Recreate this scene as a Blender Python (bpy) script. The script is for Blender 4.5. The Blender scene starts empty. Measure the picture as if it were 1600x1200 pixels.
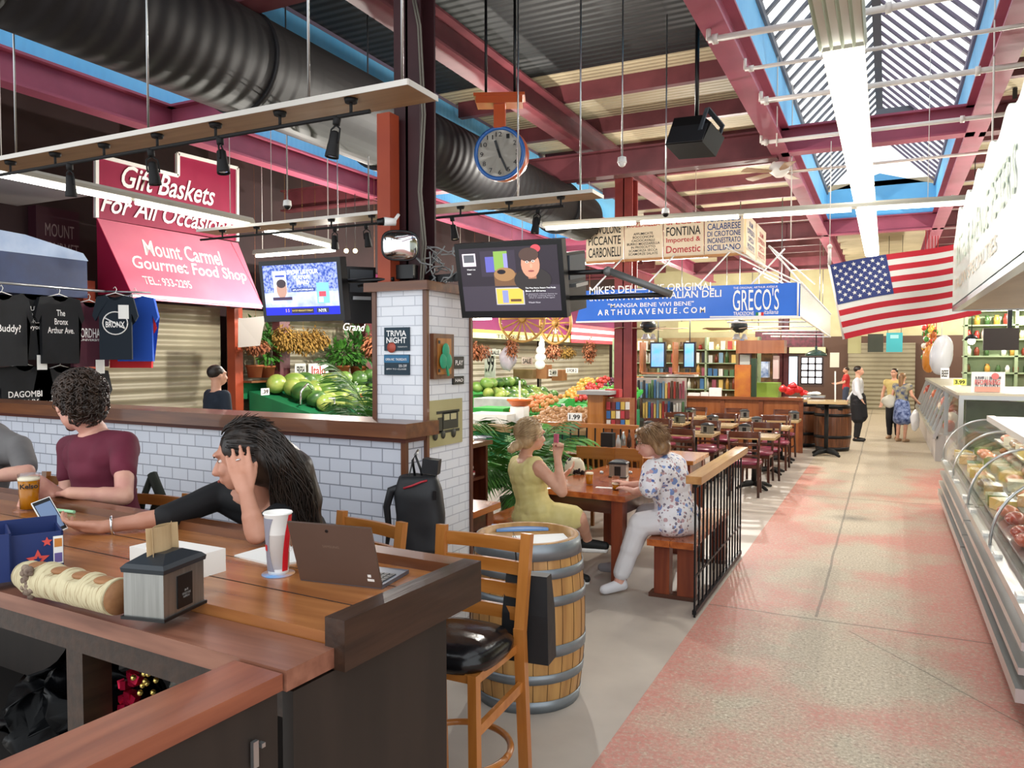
import bpy, bmesh, math, random
from mathutils import Vector as V, Matrix as MX, noise as NZ
PI = math.pi
random.seed(7)
SC = bpy.context.scene
COL = SC.collection
# ---------------- camera ----------------
F_PX, YAW, PIT, CAMH = 1197.0, math.radians(26.05), math.radians(-2.01), 1.85
FW = V((-math.sin(YAW)*math.cos(PIT), math.cos(YAW)*math.cos(PIT), math.sin(PIT)))
RT = V((math.cos(YAW), math.sin(YAW), 0)); UPV = RT.cross(FW); CAM = V((0, 0, CAMH))
cd = bpy.data.cameras.new('camera'); cam = bpy.data.objects.new('camera', cd); COL.objects.link(cam)
cd.sensor_width = 36; cd.lens = F_PX/1600*36; cd.clip_end = 200; cd.clip_start = .05
cam.matrix_world = MX.Translation(CAM) @ MX((RT, UPV, -FW)).transposed().to_4x4()
SC.camera = cam
def ray(px, py): return FW + RT*((px-800)/F_PX) + UPV*((600-py)/F_PX)
def Pz(px, py, z): d = ray(px, py); return CAM + d*((z-CAMH)/d.z)
def Py(px, py, y): d = ray(px, py); return CAM + d*(y/d.y)
def Px(px, py, x): d = ray(px, py); return CAM + d*(x/d.x)
def Pd(px, py, dep): return CAM + ray(px, py)*dep
# ---------------- world, light, exposure ----------------
w = bpy.data.worlds.new('sky'); SC.world = w; w.use_nodes = True
bg = w.node_tree.nodes['Background']; bg.inputs[0].default_value = (.93, .97, 1, 1); bg.inputs[1].default_value = 1.35
SC.view_settings.view_transform = 'Standard'; SC.view_settings.look = 'None'
SC.view_settings.exposure = 0.5; SC.view_settings.gamma = 1
SC.cycles.max_bounces = 8; SC.cycles.transparent_max_bounces = 16
SC.cycles.use_denoising = True
LAMP = 7.5     # emission of the fluorescent tubes
# added fill lights over the shop lane, the dining area and the deli side
for x, zz, e, ys in ((-6.9, 3.0, 200, (8.5, 12, 16, 21, 26)), (-2.7, 3.35, 230, (13.2, 17.5, 22, 27)), (2.4, 3.1, 170, (10.5, 14, 18, 23, 28)), (-3.3, 3.7, 130, (7.6,))):
    for y in ys:
        ld_ = bpy.data.lights.new('bulb', 'POINT'); ld_.energy = e; ld_.shadow_soft_size = .05; ld_.color = (1, .95, .86)
        lo_ = bpy.data.objects.new('bulb', ld_); COL.objects.link(lo_); lo_.location = (x, y, zz)
# ---------------- helpers ----------------
def srgb(h):
    if isinstance(h, str): c = [int(h[i:i+2], 16)/255 for i in (0, 2, 4)]
    else: c = [v/255 for v in h]
    return tuple([x/12.92 if x <= .04045 else ((x+.055)/1.055)**2.4 for x in c]+[1])
MATS = {}
def mat(name, c, rough=.55, metal=0, c2=None, ns=8, stretch=(1, 1, 1), ramp=(.35, .65), bump=0, bs=None, emit=0, trans=0, coat=0, alpha=1, det=4, ior=1.45):
    if name in MATS: return MATS[name]
    m = bpy.data.materials.new(name); m.use_nodes = True; nt = m.node_tree; N, L = nt.nodes, nt.links
    b = N['Principled BSDF']; b.inputs['Base Color'].default_value = srgb(c)
    b.inputs['Roughness'].default_value = rough; b.inputs['Metallic'].default_value = metal
    b.inputs['Transmission Weight'].default_value = trans; b.inputs['Coat Weight'].default_value = coat; b.inputs['Coat Roughness'].default_value = .22 if 'wood' in name or 'plank' in name or 'pine' in name else .05; b.inputs['IOR'].default_value = ior
    b.inputs['Alpha'].default_value = alpha
    if emit:
        b.inputs['Emission Color'].default_value = srgb(c); b.inputs['Emission Strength'].default_value = emit
    if c2 or bump:
        tc = N.new('ShaderNodeTexCoord'); mp = N.new('ShaderNodeMapping'); mp.inputs['Scale'].default_value = stretch
        L.new(tc.outputs['Object'], mp.inputs[0])
        nz = N.new('ShaderNodeTexNoise'); nz.inputs['Scale'].default_value = ns; nz.inputs['Detail'].default_value = det
        L.new(mp.outputs[0], nz.inputs['Vector'])
        if c2:
            r = N.new('ShaderNodeValToRGB'); e = r.color_ramp.elements
            e[0].position, e[1].position = ramp; e[0].color, e[1].color = srgb(c), srgb(c2)
            L.new(nz.outputs['Fac'], r.inputs[0]); L.new(r.outputs[0], b.inputs['Base Color'])
            if emit: L.new(r.outputs[0], b.inputs['Emission Color'])
        if bump:
            bp = N.new('ShaderNodeBump'); bp.inputs['Strength'].default_value = bump; bp.inputs['Distance'].default_value = .01
            if bs:
                n2 = N.new('ShaderNodeTexNoise'); n2.inputs['Scale'].default_value = bs; L.new(mp.outputs[0], n2.inputs['Vector']); L.new(n2.outputs['Fac'], bp.inputs['Height'])
            else: L.new(nz.outputs['Fac'], bp.inputs['Height'])
            L.new(bp.outputs[0], b.inputs['Normal'])
    MATS[name] = m; return m
def wood(name, c, c2, axis=0, ns=3.0, rough=.35, coat=.3, bump=.1, ramp=(.3, .7)):
    st = [9, 9, 9]; st[axis] = .7
    return mat(name, c, rough, 0, c2, ns, tuple(st), ramp, bump, None, coat=coat, det=6)
def boxuv(nt):
    N, L = nt.nodes, nt.links
    tc = N.new('ShaderNodeTexCoord'); s = N.new('ShaderNodeSeparateXYZ'); L.new(tc.outputs['Object'], s.inputs[0])
    sn = N.new('ShaderNodeSeparateXYZ'); L.new(tc.outputs['Normal'], sn.inputs[0])
    ab = N.new('ShaderNodeMath'); ab.operation = 'ABSOLUTE'; L.new(sn.outputs[0], ab.inputs[0])
    gt = N.new('ShaderNodeMath'); gt.operation = 'GREATER_THAN'; gt.inputs[1].default_value = .5; L.new(ab.outputs[0], gt.inputs[0])
    mx = N.new('ShaderNodeMix'); L.new(gt.outputs[0], mx.inputs[0]); L.new(s.outputs[0], mx.inputs[2]); L.new(s.outputs[1], mx.inputs[3])
    cb = N.new('ShaderNodeCombineXYZ'); L.new(mx.outputs[0], cb.inputs[0]); L.new(s.outputs[2], cb.inputs[1])
    return cb.outputs[0]
def tile(name, c1, c2, mort, wd=.2, ht=.1, ms=.004, rough=.18):
    m = bpy.data.materials.new(name); m.use_nodes = True; nt = m.node_tree; N, L = nt.nodes, nt.links
    b = N['Principled BSDF']; b.inputs['Roughness'].default_value = rough
    br = N.new('ShaderNodeTexBrick'); L.new(boxuv(nt), br.inputs['Vector'])
    for k, v in (('Color1', srgb(c1)), ('Color2', srgb(c2)), ('Mortar', srgb(mort)), ('Scale', 1), ('Mortar Size', ms), ('Brick Width', wd), ('Row Height', ht), ('Mortar Smooth', .1)):
        br.inputs[k].default_value = v
    L.new(br.outputs['Color'], b.inputs['Base Color'])
    bp = N.new('ShaderNodeBump'); bp.invert = True; bp.inputs['Strength'].default_value = .5; bp.inputs['Distance'].default_value = .003
    L.new(br.outputs['Fac'], bp.inputs['Height']); L.new(bp.outputs[0], b.inputs['Normal'])
    MATS[name] = m; return m
def ribbed(name, c, c2, scale, axis='z', rough=.5, metal=0, bump=.6, dist=.02, mort=False):
    "corrugation / shutter slats as a wave along one object axis"
    m = bpy.data.materials.new(name); m.use_nodes = True; nt = m.node_tree; N, L = nt.nodes, nt.links
    b = N['Principled BSDF']; b.inputs['Roughness'].default_value = rough; b.inputs['Metallic'].default_value = metal
    tc = N.new('ShaderNodeTexCoord'); wv = N.new('ShaderNodeTexWave'); wv.bands_direction = axis.upper(); wv.inputs['Scale'].default_value = scale
    L.new(tc.outputs['Object'], wv.inputs['Vector'])
    nz = N.new('ShaderNodeTexNoise'); nz.inputs['Scale'].default_value = 1.3; nz.inputs['Detail'].default_value = 5
    r = N.new('ShaderNodeValToRGB'); e = r.color_ramp.elements; e[0].color, e[1].color = srgb(c), srgb(c2); e[0].position = .35; e[1].position = .65
    L.new(tc.outputs['Object'], nz.inputs['Vector']); L.new(nz.outputs['Fac'], r.inputs[0]); L.new(r.outputs[0], b.inputs['Base Color'])
    bp = N.new('ShaderNodeBump'); bp.inputs['Strength'].default_value = bump; bp.inputs['Distance'].default_value = dist
    L.new(wv.outputs['Fac'], bp.inputs['Height']); L.new(bp.outputs[0], b.inputs['Normal'])
    MATS[name] = m; return m
def frame(d):
    d = V(d).normalized(); a = V((0, 0, 1)) if abs(d.z) < .95 else V((1, 0, 0))
    x = a.cross(d).normalized(); return x, d.cross(x), d
class MB:
    def __init__(s): s.b = bmesh.new(); s.m = 0; s.sm = True
    def _f(s, vs, sm=False):
        try: f = s.b.faces.new(vs); f.material_index = s.m; f.smooth = sm
        except ValueError: pass
    def box(s, x0, x1, y0, y1, z0, z1, R=None, c=None):
        vs = []
        for z in (z0, z1):
            for x, y in ((x0, y0), (x1, y0), (x1, y1), (x0, y1)):
                p = V((x, y, z))
                if R: p = R @ p
                if c is not None: p = p+V(c)
                vs.append(s.b.verts.new(p))
        for f in ((3, 2, 1, 0), (4, 5, 6, 7), (0, 1, 5, 4), (1, 2, 6, 5), (2, 3, 7, 6), (3, 0, 4, 7)): s._f([vs[i] for i in f])
        return s
    def bar(s, a, b, w=.04, h=.04, up=None):
        "rectangular bar from a to b"
        a, b = V(a), V(b); d = (b-a); x, y, z = frame(d)
        if up: y = V(up).normalized(); x = y.cross(d.normalized()).normalized(); y = d.normalized().cross(x)
        vs = [s.b.verts.new(p+x*(w/2*i)+y*(h/2*j)) for p in (a, b) for i, j in ((-1, -1), (1, -1), (1, 1), (-1, 1))]
        for f in ((3, 2, 1, 0), (4, 5, 6, 7), (0, 1, 5, 4), (1, 2, 6, 5), (2, 3, 7, 6), (3, 0, 4, 7)): s._f([vs[i] for i in f])
        return s
    def rings(s, rs, cap=True, sm=True, loop=False):
        vv = [[s.b.verts.new(p) for p in r] for r in rs]; n = len(vv[0])
        for i in range(len(vv)-1 if not loop else len(vv)):
            a, b = vv[i], vv[(i+1) % len(vv)]
            for k in range(n): s._f([a[k], a[(k+1) % n], b[(k+1) % n], b[k]], sm)
        if cap and not loop: s._f(vv[0][::-1]); s._f(vv[-1])
        return s
    def tube(s, pts, r, n=8, cap=True):
        pts = [V(p) for p in pts]; rs = []; N_ = len(pts); x = None
        for i, p in enumerate(pts):
            d = (pts[min(i+1, N_-1)]-pts[max(i-1, 0)]).normalized()
            if x is None: x, y, _ = frame(d)
            else: x = (x-d*x.dot(d)).normalized(); y = d.cross(x)
            q = r[i] if isinstance(r, (list, tuple)) else r
            rs.append([p+x*(q*math.cos(2*PI*k/n))+y*(q*math.sin(2*PI*k/n)) for k in range(n)])
        return s.rings(rs, cap)
    def cyl(s, a, b, r, r2=None, n=16): return s.tube([a, b], [r, r if r2 is None else r2], n)
    def lathe(s, prof, c=(0, 0, 0), n=24, cap=True, ax=None):
        c = V(c); x, y, z = (V((1, 0, 0)), V((0, 1, 0)), V((0, 0, 1))) if ax is None else frame(ax)
        return s.rings([[c+x*(r*math.cos(2*PI*k/n))+y*(r*math.sin(2*PI*k/n))+z*h for k in range(n)] for r, h in prof], cap)
    def prism(s, poly, o, U, W, N, sm=False):
        "2-D outline (u,w) extruded by vector N from origin o"
        o, U, W, N = V(o), V(U), V(W), V(N)
        a = [s.b.verts.new(o+U*u+W*w_) for u, w_ in poly]; b = [s.b.verts.new(o+U*u+W*w_+N) for u, w_ in poly]
        s._f(a[::-1]); s._f(b); n = len(a)
        for i in range(n): s._f([a[i], a[(i+1) % n], b[(i+1) % n], b[i]], sm)
        return s
    def quad(s, *p): s._f([s.b.verts.new(V(q)) for q in p]); return s
    def ell(s, c, r, n=12, m=8, R=None):
        c = V(c); r = (r, r, r) if not isinstance(r, (tuple, list)) else r; rs = []
        for j in range(1, m):
            t = PI*j/m
            ring = []
            for k in range(n):
                p = V((r[0]*math.sin(t)*math.cos(2*PI*k/n), r[1]*math.sin(t)*math.sin(2*PI*k/n), -r[2]*math.cos(t)))
                ring.append(c+(R @ p if R else p))
            rs.append(ring)
        vv = [[s.b.verts.new(p) for p in q] for q in rs]
        bt = s.b.verts.new(c+(R @ V((0, 0, -r[2])) if R else V((0, 0, -r[2])))); tp = s.b.verts.new(c+(R @ V((0, 0, r[2])) if R else V((0, 0, r[2]))))
        for i in range(len(vv)-1):
            for k in range(n): s._f([vv[i][k], vv[i][(k+1) % n], vv[i+1][(k+1) % n], vv[i+1][k]], True)
        for k in range(n): s._f([bt, vv[0][(k+1) % n], vv[0][k]], True); s._f([tp, vv[-1][k], vv[-1][(k+1) % n]], True)
        return s
    def cap(s, a, b, r0, r1, n=12):
        a, b = V(a), V(b); d = b-a; l = d.length or 1e-5; x, y, z = frame(d if d.length > 1e-5 else (0, 0, 1)); rs = []
        for t in (-75, -45, -15): rs.append((a+z*(r0*math.sin(math.radians(t))), r0*math.cos(math.radians(t))))
        for t in (15, 45, 75): rs.append((b+z*(r1*math.sin(math.radians(t))), r1*math.cos(math.radians(t))))
        return s.rings([[p+x*(r*math.cos(2*PI*k/n))+y*(r*math.sin(2*PI*k/n)) for k in range(n)] for p, r in rs])
    def bev(s, w=.004, seg=2):
        es = [e for e in s.b.edges if len(e.link_faces) == 2 and e.calc_face_angle(0) > .6]
        try: bmesh.ops.bevel(s.b, geom=es, offset=w, segments=seg, affect='EDGES', profile=.6)
        except Exception: pass
        return s
    def build(s, name, m, parent=None, world=True):
        me = bpy.data.meshes.new(name)
        if world and parent is not None: s.b.transform(root_m(parent).inverted())
        bmesh.ops.recalc_face_normals(s.b, faces=s.b.faces[:]) if not getattr(s, 'keep', 0) else None
        s.b.to_mesh(me); s.b.free()
        for q in (m if isinstance(m, (list, tuple)) else [m]): me.materials.append(q)
        o = bpy.data.objects.new(name, me); COL.objects.link(o)
        if parent is not None: o.parent = parent
        return o
def root_m(o):
    m = MX.LocRotScale(o.location, o.rotation_euler, o.scale)
    return (root_m(o.parent) @ m) if o.parent else m
def tag(o, label=None, cat=None, group=None, kind=None):
    for k, v in (('label', label), ('category', cat), ('group', group), ('kind', kind)):
        if v: o[k] = v
    return o
def thing(name, label, cat, loc=(0, 0, 0), rz=0, group=None):
    o = bpy.data.objects.new(name, None); COL.objects.link(o); o.location = loc; o.rotation_euler = (0, 0, rz); o.empty_display_size = .05
    return tag(o, label, cat, group)
def recenter(o):
    me = o.data; bb = [V(v.co) for v in me.vertices]
    c = V((sum(v.x for v in bb)/len(bb), sum(v.y for v in bb)/len(bb), min(v.z for v in bb)))
    me.transform(MX.Translation(-c)); o.location = c; return o
def solo(mb, name, m, label, cat, group=None, kind=None):
    "a thing that is one mesh, built in world space and given an origin at its base"
    return tag(recenter(mb.build(name, m)), label, cat, group, kind)
def struct(mb, name, m): return tag(mb.build(name, m), kind='structure')
def dup(root, loc, rz=None, label=None, group=None, scale=None):
    def cp(o, par):
        c = o.copy(); COL.objects.link(c); c.parent = par
        for ch in o.children: cp(ch, c)
        return c
    r = root.copy(); COL.objects.link(r); r.location = loc
    for ch in list(root.children): cp(ch, r)
    if rz is not None: r.rotation_euler = (0, 0, rz)
    if scale: r.scale = (scale,)*3 if not isinstance(scale, (tuple, list)) else scale
    if label: r['label'] = label
    if group: r['group'] = group
    return r
def text(s, parent, m, o, U, W, w, h, shear=0, name='lettering', off=.003, bold=0, sp=1.0, world=True):
    "string s stretched into the box w x h whose lower left corner is o, along U and W"
    cu = bpy.data.curves.new(name, 'FONT'); cu.body = s; cu.size = 1; cu.shear = shear; cu.offset = bold; cu.space_character = sp; cu.resolution_u = 3; cu.align_x = 'CENTER'
    ob = bpy.data.objects.new(name, cu); COL.objects.link(ob)
    dg = bpy.context.evaluated_depsgraph_get(); me = bpy.data.meshes.new_from_object(ob.evaluated_get(dg))
    bpy.data.objects.remove(ob)
    xs = [v.co.x for v in me.vertices]; ys = [v.co.y for v in me.vertices]
    x0, x1, y0, y1 = min(xs), max(xs), min(ys), max(ys)
    U, W, o = V(U).normalized(), V(W).normalized(), V(o); N_ = U.cross(W)
    for v in me.vertices: v.co = o+U*((v.co.x-x0)/(x1-x0)*w)+W*((v.co.y-y0)/(y1-y0)*h)+N_*off
    if parent is not None and world: me.transform(root_m(parent).inverted())
    me.materials.append(m); ob = bpy.data.objects.new(name, me); COL.objects.link(ob)
    if parent is not None: ob.parent = parent
    return ob
def rot(rx=0, ry=0, rz=0): return (MX.Rotation(rz, 3, 'Z') @ MX.Rotation(ry, 3, 'Y') @ MX.Rotation(rx, 3, 'X'))
# ---------------- shared materials ----------------
m_black = mat('black_plastic', '101012', .35)
m_blackm = mat('matte_black', '0c0c0d', .7)
m_white = mat('white_paint', 'f0f0ec', .5)
m_steel = mat('steel', 'b4b8ba', .3, .9)
m_chrome = mat('chrome', 'd8dadc', .12, 1)
m_maroon = mat('maroon_steel_paint', '5a2a30', .5, 0, '6e363c', 3)
m_pink = mat('girder_rose_paint', 'a04c62', .5, 0, '8e4256', 2)
m_cream = mat('cream_paint', 'd8cfb4', .6)
m_dkmetal = mat('dark_metal', '1a1a1c', .45, .5)
m_paper = mat('white_paper', 'f4f4f0', .7)
m_glass = mat('clear_glass', 'ffffff', .02, 0, trans=1, ior=1.05, alpha=.25)
m_tube = mat('lit_fluorescent_tube', 'fffdf2', .5, emit=LAMP)
m_white_letter = mat('white_lettering', 'f6f4f2', .6)
m_black_letter = mat('black_lettering', '141414', .6)
m_red_letter = mat('red_lettering', 'b02830', .6)
m_blue_letter = mat('blue_lettering', '20407a', .6)
m_walnut = wood('walnut_trim', '5a3420', '7c4c2c', 0, 2.2)
m_walnutz = wood('walnut_trim_upright', '5a3420', '74462a', 2, 2.2)
m_walnuty = wood('walnut_trim_depth', '5a3420', '7c4c2c', 1, 2.2)
# ================= SETTING =================
def floor_aisle():
    m = bpy.data.materials.new('worn_red_concrete'); m.use_nodes = True; nt = m.node_tree; N, L = nt.nodes, nt.links
    b = N['Principled BSDF']; b.inputs['Roughness'].default_value = .55
    tc = N.new('ShaderNodeTexCoord'); P = tc.outputs['Object']
    def nz(sc, det=5, rough=.6):
        n = N.new('ShaderNodeTexNoise'); n.inputs['Scale'].default_value = sc; n.inputs['Detail'].default_value = det; n.inputs['Roughness'].default_value = rough; L.new(P, n.inputs['Vector']); return n.outputs['Fac']
    def ma(op, a, b_=None, c_=None):
        n = N.new('ShaderNodeMath'); n.operation = op
        for i, q in enumerate((a, b_, c_)):
            if q is None: continue
            if isinstance(q, (int, float)): n.inputs[i].default_value = q
            else: L.new(q, n.inputs[i])
        return n.outputs[0]
    def rmp(f, stops):
        r = N.new('ShaderNodeValToRGB'); e = r.color_ramp.elements
        while len(e) < len(stops): e.new(.5)
        for q, (p, c) in zip(e, stops): q.position = p; q.color = srgb(c)
        L.new(f, r.inputs[0]); return r.outputs[0]
    def mix(f, a, b_):
        n = N.new('ShaderNodeMix'); n.data_type = 'RGBA'; L.new(f, n.inputs[0]); L.new(a, n.inputs[6]); L.new(b_, n.inputs[7]); return n.outputs[2]
    s = N.new('ShaderNodeSeparateXYZ'); L.new(P, s.inputs[0]); X, Y = s.outputs[0], s.outputs[1]
    # distance from the aisle centre line: paint survives along both edges
    edge = ma('MULTIPLY', ma('ABSOLUTE', ma('SUBTRACT', X, -.2)), .62)
    wear = ma('ADD', ma('MULTIPLY', edge, edge), ma('MULTIPLY', nz(1.1, 6, .65), 1.25))
    wear = ma('ADD', wear, ma('MULTIPLY', ma('SUBTRACT', nz(.45, 2), .5), .9))
    far = ma('MULTIPLY', ma('MAXIMUM', ma('SUBTRACT', Y, 13.2), 0), .35)
    wear = ma('SUBTRACT', wear, far)
    g = rmp(wear, [(.57, '000000'), (.86, 'ffffff')])
    fine = nz(55, 3, .7)
    conc = rmp(fine, [(.30, '7c7062'), (.43, 'a89c88'), (.57, 'baae98'), (.71, 'dcd4c2')])
    red = rmp(nz(30, 4), [(.32, 'b87468'), (.66, 'c88478')])
    sub = N.new('ShaderNodeMath'); sub.operation = 'MULTIPLY'; L.new(g, sub.inputs[0]); L.new(rmp(nz(38, 3, .8), [(.30, '666666'), (.55, 'ffffff')]), sub.inputs[1])
    col = mix(sub.outputs[0], conc, red)
    # expansion joints and a crack
    wob = ma('MULTIPLY', ma('SUBTRACT', nz(1.2, 4), .5), .035)
    def line(v, at, w): return ma('LESS_THAN', ma('ABSOLUTE', ma('SUBTRACT', ma('ADD', v, wob), at)), w)
    j = ma('MAXIMUM', line(Y, 5.75, .010), line(Y, 10.9, .012))
    j = ma('MAXIMUM', j, ma('MULTIPLY', line(X, -.42, .010), ma('GREATER_THAN', Y, 5.8)))
    diag = ma('ADD', Y, ma('MULTIPLY', X, 1.25))
    j = ma('MAXIMUM', j, ma('MULTIPLY', line(diag, 5.35, .008), ma('LESS_THAN', Y, 5.6)))
    j = ma('MULTIPLY', j, .55)
    dk = N.new('ShaderNodeRGB'); dk.outputs[0].default_value = srgb('4a4640')
    col = mix(j, col, dk.outputs[0])
    dd = ma('SQRT', ma('ADD', ma('POWER', ma('SUBTRACT', X, -.33), 2), ma('POWER', ma('SUBTRACT', Y, 9.55), 2)))
    st = ma('MULTIPLY', rmp(ma('ADD', dd, ma('MULTIPLY', nz(4), .3)), [(.12, 'ffffff'), (.42, '000000')]), .7)
    col = mix(st, col, dk.outputs[0])
    L.new(col, b.inputs['Base Color'])
    bp = N.new('ShaderNodeBump'); bp.inputs['Strength'].default_value = .15; bp.inputs['Distance'].default_value = .004; L.new(fine, bp.inputs['Height']); L.new(bp.outputs[0], b.inputs['Normal'])
    return m
m_aisle = floor_aisle()
m_fl = mat('grey_epoxy_floor', 'a89e94', .42, 0, 'bcb2a6', 1.5, bump=.02)
EX = -1.17
struct(MB().box(-10.5, EX, -3, 31, -.05, 0), 'floor', m_fl)
struct(MB().box(EX, 5, -3, 31, -.05, -.001), 'floor_aisle', m_aisle)
m_deck = ribbed('cream_roof_deck', 'a89c80', 'bcae90', 3.2, 'y', .6, 0, .5, .03)
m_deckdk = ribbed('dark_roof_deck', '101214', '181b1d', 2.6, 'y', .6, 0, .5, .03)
m_blue = ribbed('blue_corrugated_well', '5fb2e6', '74c0ee', 3.5, 'y', .5, 0, .3, .01)
m_raf = mat('grey_rafter', '62666e', .5)
m_rafp = mat('violet_grey_rafter', '6a5f72', .5)
ZC = 5.25
S1 = (-1.15, .79, 3.6, 17.0)     # skylight over the aisle
S2 = (-7.2, -5.3, 2.0, 17.0)     # skylight over the shops
cl = MB()
cl.box(-10.5, S2[0], 5.2, 31, ZC, ZC+.1); cl.box(S2[1], S1[0], 8.6, 31, ZC, ZC+.1); cl.box(S1[1], 5, 3.6, 31, ZC, ZC+.1)
cl.box(S1[0], S1[1], S1[3], 31, ZC, ZC+.1); cl.box(S2[0], S2[1], S2[3], 31, ZC, ZC+.1)
struct(cl, 'ceiling', m_deck)
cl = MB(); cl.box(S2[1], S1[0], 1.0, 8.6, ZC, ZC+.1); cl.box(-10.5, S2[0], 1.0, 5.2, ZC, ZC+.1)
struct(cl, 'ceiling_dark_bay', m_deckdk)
def ibeam(mb, a, b, h=.32, w=.2, t=.025):
    a, b = V(a), V(b); d = (b-a).normalized(); x = d.cross(V((0, 0, 1))).normalized()
    for q0, q1, w_, h_ in ((0, t, w, 0), (h-t, h, w, 0), (t, h-t, t, 0)):
        vs = []
        for p in (a, b):
            for i, z in ((-1, q0), (1, q0), (1, q1), (-1, q1)): vs.append(mb.b.verts.new(p+x*(w_/2*i)+V((0, 0, z))))
        for f in ((3, 2, 1, 0), (4, 5, 6, 7), (0, 1, 5, 4), (1, 2, 6, 5), (2, 3, 7, 6), (3, 0, 4, 7)): mb._f([vs[i] for i in f])
    return mb
def bolts(mb, p, n=4):
    for i in range(n):
        for s in (-.035, .035): mb.cyl(V(p)+V((s, 0, -.1+i*.06)), V(p)+V((s, -.02, -.1+i*.06)), .012, n=6)
k = 1
for nm, (x0, x1, y0, y1) in (('aisle', S1), ('shop', S2)):
    mg = m_pink
    for x in (x0-.06, x1+.06):
        struct(ibeam(MB(), (x, .5, 4.33), (x, 26 if nm == 'aisle' else 26, 4.33)), 'trim_%d' % k, mg); k += 1
    # well walls
    zt = 5.2
    struct(MB().box(x0-.04, x0, y0, y1, 4.65, zt), 'wall_%s_skylight_left' % nm, m_blue)
    struct(MB().box(x1, x1+.04, y0, y1, 4.65, zt), 'wall_%s_skylight_right' % nm, m_blue)
    xm = (x0+x1)/2; zr = 6.2
    e = MB().prism([(x0, 4.65), (x1, 4.65), (x1, zt), (xm, zt+.3), (x0, zt)], (0, y1, 0), (1, 0, 0), (0, 0, 1), (0, .05, 0)); struct(e, 'wall_%s_skylight_far' % nm, m_blue)
    a, b_ = MB(), MB(); y = y0
    while y < y1:
        a.bar((x0-.02, y, zt), (xm, y, zr), .06, .03, (-.6, 0, .6)); b_.bar((x1+.02, y, zt), (xm, y, zr), .06, .03, (.6, 0, .6)); y += .34
    a.box(xm-.05, xm+.05, y0, y1, zr-.08, zr+.06); a.box(x0-.03, x0+.03, y0, y1, zt-.03, zt+.05); b_.box(x1-.03, x1+.03, y0, y1, zt-.03, zt+.05)
    for yy in (7.3, 13.5): a.box(xm-.03, xm+.5, yy, yy+.25, 5.55, 5.75)
    struct(a, 'window_%d' % (1 if nm == 'aisle' else 3), m_raf); struct(b_, 'window_%d' % (2 if nm == 'aisle' else 4), m_rafp)
# cross beams
def xbeam(y, x0, x1, m=m_pink, z=4.33, h=.32): 
    global k
    struct(ibeam(MB(), (x0, y, z), (x1, y, z), h), 'trim_%d' % k, m); k += 1
for y in (10.0, 17.0, 4.3): xbeam(y, S1[0]-.05, S1[1]+.05)
for y in (6.15, 10.0, 17.0): xbeam(y, S2[0]-.05, S2[1]+.05)
for y in (4.1, 10.05, 17, 23): xbeam(y, S2[1]+.1, S1[0]-.1, m_maroon, 4.3, .35); xbeam(y, S1[1]+.1, 4.8, m_maroon); xbeam(y, -9.2, S2[0]-.1, m_maroon, 4.3, .35)
struct(ibeam(MB(), (-3.78, 4.3, 4.68), (-3.78, 26, 4.68), .32, .24), 'trim_%d' % k, m_maroon); k += 1
pur = MB(); y = 9.0
while y < 29:
    pur.box(S2[1]+.1, S1[0]-.15, y, y+.10, 5.05, ZC); pur.box(S1[1]+.15, 4.9, y, y+.10, 5.05, ZC); pur.box(-9.2, S2[0]-.15, y, y+.1, 4.95, ZC)
    y += 1.45
struct(pur, 'trim_%d' % k, m_maroon); k += 1
# walls
m_dkwall = mat('dark_brown_wall', '2e1c1e', .7, 0, '3a2426', 1.2)
struct(MB().box(-9.9, -9.75, 1.0, 31, 0, ZC), 'wall_left', m_dkwall)
m_beigewall = mat('beige_wall', 'c9c29a', .6, 0, 'bdb58c', 2)
bw = MB().box(-9.75, 5, 30.2, 30.35, 2.6, ZC); struct(bw, 'wall_far_upper', m_beigewall)
struct(MB().box(-9.75, 5, 30.1, 30.35, 0, 2.6), 'wall_far', mat('dark_red_brown_wall', '5c4438', .7))
struct(MB().box(4.8, 4.95, 2.0, 31, 0, ZC), 'wall_right', mat('olive_wall', '9a9872', .6, 0, '86845e', 1.5))
# bright far windows and door with panes
m_win = mat('daylight_window', 'eaf4ff', .4, emit=2.2); m_winbl = mat('pale_blue_blind', 'b4d4ec', .5, emit=1.2)
def farwin(n, px0, px1, py0, py1, m, cols=3, rows=3):
    a, b_ = Py(px0, py0, 30.08), Py(px1, py1, 30.08)
    r = MB().box(a.x, b_.x, 30.03, 30.09, b_.z, a.z); w_ = tag(r.build('window_%d' % n, m), kind='structure')
    f = MB(); 
    for i in range(cols+1): x = a.x+(b_.x-a.x)*i/cols; f.box(x-.03, x+.03, 29.99, 30.03, b_.z, a.z)
    for j in range(rows+1): z = b_.z+(a.z-b_.z)*j/rows; f.box(a.x, b_.x, 29.99, 30.03, z-.03, z+.03)
    f.build('window_frame', mat('dark_window_frame', '2c1c1c', .5), w_)
farwin(5, 1222, 1247, 556, 602, m_winbl, 1, 1); farwin(6, 1252, 1285, 558, 600, m_win, 3, 4)
# fascia above far windows
struct(MB().box(Py(1205, 545, 29.9).x, Py(1290, 545, 29.9).x, 29.8, 30.05, Py(1205, 552, 29.9).z, Py(1205, 545, 29.9).z+.05), 'trim_%d' % k, mat('pale_green_fascia', 'd4d6a4', .5)); k += 1
# big roll shutter at the end of the aisle
m_shut = ribbed('shutter_slats', '8c8570', '9d967e', 2.1, 'z', .45, .1, 1, .03)
a, b_ = Py(1340, 545, 30.0), Py(1388, 660, 30.0)
struct(MB().box(a.x-.3, b_.x+.8, 29.85, 30.0, .0, a.z+.2), 'door_1', m_shut)
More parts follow.
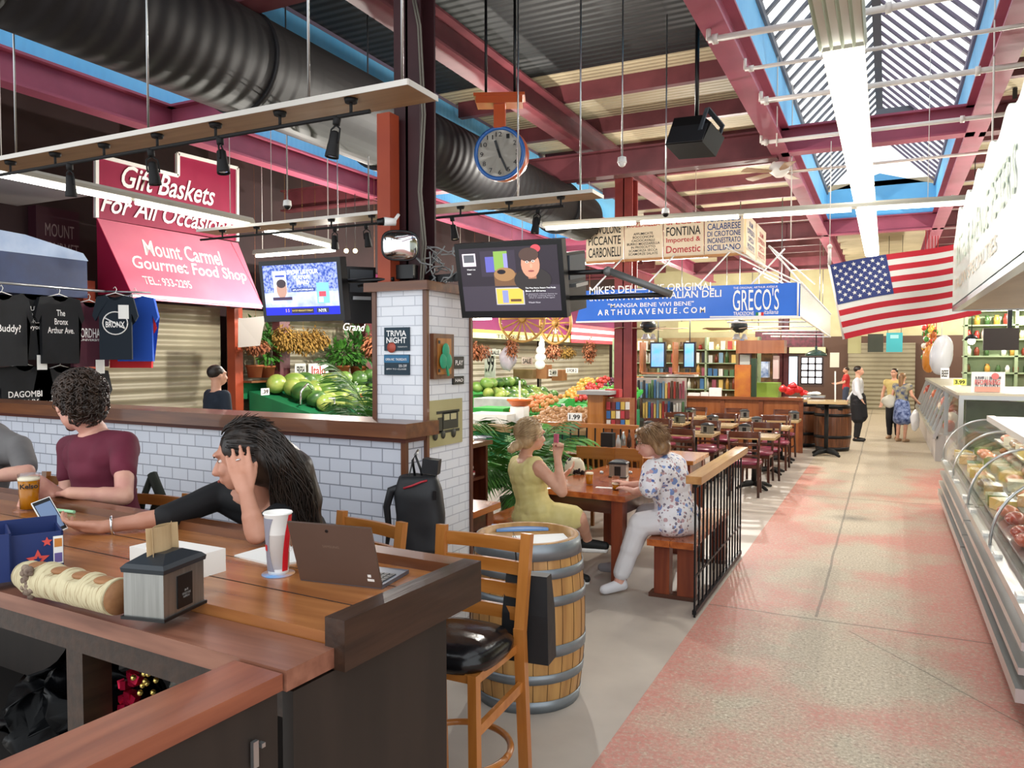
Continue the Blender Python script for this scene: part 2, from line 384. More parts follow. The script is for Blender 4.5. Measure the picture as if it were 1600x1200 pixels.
# left row of shops: shutters along x = -9
def shutter(n, y0, y1, z1=2.6, x=-9.2):
    s = struct(MB().box(x-.08, x, y0, y1, 0, z1), 'door_%d' % n, m_shut)
    return s
for i, (y0, y1) in enumerate(((6.35, 8.62), (8.82, 11.9), (12.0, 15.6), (15.8, 20.5), (20.8, 27))): shutter(2+i, y0, y1)
# ---------------- tiled booth wall and pillar ----------------
m_subway = tile('white_wall_tile', 'd6dae4', 'cdd2de', '8f94a0', .165, .082, .004)
m_subway2 = tile('white_pillar_tile', 'e8ebf0', 'dfe3ea', 'bcc0ca', .165, .060, .003)
WA, WB = V((-2.50, 3.70, 0)), V((-7.6, 3.99, 0)); wd = (WB-WA).normalized(); wn = V((-wd.y, wd.x, 0)); wn = wn if wn.y > 0 else -wn
def wpt(s, t, z): return WA+wd*s+wn*t+V((0, 0, z))
wr = math.atan2(wd.y, wd.x)
def wallbox(s0, s1, t0, t1, z0, z1):
    mb = MB(); mb.box(s0, s1, t0, t1, z0, z1); return mb
def wallobj(mb, name, m):
    o = mb.build(name, m); o.location = WA; 
    o.matrix_world = MX.Translation(WA) @ MX((wd, wn, V((0, 0, 1)))).transposed().to_4x4(); return o
o = tag(wallobj(wallbox(0, 5.1, 0, .19, 0, 1.36), 'wall_booth', m_subway), kind='structure')
o = tag(wallobj(wallbox(-.06, 5.1, -.07, .26, 1.385, 1.47).bev(.008), 'trim_40', m_walnut), kind='structure')
o = tag(wallobj(wallbox(-.02, 5.1, -.02, .21, 1.355, 1.385), 'trim_41', mat('reddish_underside_trim', '5e2c20', .5)), kind='structure')
o = tag(wallobj(wallbox(-.012, .02, -.012, .02, 0, 1.36), 'trim_42', m_walnutz), kind='structure')
PX0, PX1, PY0, PY1, PZ = -2.85, -2.48, 3.90, 4.44, 2.25
struct(MB().box(PX0, PX1, PY0, PY1, 0, PZ), 'column_tiled', m_subway2)
t = MB(); t.box(PX0-.05, PX1+.04, PY0-.05, PY1+.05, PZ, PZ+.055).bev(.006); struct(t, 'trim_43', m_walnut)
for i, (x, y) in enumerate(((PX0, PY0), (PX1, PY0), (PX1, PY1))): struct(MB().box(x-.014, x+.014, y-.014, y+.014, 0, PZ), 'trim_%d' % (44+i), m_walnutz)
# steel columns
def hcol(n, x, y, z0, z1, w=.2, m=m_maroon):
    t = .018; mb = MB(); mb.box(x-w/2, x+w/2, y-w/2, y-w/2+t, z0, z1).box(x-w/2, x+w/2, y+w/2-t, y+w/2, z0, z1).box(x-t/2, x+t/2, y-w/2, y+w/2, z0, z1)
    return struct(mb, n, m)
hcol('column_steel', -2.72, 4.16, PZ+.05, 4.95, .19, mat('dark_maroon_steel', '33181c', .5, 0, '3e2024', 3))
m_redbr = mat('brick_red_column_paint', '8c3a34', .5, 0, '7c3230', 3)
hcol('column_aisle', -3.78, 11.9, 0, 4.68, .29, m_redbr)
hcol('column_far', Py(1225, 500, 21).x, 21, 0, 4.4, .25, m_maroon)
m_orange = mat('orange_red_post_paint', 'a8482a', .5, 0, '983e26', 3)
struct(MB().box(-2.85, -2.755, 3.93, 4.03, PZ+.05, 3.35), 'column_orange', m_orange)
for i, (px, y, w_) in enumerate(((367, 8.72, .16), (440, 9.72, .24), (560, 12.0, .2))):
    p = V((-9.0, y, 0)); struct(MB().box(-9.08, -8.92, y-w_/2, y+w_/2, 0, 2.7), 'column_stall_%d' % (i+1), m_orange if i == 0 else m_maroon)
struct(MB().box(-9.08, -8.92, 6.2, 6.36, 0, 2.8), 'column_stall_4', m_orange)
# ---------------- duct ----------------
m_duct = ribbed('black_spiral_duct', '151517', '1e1d20', 2.4, 'y', .6, .15, .5, .015)
d = MB(); DX, DZ, DR = -4.28, 4.0, .37
d.tube([(DX, .3, DZ), (DX, 6.0, DZ)], DR, 40, cap=True); d.tube([(DX, 5.96, DZ), (DX, 6.06, DZ)], DR+.03, 40)
d.tube([(DX, 6.0, DZ), (DX, 11.2, DZ)], DR-.02, 40)
for y in (2.4, 4.2, 8.2, 10.2): d.tube([(DX, y, DZ), (DX, y+.05, DZ)], DR+.012, 40)
du = solo(d, 'air_duct', m_duct, 'large round black spiral air duct running under the roof', 'duct')
# ---------------- white sprinkler pipes and conduit under the skylight ----------------
m_pipe = mat('white_pipe_paint', 'd6cfc8', .4)
for i, (py, x0, x1, r) in enumerate(((46, -1.25, 1.2, .024), (103, -1.1, 1.6, .016), (157, -1.1, 2.4, .024), (222, -1.3, 2.6, .022), (272, -1.2, 1.9, .018), (330, -3.4, .9, .015))):
    y = Pz(1200, py, 4.25).y
    mb = MB().cyl((x0, y, 4.25), (x1, y, 4.25), r, n=10)
    for x in (x0+.05, (x0+x1)/2, x1-.05): mb.cyl((x-.02, y, 4.25), (x+.02, y, 4.25), r*1.6, n=10)
    mb.cyl((x0, y, 4.25), (x0, y, 4.34), r*.8, n=8)
    solo(mb, 'sprinkler_pipe', m_pipe, 'white sprinkler pipe crossing the aisle skylight, %s from the near end' % ['first', 'second', 'third', 'fourth', 'fifth', 'last and thinnest'][i], 'pipe', 'pipes across the aisle skylight')
# ================= LAMPS =================
def fixture(a, b, label, group, w=.13, wrap=False, ends=None):
    "suspended fluorescent strip from a to b: housing, lit tube, hangers"
    a, b = V(a), V(b); d = (b-a).normalized(); x = d.cross(V((0, 0, 1))).normalized()
    t = thing('fluorescent_light', label, 'light fixture', (a+b)/2, 0, group)
    h = MB(); L_ = (b-a).length
    prof = [(-w/2, 0), (-w/2+.01, .035), (-w/4, .06), (w/4, .06), (w/2-.01, .035), (w/2, 0)]
    h.prism(prof, a, x, (0, 0, 1), d*L_); h.build('housing', mat('beige_lamp_housing', '989488', .5), t)
    n = max(1, round(L_/1.25))
    for i in range(n):
        p, q = a+d*(L_*i/n+.03), a+d*(L_*(i+1)/n-.03)
        if wrap:
            MB().prism([(-w/2+.005, -.005), (-w/2+.02, -.06), (-w/6, -.075), (w/6, -.075), (w/2-.02, -.06), (w/2-.005, -.005)], p, x, (0, 0, 1), q-p).build('diffuser', m_tube, t)
        else: MB().cyl(p-V((0, 0, .022)), q-V((0, 0, .022)), .019, n=10).build('tube', m_tube, t)
    for f in (ends or (.1, .9)):
        p = a+d*(L_*f)+V((0, 0, .06)); MB().cyl(p, V((p.x, p.y, 5.24)), .004, n=6).build('hanger', m_pipe, t)
    return t
t = thing('unlit_fixture', 'unlit finned white fixture at the near end of the lit aisle lights', 'light fixture', (-.30, 4.9, 3.95))
MB().box(-.44, -.16, 4.2, 5.7, 3.96, 4.0).build('housing', m_white, t); fn_ = MB()
for i in range(5): x = -.44+.07*i; fn_.prism([(0, 0), (.012, 0), (.0, -.06), (-.012, 0)], (x, 4.2, 3.96), (1, 0, 0), (0, 0, 1), (0, 1.5, 0))
fn_.build('reflector_fins', mat('pale_greenish_enamel', 'bcc4b0', .4), t); MB().cyl((-.3, 4.9, 4.0), (-.3, 4.9, 4.9), .007, n=6).build('hanger', m_pipe, t)
fixture((-.30, 5.75, 3.95), (-.30, 10.4, 3.95), 'wide lit fluorescent fixture under the aisle skylight, nearest', 'lights down the aisle', .27, True)
fixture((-.30, 10.5, 3.95), (-.30, 14.2, 3.95), 'wide lit fluorescent fixture under the aisle skylight, middle one', 'lights down the aisle', .27, True)
fixture((-.30, 14.3, 3.95), (-.30, 17.2, 3.95), 'wide lit fluorescent fixture under the aisle skylight, farthest', 'lights down the aisle', .27, True)
a, b_ = Pz(850, 355, 3.5), Pz(1530, 313, 3.5)
fixture(a, b_, 'long lit fluorescent strip crossing the aisle above the blue deli banner', 'cross lights', .16)
a, b_ = Pz(-60, 256, 3.2), Pz(392, 350, 3.2)
fixture(a, b_, 'long lit fluorescent strip in front of the crimson gift sign', 'lights over the shop lane', .12)
a, b_ = Pz(412, 357, 3.25), Pz(523, 384, 3.25)
fixture(a, b_, 'short lit fluorescent strip above the blue television', 'lights over the shop lane', .12)
a, b_ = Pz(398, 398, 3.2), Pz(526, 388, 3.2)
fixture(a, b_, 'bare lit fluorescent strip seen just above the top of the blue television', 'lights over the shop lane', .10)
fixture((-4.9, 12.6, 3.5), (-2.6, 12.6, 3.5), 'pale fluorescent strip behind the menu boards', 'cross lights', .14)
for i, (px, py, y) in enumerate(((750, 497, 14), )):
    p = Py(px, py, y); fixture((p.x-.55, y, p.z), (p.x+.3, y, p.z), 'lit fluorescent strip under the large television, beside the wagon wheel', 'cross lights', .1)
# unused builder of an added area light, no fixture behind it
def area(name, loc, sx, sy, e, rx=0, col=(1, .97, .9)):
    l = bpy.data.lights.new(name, 'AREA'); l.shape = 'RECTANGLE'; l.size, l.size_y = sx, sy; l.energy = e; l.color = col
    o = bpy.data.objects.new(name, l); COL.objects.link(o); o.location = loc; o.rotation_euler = (rx, 0, 0); return o
m_track = m_blackm
m_ply = wood('plywood_board', '8c6a48', 'a4805a', 0, 2.0, .5, 0, .05)
def board(x0, x1, y0, y1, z, label, rods, spots, hd):
    t = thing('lighting_board', label, 'lighting board', ((x0+x1)/2, (y0+y1)/2, z), 0, 'plywood lighting boards over the bar')
    MB().box(x0, x1, y0, y1, z, z+.02).build('board', m_ply, t)
    MB().box(x0, x1, y0-.004, y0, z-.004, z+.024).box(x1, x1+.004, y0, y1, z-.004, z+.024).build('metal_edge', mat('aluminium_edge', 'cfcac2', .4, .4), t)
    r = MB(); ty = y0+.05
    for i in range(int((x1-x0)/.45)):
        x = x0+.3+i*.45; r.cyl((x, ty, z-.07), (x, ty, z), .008, n=6); r.cyl((x, ty, z-.02), (x, ty, z), .03, .035, 10)
    r.cyl((x0, ty, z-.075), (x1-.25, ty, z-.075), .011, n=8); r.build('track', m_track, t)
    for x in rods:
        MB().cyl((x, (y0+y1)/2, z+.02), (x, (y0+y1)/2, 5.2), .007, n=6).build('rod', m_steel, t)
    for i, x in enumerate(spots):
        s = thing('track_spotlight', None, None, (x, ty, z-.085)); s['label'] = hd[i]; s['category'] = 'spotlight'; s['group'] = 'black track spotlights'
        MB().lathe([(.018, -.03), (.02, 0), (.012, .012)], n=12).build('clamp', m_track, s, False)
        MB().tube([(0, 0, -.03), (.03, 0, -.05), (.032, 0, -.10), (.03, 0, -.12)], .005, 6).tube([(0, 0, -.03), (-.03, 0, -.05), (-.032, 0, -.10), (-.03, 0, -.12)], .005, 6).build('yoke', m_track, s, False)
        c = MB().lathe([(.012, .03), (.024, .02), (.026, -.02), (.034, -.09), (.034, -.10), (.03, -.10), (.028, -.085)], (0, 0, -.09), 16)
        h = c.build('lamp_housing', m_track, s, False)
        MB().lathe([(.001, -.0), (.028, 0), (.028, .002), (.001, .002)], (0, 0, -.186), 16).build('lens', m_chrome, s, False)
        s.rotation_euler = (.15*math.sin(i*2+1), .12*math.cos(i*3), i)
Z1 = 3.1
yb0, yb1 = Pz(637, 131, Z1).y, Pz(597, 102, Z1).y
spx = lambda pxs, y, z: [Py(p, 200, y).x for p in pxs]
board(-5.35, Pz(637, 131, Z1).x, Pz(637, 131, Z1).y, Pz(637, 131, Z1).y+.26, Z1, 'near plywood board carrying a black spotlight track below the duct', [Py(447, 50, 2.95).x, Py(597, 50, 2.95).x, Py(8, 150, 3.05).x, Py(205, 180, 3.0).x],
      spx((92, 220, 329, 514), 2.97, Z1), ['black spotlight at the left end of the near board', 'black spotlight on the near board in front of the gift sign', 'black spotlight on the near board, right of the gift sign', 'black spotlight under the right end of the near board'])
p = Pz(925, 300, Z1)
board(-6.2, p.x, p.y, p.y+.26, Z1, 'far plywood board with spotlight track passing in front of the columns', [Py(807, 150, p.y+.1).x, Py(905, 150, p.y+.1).x, Py(572, 200, p.y+.1).x],
      spx((522, 571, 706, 841), p.y+.05, Z1), ['black spotlight on the far board above the blue television', 'small black spotlight on the far board, second from its left end', 'black spotlight on the far board above the large television', 'black spotlight near the right tip of the far board'])
# ================= SHOP FRONT ON THE LEFT =================
m_crim = mat('crimson_sign_vinyl', '962446', .45, 0, '8a2040', 2)
m_pinkv = mat('rose_awning_vinyl', 'e8869c', .4, 0, 'e27a92', 1.6)  # rose lightened a little to take in the glare on the slope
m_crimd = mat('deep_crimson_vinyl', 'b02048', .45)
XS = -9.0
P = lambda px, py, x=XS: Px(px, py, x)
t = thing('shop_sign', 'tall stepped crimson sign reading Gift Baskets For All Occasions', 'sign', (XS, 7.6, 3.65))
tl, st0, st1, tr, br, bl = P(150, 243), P(277, 275), P(277, 240), P(370, 263), P(370, 377), P(150, 340)
MB().prism([(q.y, q.z) for q in (bl, br, tr, st1, st0, tl)], (XS-.06, 0, 0), (0, 1, 0), (0, 0, 1), (.06, 0, 0)).build('sign_board', m_crim, t)
fr = MB()
for a, b_ in ((bl, tl), (tl, st0), (st0, st1), (st1, tr), (tr, br)): fr.bar(V((XS+.005, a.y, a.z)), V((XS+.005, b_.y, b_.z)), .045, .045)
fr.build('sign_frame', m_white, t)
Ys, Zs = V((0, 1, 0)), V((0, 0, 1))
def ltxt(s, par, px0, py0, px1, py1, h, m, x=XS+.01, shear=.4, W=None, bold=.012, sp=1.0, dx=0):
    a, b_ = P(px0, py0, x), P(px1, py1, x); U = (b_-a); return text(s, par, m, a, U, W or Zs, U.length, h, shear, bold=bold, sp=sp)
ltxt('Gift Baskets', t, 190, 292, 336, 323, .30, m_white_letter)
ltxt('For All Occasions', t, 157, 330, 361, 368, .25, m_white_letter)
t = thing('shop_awning', 'rose pink sloped awning lettered Mount Carmel Gourmet Food Shop', 'awning', (XS+.3, 7.6, 2.69))
XA = -8.38
a0, a1 = P(153, 342), P(372, 379); b0, b1 = P(206, 458, XA), P(409, 474, XA)
b1 = V((XA, b1.y, b0.z)); a1 = V((XS, a1.y, a1.z))
a1.z = a0.z = (a0.z+a1.z)/2
bk = V((XS, b0.y, b0.z)); a0 = V((XS, b0.y, a0.z)); 
mb = MB().quad(b0, b1, a1, a0); mb.quad(a0+V((-.02, 0, -.03)), a1+V((-.02, 0, -.03)), b1+V((-.02, 0, 0)), b0+V((-.02, 0, 0))); mb.quad(b0+V((0, 0, -.07)), b1+V((0, 0, -.07)), b1, b0); mb.build('awning_cloth', m_pinkv, t)
for yy_ in (b0.y-.01, b1.y): MB().prism([(0, 0), (XS-XA, 0), (XS-XA, a0.z-b0.z)], (XA, yy_, b0.z), (1, 0, 0), (0, 0, 1), (0, .012, 0)).build('awning_side', m_crimd, t)
MB().bar((XA, b0.y, b0.z-.03), (XA, b1.y, b0.z-.03), .03, .03).bar((XS, b0.y, b0.z-.03), (XA, b0.y, b0.z-.03), .03, .03).bar((XS, b1.y, b0.z-.03), (XA, b1.y, b0.z-.03), .03, .03).build('awning_frame', m_steel, t)
U = (b1-b0).normalized(); Wd = (a0-b0).normalized(); SL = (a0-b0).length; WL = (b1-b0).length
def atxt(s, u0, u1, v0, h, **k): text(s, t, m_white_letter, b0+U*(u0*WL)+Wd*(v0*SL), U, Wd, (u1-u0)*WL, h, **k)
atxt('Mount Carmel', .22, .84, .56, .27, shear=.35, bold=.014)
atxt('Gourmet Food Shop', .10, .98, .30, .27, shear=.35, bold=.014)
atxt('TEL.: 933-2295', .12, .46, .14, .13, shear=.1, bold=.01)
# second sign beyond
t = thing('rear_shop_awning', 'pink awning farther down the lane, partly behind the blue television', 'awning', (XS+.2, 10.5, 2.7))
MB().prism([(0, 0), (-.35, .75), (-.39, .75), (-.04, 0)], (XS+.5, 9.3, 2.55), (1, 0, 0), (0, 0, 1), (0, 2.6, 0)).build('awning_cloth', m_pinkv, t)
text('Food Shop', t, m_white_letter, (XS+.49, 9.5, 2.62), Ys, Zs, 2.2, .2, .3, off=.02)
m_plum = mat('plum_awning_vinyl', '7a2c58', .5, 0, '70284e', 1.4); m_yel = mat('yellow_stripe', 'd8b020', .5); m_creamv = mat('cream_valance', 'e4dc92', .5)
t = thing('plum_awning', 'long plum coloured awning with yellow stripe and cream valance over the produce shops', 'awning', (XS+.3, 18, 2.2))
MB().prism([(.55, 0), (0, 1.0), (-.04, 1.0), (.51, 0)], (XS, 12.2, 2.47), (1, 0, 0), (0, 0, 1), (0, 15, 0)).build('awning_cloth', m_plum, t)
MB().box(XS+.55, XS+.57, 12.2, 27.2, 2.42, 2.49).build('yellow_band', m_yel, t)
MB().box(XS+.53, XS+.56, 12.2, 27.2, 2.29, 2.42).build('valance', m_creamv, t)
text('Grand', t, m_white_letter, Px(532, 516, XS+.55), Ys, Zs, .62, .13, .3, off=.06)
text('TEL. 306 -  7186 C', t, m_black_letter, (XS+.57, 16.4, 2.31), Ys, Zs, 3.0, .09, 0, off=.01)
a = Px(893, 528, XS+.62); b_ = Px(962, 545, XS+.62)
t = thing('striped_bunting', 'red and white striped flag draped over the cream valance', 'flag', (a.x, a.y, 2.2))
for i in range(5): MB().box(XS+.6, XS+.615, a.y, b_.y+1, 2.28+i*.11, 2.39+i*.11).build('stripe', m_white if i % 2 else mat('flag_red', 'c22636', .6), t)
# dark inner hall at far left
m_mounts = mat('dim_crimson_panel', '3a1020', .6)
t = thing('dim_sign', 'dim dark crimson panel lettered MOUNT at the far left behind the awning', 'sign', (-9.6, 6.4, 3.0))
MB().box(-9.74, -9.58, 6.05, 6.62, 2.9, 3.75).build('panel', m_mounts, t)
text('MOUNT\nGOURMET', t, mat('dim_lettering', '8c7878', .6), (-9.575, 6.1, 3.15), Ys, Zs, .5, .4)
MB().box(-9.7, -7.6, 3.2, 5.2, 3.55, 3.6)
solo(MB().box(-9.7, -8.2, 3.0, 5.9, 3.72, 3.76), 'ceiling_panel', mat('pale_grey_panel', 'a49c9a', .6), 'pale grey ceiling panel over the stall at the far left', 'ceiling panel')
# blue tarpaulin canopy over the shirt rack
m_tarp = mat('blue_tarpaulin', '1c2c52', .5, 0, '223662', 5, bump=.3, bs=6); m_tarpl = mat('pale_tarpaulin_top', 'a9bcd8', .4, 0, '8ea6cc', 4, bump=.3, bs=7)  # canopy top is a paler copy, overexposure painted into its colour
XR = -8.25
c0, c1, c2, c3 = Px(-30, 448, XR), Px(137, 466, XR), Px(137, 408, XR), Px(-30, 384, XR)
t = thing('stall_canopy', 'blue tarpaulin canopy with pale top above the hanging T-shirts', 'canopy', (XR-.3, 5.2, c1.z))
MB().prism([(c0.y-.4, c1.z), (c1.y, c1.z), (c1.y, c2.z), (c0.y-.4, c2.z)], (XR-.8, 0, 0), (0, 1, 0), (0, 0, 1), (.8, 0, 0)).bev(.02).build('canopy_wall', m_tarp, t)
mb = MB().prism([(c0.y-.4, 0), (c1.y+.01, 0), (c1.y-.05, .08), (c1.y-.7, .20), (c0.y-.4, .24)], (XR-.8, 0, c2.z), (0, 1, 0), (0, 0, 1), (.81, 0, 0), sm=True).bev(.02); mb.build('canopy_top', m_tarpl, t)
# T-shirts
def shirt_outline(w=.27, h=.74, sl=.12):
    return [(-w, 0), (w, 0), (w, h*.72), (w+sl*.55, h*.60), (w+sl, h*.68), (w+.02, h*.97), (.10, h), (.06, h-.04), (0, h-.06), (-.06, h-.04), (-.10, h), (-w-.02, h*.97), (-w-sl, h*.68), (-w-sl*.55, h*.60), (-w, h*.72)]
def shirt(o, U, c, label, txt=None, th=.12, tm=None, w=.24, h=.74, tagp=None, sub=None):
    "T-shirt hanging on a wire hanger; o = bottom centre, U = width direction"
    o, U = V(o), V(U).normalized(); N_ = V((0, 0, 1)).cross(U)*-1
    t = thing('t_shirt', label, 't-shirt', o, 0, 'T-shirts hanging at the stall')
    N_ = U.cross(V((0, 0, 1)))
    mb = MB().prism(shirt_outline(w, h, .07), o-N_*.025, U, (0, 0, 1), N_*.05); bmesh.ops.triangulate(mb.b, faces=[f for f in mb.b.faces if len(f.verts) > 4]); mb.build('shirt_cloth', c, t)
    p = o+V((0, 0, h)); MB().tube([p+V((0, 0, -.02))-U*.16, p+V((0, 0, .03)), p+V((0, 0, -.02))+U*.16], .006, 6).tube([p+V((0, 0, .03)), p+V((0, 0, .07))+U*.015, p+V((0, 0, .10)), p+V((0, 0, .08))-U*.02], .004, 6).build('hanger', m_white, t)
    if txt: text(txt, t, tm or m_white_letter, o+V((0, 0, h*.45))-U*(w*.72)+N_*.026, U, (0, 0, 1), w*1.44, th, bold=.012)
    if sub: text(sub, t, m_white_letter, o+V((0, 0, h*.40))-U*(w*.62)+N_*.026, U, (0, 0, 1), w*1.24, .025, bold=.01)
    if tagp is not None: MB().box(-.055, .055, -.002, .002, -.08, .08, R=MX((U, N_, V((0, 0, 1)))).transposed(), c=o+U*tagp[0]+V((0, 0, tagp[1]))+N_*.035).build('price_tag', m_paper, t)
    return t
m_tee = mat('black_cotton', '1b1d21', .8, 0, '141518', 4, bump=.3, bs=6); m_teem = mat('maroon_cotton', '4e1f30', .8, 0, '441a2a', 4, bump=.3, bs=6)
m_teen = mat('navy_cotton', '14202c', .8)
def sh(px, py, c, label, **k):
    p = Px(px, py, XR+k.pop('dx', 0)); return shirt(p, (0, 1, 0), c, label, **k)
sh(5, 572, m_tee, 'black T-shirt lettered forBuddy, first at the left edge of the rack', txt='forBuddy?', th=.10)
sh(51, 562, m_tee, 'black T-shirt lettered in four white lines, second on the rack', txt='BUY\n1 TODAY\n90RE\nnewyork', th=.26, w=.19, h=.70, dx=-.05, tagp=(.08, -.03))
t_ = sh(94, 568, m_tee, 'black T-shirt lettered The Bronx Arthur Ave., middle of the rack', txt='The\nBronx\nArthur Ave.', th=.26, w=.21)
sh(141, 573, m_teem, 'maroon T-shirt with a white block word across the chest', txt='FORDHAM', th=.11, w=.22, tagp=(.10, .0), sub='UNIVERSITY', dx=-.03)
def lsh(px, lab, tx): p = Px(px, 640, XR-.1); shirt((p.x, p.y, Px(px, 637, XR-.1).z-.33), (0, 1, 0), m_tee, lab, txt=tx, th=.16, w=.25, h=.78)
lsh(38, 'black T-shirt of the lower row with scribbled word over BRONX', 'DAGOMBI\nBRONX'); lsh(95, 'black T-shirt of the lower row lettered BRONX NY', 'BRONX\nNEW YORK'); lsh(135, 'black T-shirt of the lower row with a thin script word', 'brooklyn?')
p = Px(182, 562, -8.0); shirt(p, (.75, .66, 0), m_teen, 'black T-shirt with round BRONX emblem at the end of the rack', w=.17, h=.74, tagp=(.09, .55))
ob = COL.objects[-1]
em = MB(); Ue = V((.75, .66, 0)); Ne = Ue.cross(V((0, 0, 1)))
pts = [p+Ne*.03+V((0, 0, .42))+Ue*(.13*math.cos(a))+V((0, 0, .13*math.sin(a))) for a in [2*PI*i/24 for i in range(25)]]
tee = [o for o in COL.objects if o.get('label', '').startswith('black T-shirt with round')][0]
em.tube(pts, .007, 5); em.tube([p+Ne*.03+V((0, 0, .48))-Ue*.11, p+Ne*.03+V((0, 0, .36))+Ue*.10], .008, 5).build('round_emblem', m_white_letter, tee)
text('BRONX', tee, m_white_letter, p+Ne*.03+V((0, 0, .37))-Ue*.10, Ue, (0, 0, 1), .2, .07, bold=.02)
p = Px(199, 562, -8.12); shirt(p+V((0, .12, -.02)), (.9, .44, 0), mat('royal_blue_cotton', '2456c0', .8), 'bright blue T-shirt behind the emblem shirt', w=.21, h=.78)
p = Px(188, 575, -8.2); shirt(p+V((0, .15, 0)), (.9, .44, 0), mat('red_cotton', 'c8242c', .8), 'red T-shirt showing below the blue and black ones', w=.25, h=.70)
solo(MB().cyl((XR, 4.2, 2.62), (XR, 6.0, 2.62), .015).cyl((XR, 6.0, 2.62), (-7.9, 6.35, 2.62), .012), 'garment_rack', m_steel, 'steel garment rack carrying the T-shirts', 'rack')
# ================= TELEVISIONS =================
EM = {}
def em_m(c, e=.75):
    if c not in EM: EM[c] = mat('screen_glow_%s' % c, c, .4, emit=e)
    return EM[c]
def tv(name, TL, TR, BL, label, thick=.06, screen='0c0c10'):
    U = (TR-TL); W = (TL-BL); w_, h_ = U.length, W.length; U.normalize(); W = (W-U*W.dot(U)).normalized(); N_ = U.cross(W)
    t = thing(name, label, 'television', (TL+TR)/2-W*h_)
    R = MX((U, W, N_)).transposed()
    MB().box(0, w_, 0, h_, -thick, 0, R, BL).bev(.008).build('casing', m_black, t)
    b = .03
    MB().box(b, w_-b, b*1.4, h_-b, 0, .002, R, BL).build('screen', em_m(screen), t)
    scr = [c for c in t.children if c.name.startswith('screen')][0]
    def q(x0, y0, x1, y1, c, lay=1):
        X0, X1 = b+x0*(w_-2*b), b+x1*(w_-2*b); Y0, Y1 = b*1.4+y0*(h_-2.4*b), b*1.4+y1*(h_-2.4*b)
        MB().box(X0, X1, Y0, Y1, .002, .002+.0008*lay, R, BL).build('picture_patch', em_m(c) if isinstance(c, str) else c, scr)
    def e(cx, cy, rx, ry, c, lay=2, n=20):
        X, Y = b+cx*(w_-2*b), b*1.4+cy*(h_-2.4*b); o = BL+U*X+W*Y+N_*(.002+.0008*lay)
        MB().prism([(rx*w_*math.cos(2*PI*i/n), ry*h_*math.sin(2*PI*i/n)) for i in range(n)], o, U, W, N_*.0004).build('picture_patch', em_m(c), scr)
    def tx(s, x, y, w2, h2, c='ffffff', **k): text(s, scr, em_m(c), BL+U*(b+x*(w_-2*b))+W*(b*1.4+y*(h_-2.4*b)), U, W, w2*(w_-2*b), h2*(h_-2.4*b), off=.006, name='screen_text', **k)
    return t, q, e, tx, (U, W, N_)
t, q, e, tx, (U1, W1, N1) = tv('television', Py(403, 409, 3.8), Py(530, 401, 3.8), Py(413, 503, 3.85), 'flat television showing a blue and white hockey picture, on the pillar arm', screen='6f86c8')
m_crowd = mat('blurred_crowd_picture', '2c4aa0', .4, 0, '9aa6d8', 60, emit=.75, ramp=(.4, .6)); m_ice = mat('ice_picture', '9aa8dc', .4, 0, 'c6cef0', 14, emit=.75)
q(0, .45, 1, 1, m_crowd, 1); q(.0, .15, 1, .5, m_ice, 1); q(0, 0, 1, .16, '1420c8', 2); q(.36, .03, .66, .13, '2a2438', 3); q(.14, .40, .32, .88, 'e4e8f4', 3); q(.17, .76, .30, .80, '3c50a8', 4)
e(.25, .52, .065, .15, 'b08878', 4); e(.25, .63, .06, .07, '382c34', 5); q(.12, .30, .38, .36, '3a2a44', 6); q(.38, .46, .70, .53, '2e4484', 4); q(.72, .22, .88, .62, '78b8e4', 3); q(.75, .35, .84, .45, 'd04858', 4); q(.74, .24, .80, .34, 'e8eef8', 4); q(.70, .04, .86, .13, '28304c', 3); q(.1, .22, .3, .27, 'd8dcec', 4)
tx('SHOW US YOUR', .34, .80, .42, .09, bold=.03); tx('PLAYOFF', .43, .70, .22, .08, bold=.03); tx('BEARD', .46, .60, .17, .08, bold=.03); tx('NYR', .73, .05, .1, .06); tx('#PLAYOFFBEARD', .40, .475, .28, .035); tx('5 5', .28, .06, .05, .06, 'f0c030'); tx('PLAYOFF HIGHLIGHTS TONIGHT', .37, .07, .28, .03, 'f0d060')
t, q, e, tx, (U2, W2, N2) = tv('television', Py(708, 382, 3.95), Py(876, 373, 3.95), Py(722, 497, 4.06), 'large flat television showing a dark film page with a man, right of the tiled pillar', screen='3c3640')
q(.0, .40, 1, 1, '2c262e', 1); q(.03, .72, .17, .92, 'd8ccd4', 2); q(.045, .78, .155, .90, '55565c', 3); q(.22, .55, .58, .95, '37303c', 2)
q(.27, .62, .36, .86, '5c5ca8', 3); q(.36, .64, .50, .94, '7ea04c', 3); q(.46, .66, .50, .9, '8a86d0', 4); q(.35, .40, .58, .60, '6b4e38', 4); e(.46, .58, .10, .09, '94704c', 4); e(.43, .62, .04, .03, '1c1820', 5)
e(.74, .48, .17, .16, '302c2c', 4); q(.70, .5, .78, .62, '9a6a54', 5); e(.73, .72, .085, .17, 'c08870', 6); e(.72, .87, .09, .09, '4c3a34', 7); e(.70, .76, .014, .014, 'e8dcd4', 8); e(.76, .77, .014, .014, 'e8dcd4', 8); e(.70, .76, .007, .01, '30221e', 9); e(.76, .77, .007, .01, '30221e', 9); e(.735, .62, .028, .012, '8a4a48', 8); e(.738, .70, .012, .03, 'd09a80', 8)
e(.79, .96, .045, .05, 'c04850', 3); e(.78, .83, .02, .02, 'b8d0cc', 3); q(.35, .10, .64, .37, 'a8a8b0', 3); q(.36, .115, .63, .355, 'e2b04c', 4); q(.42, .13, .48, .33, '8088b4', 5); q(.5, .15, .61, .19, '5c4430', 5)
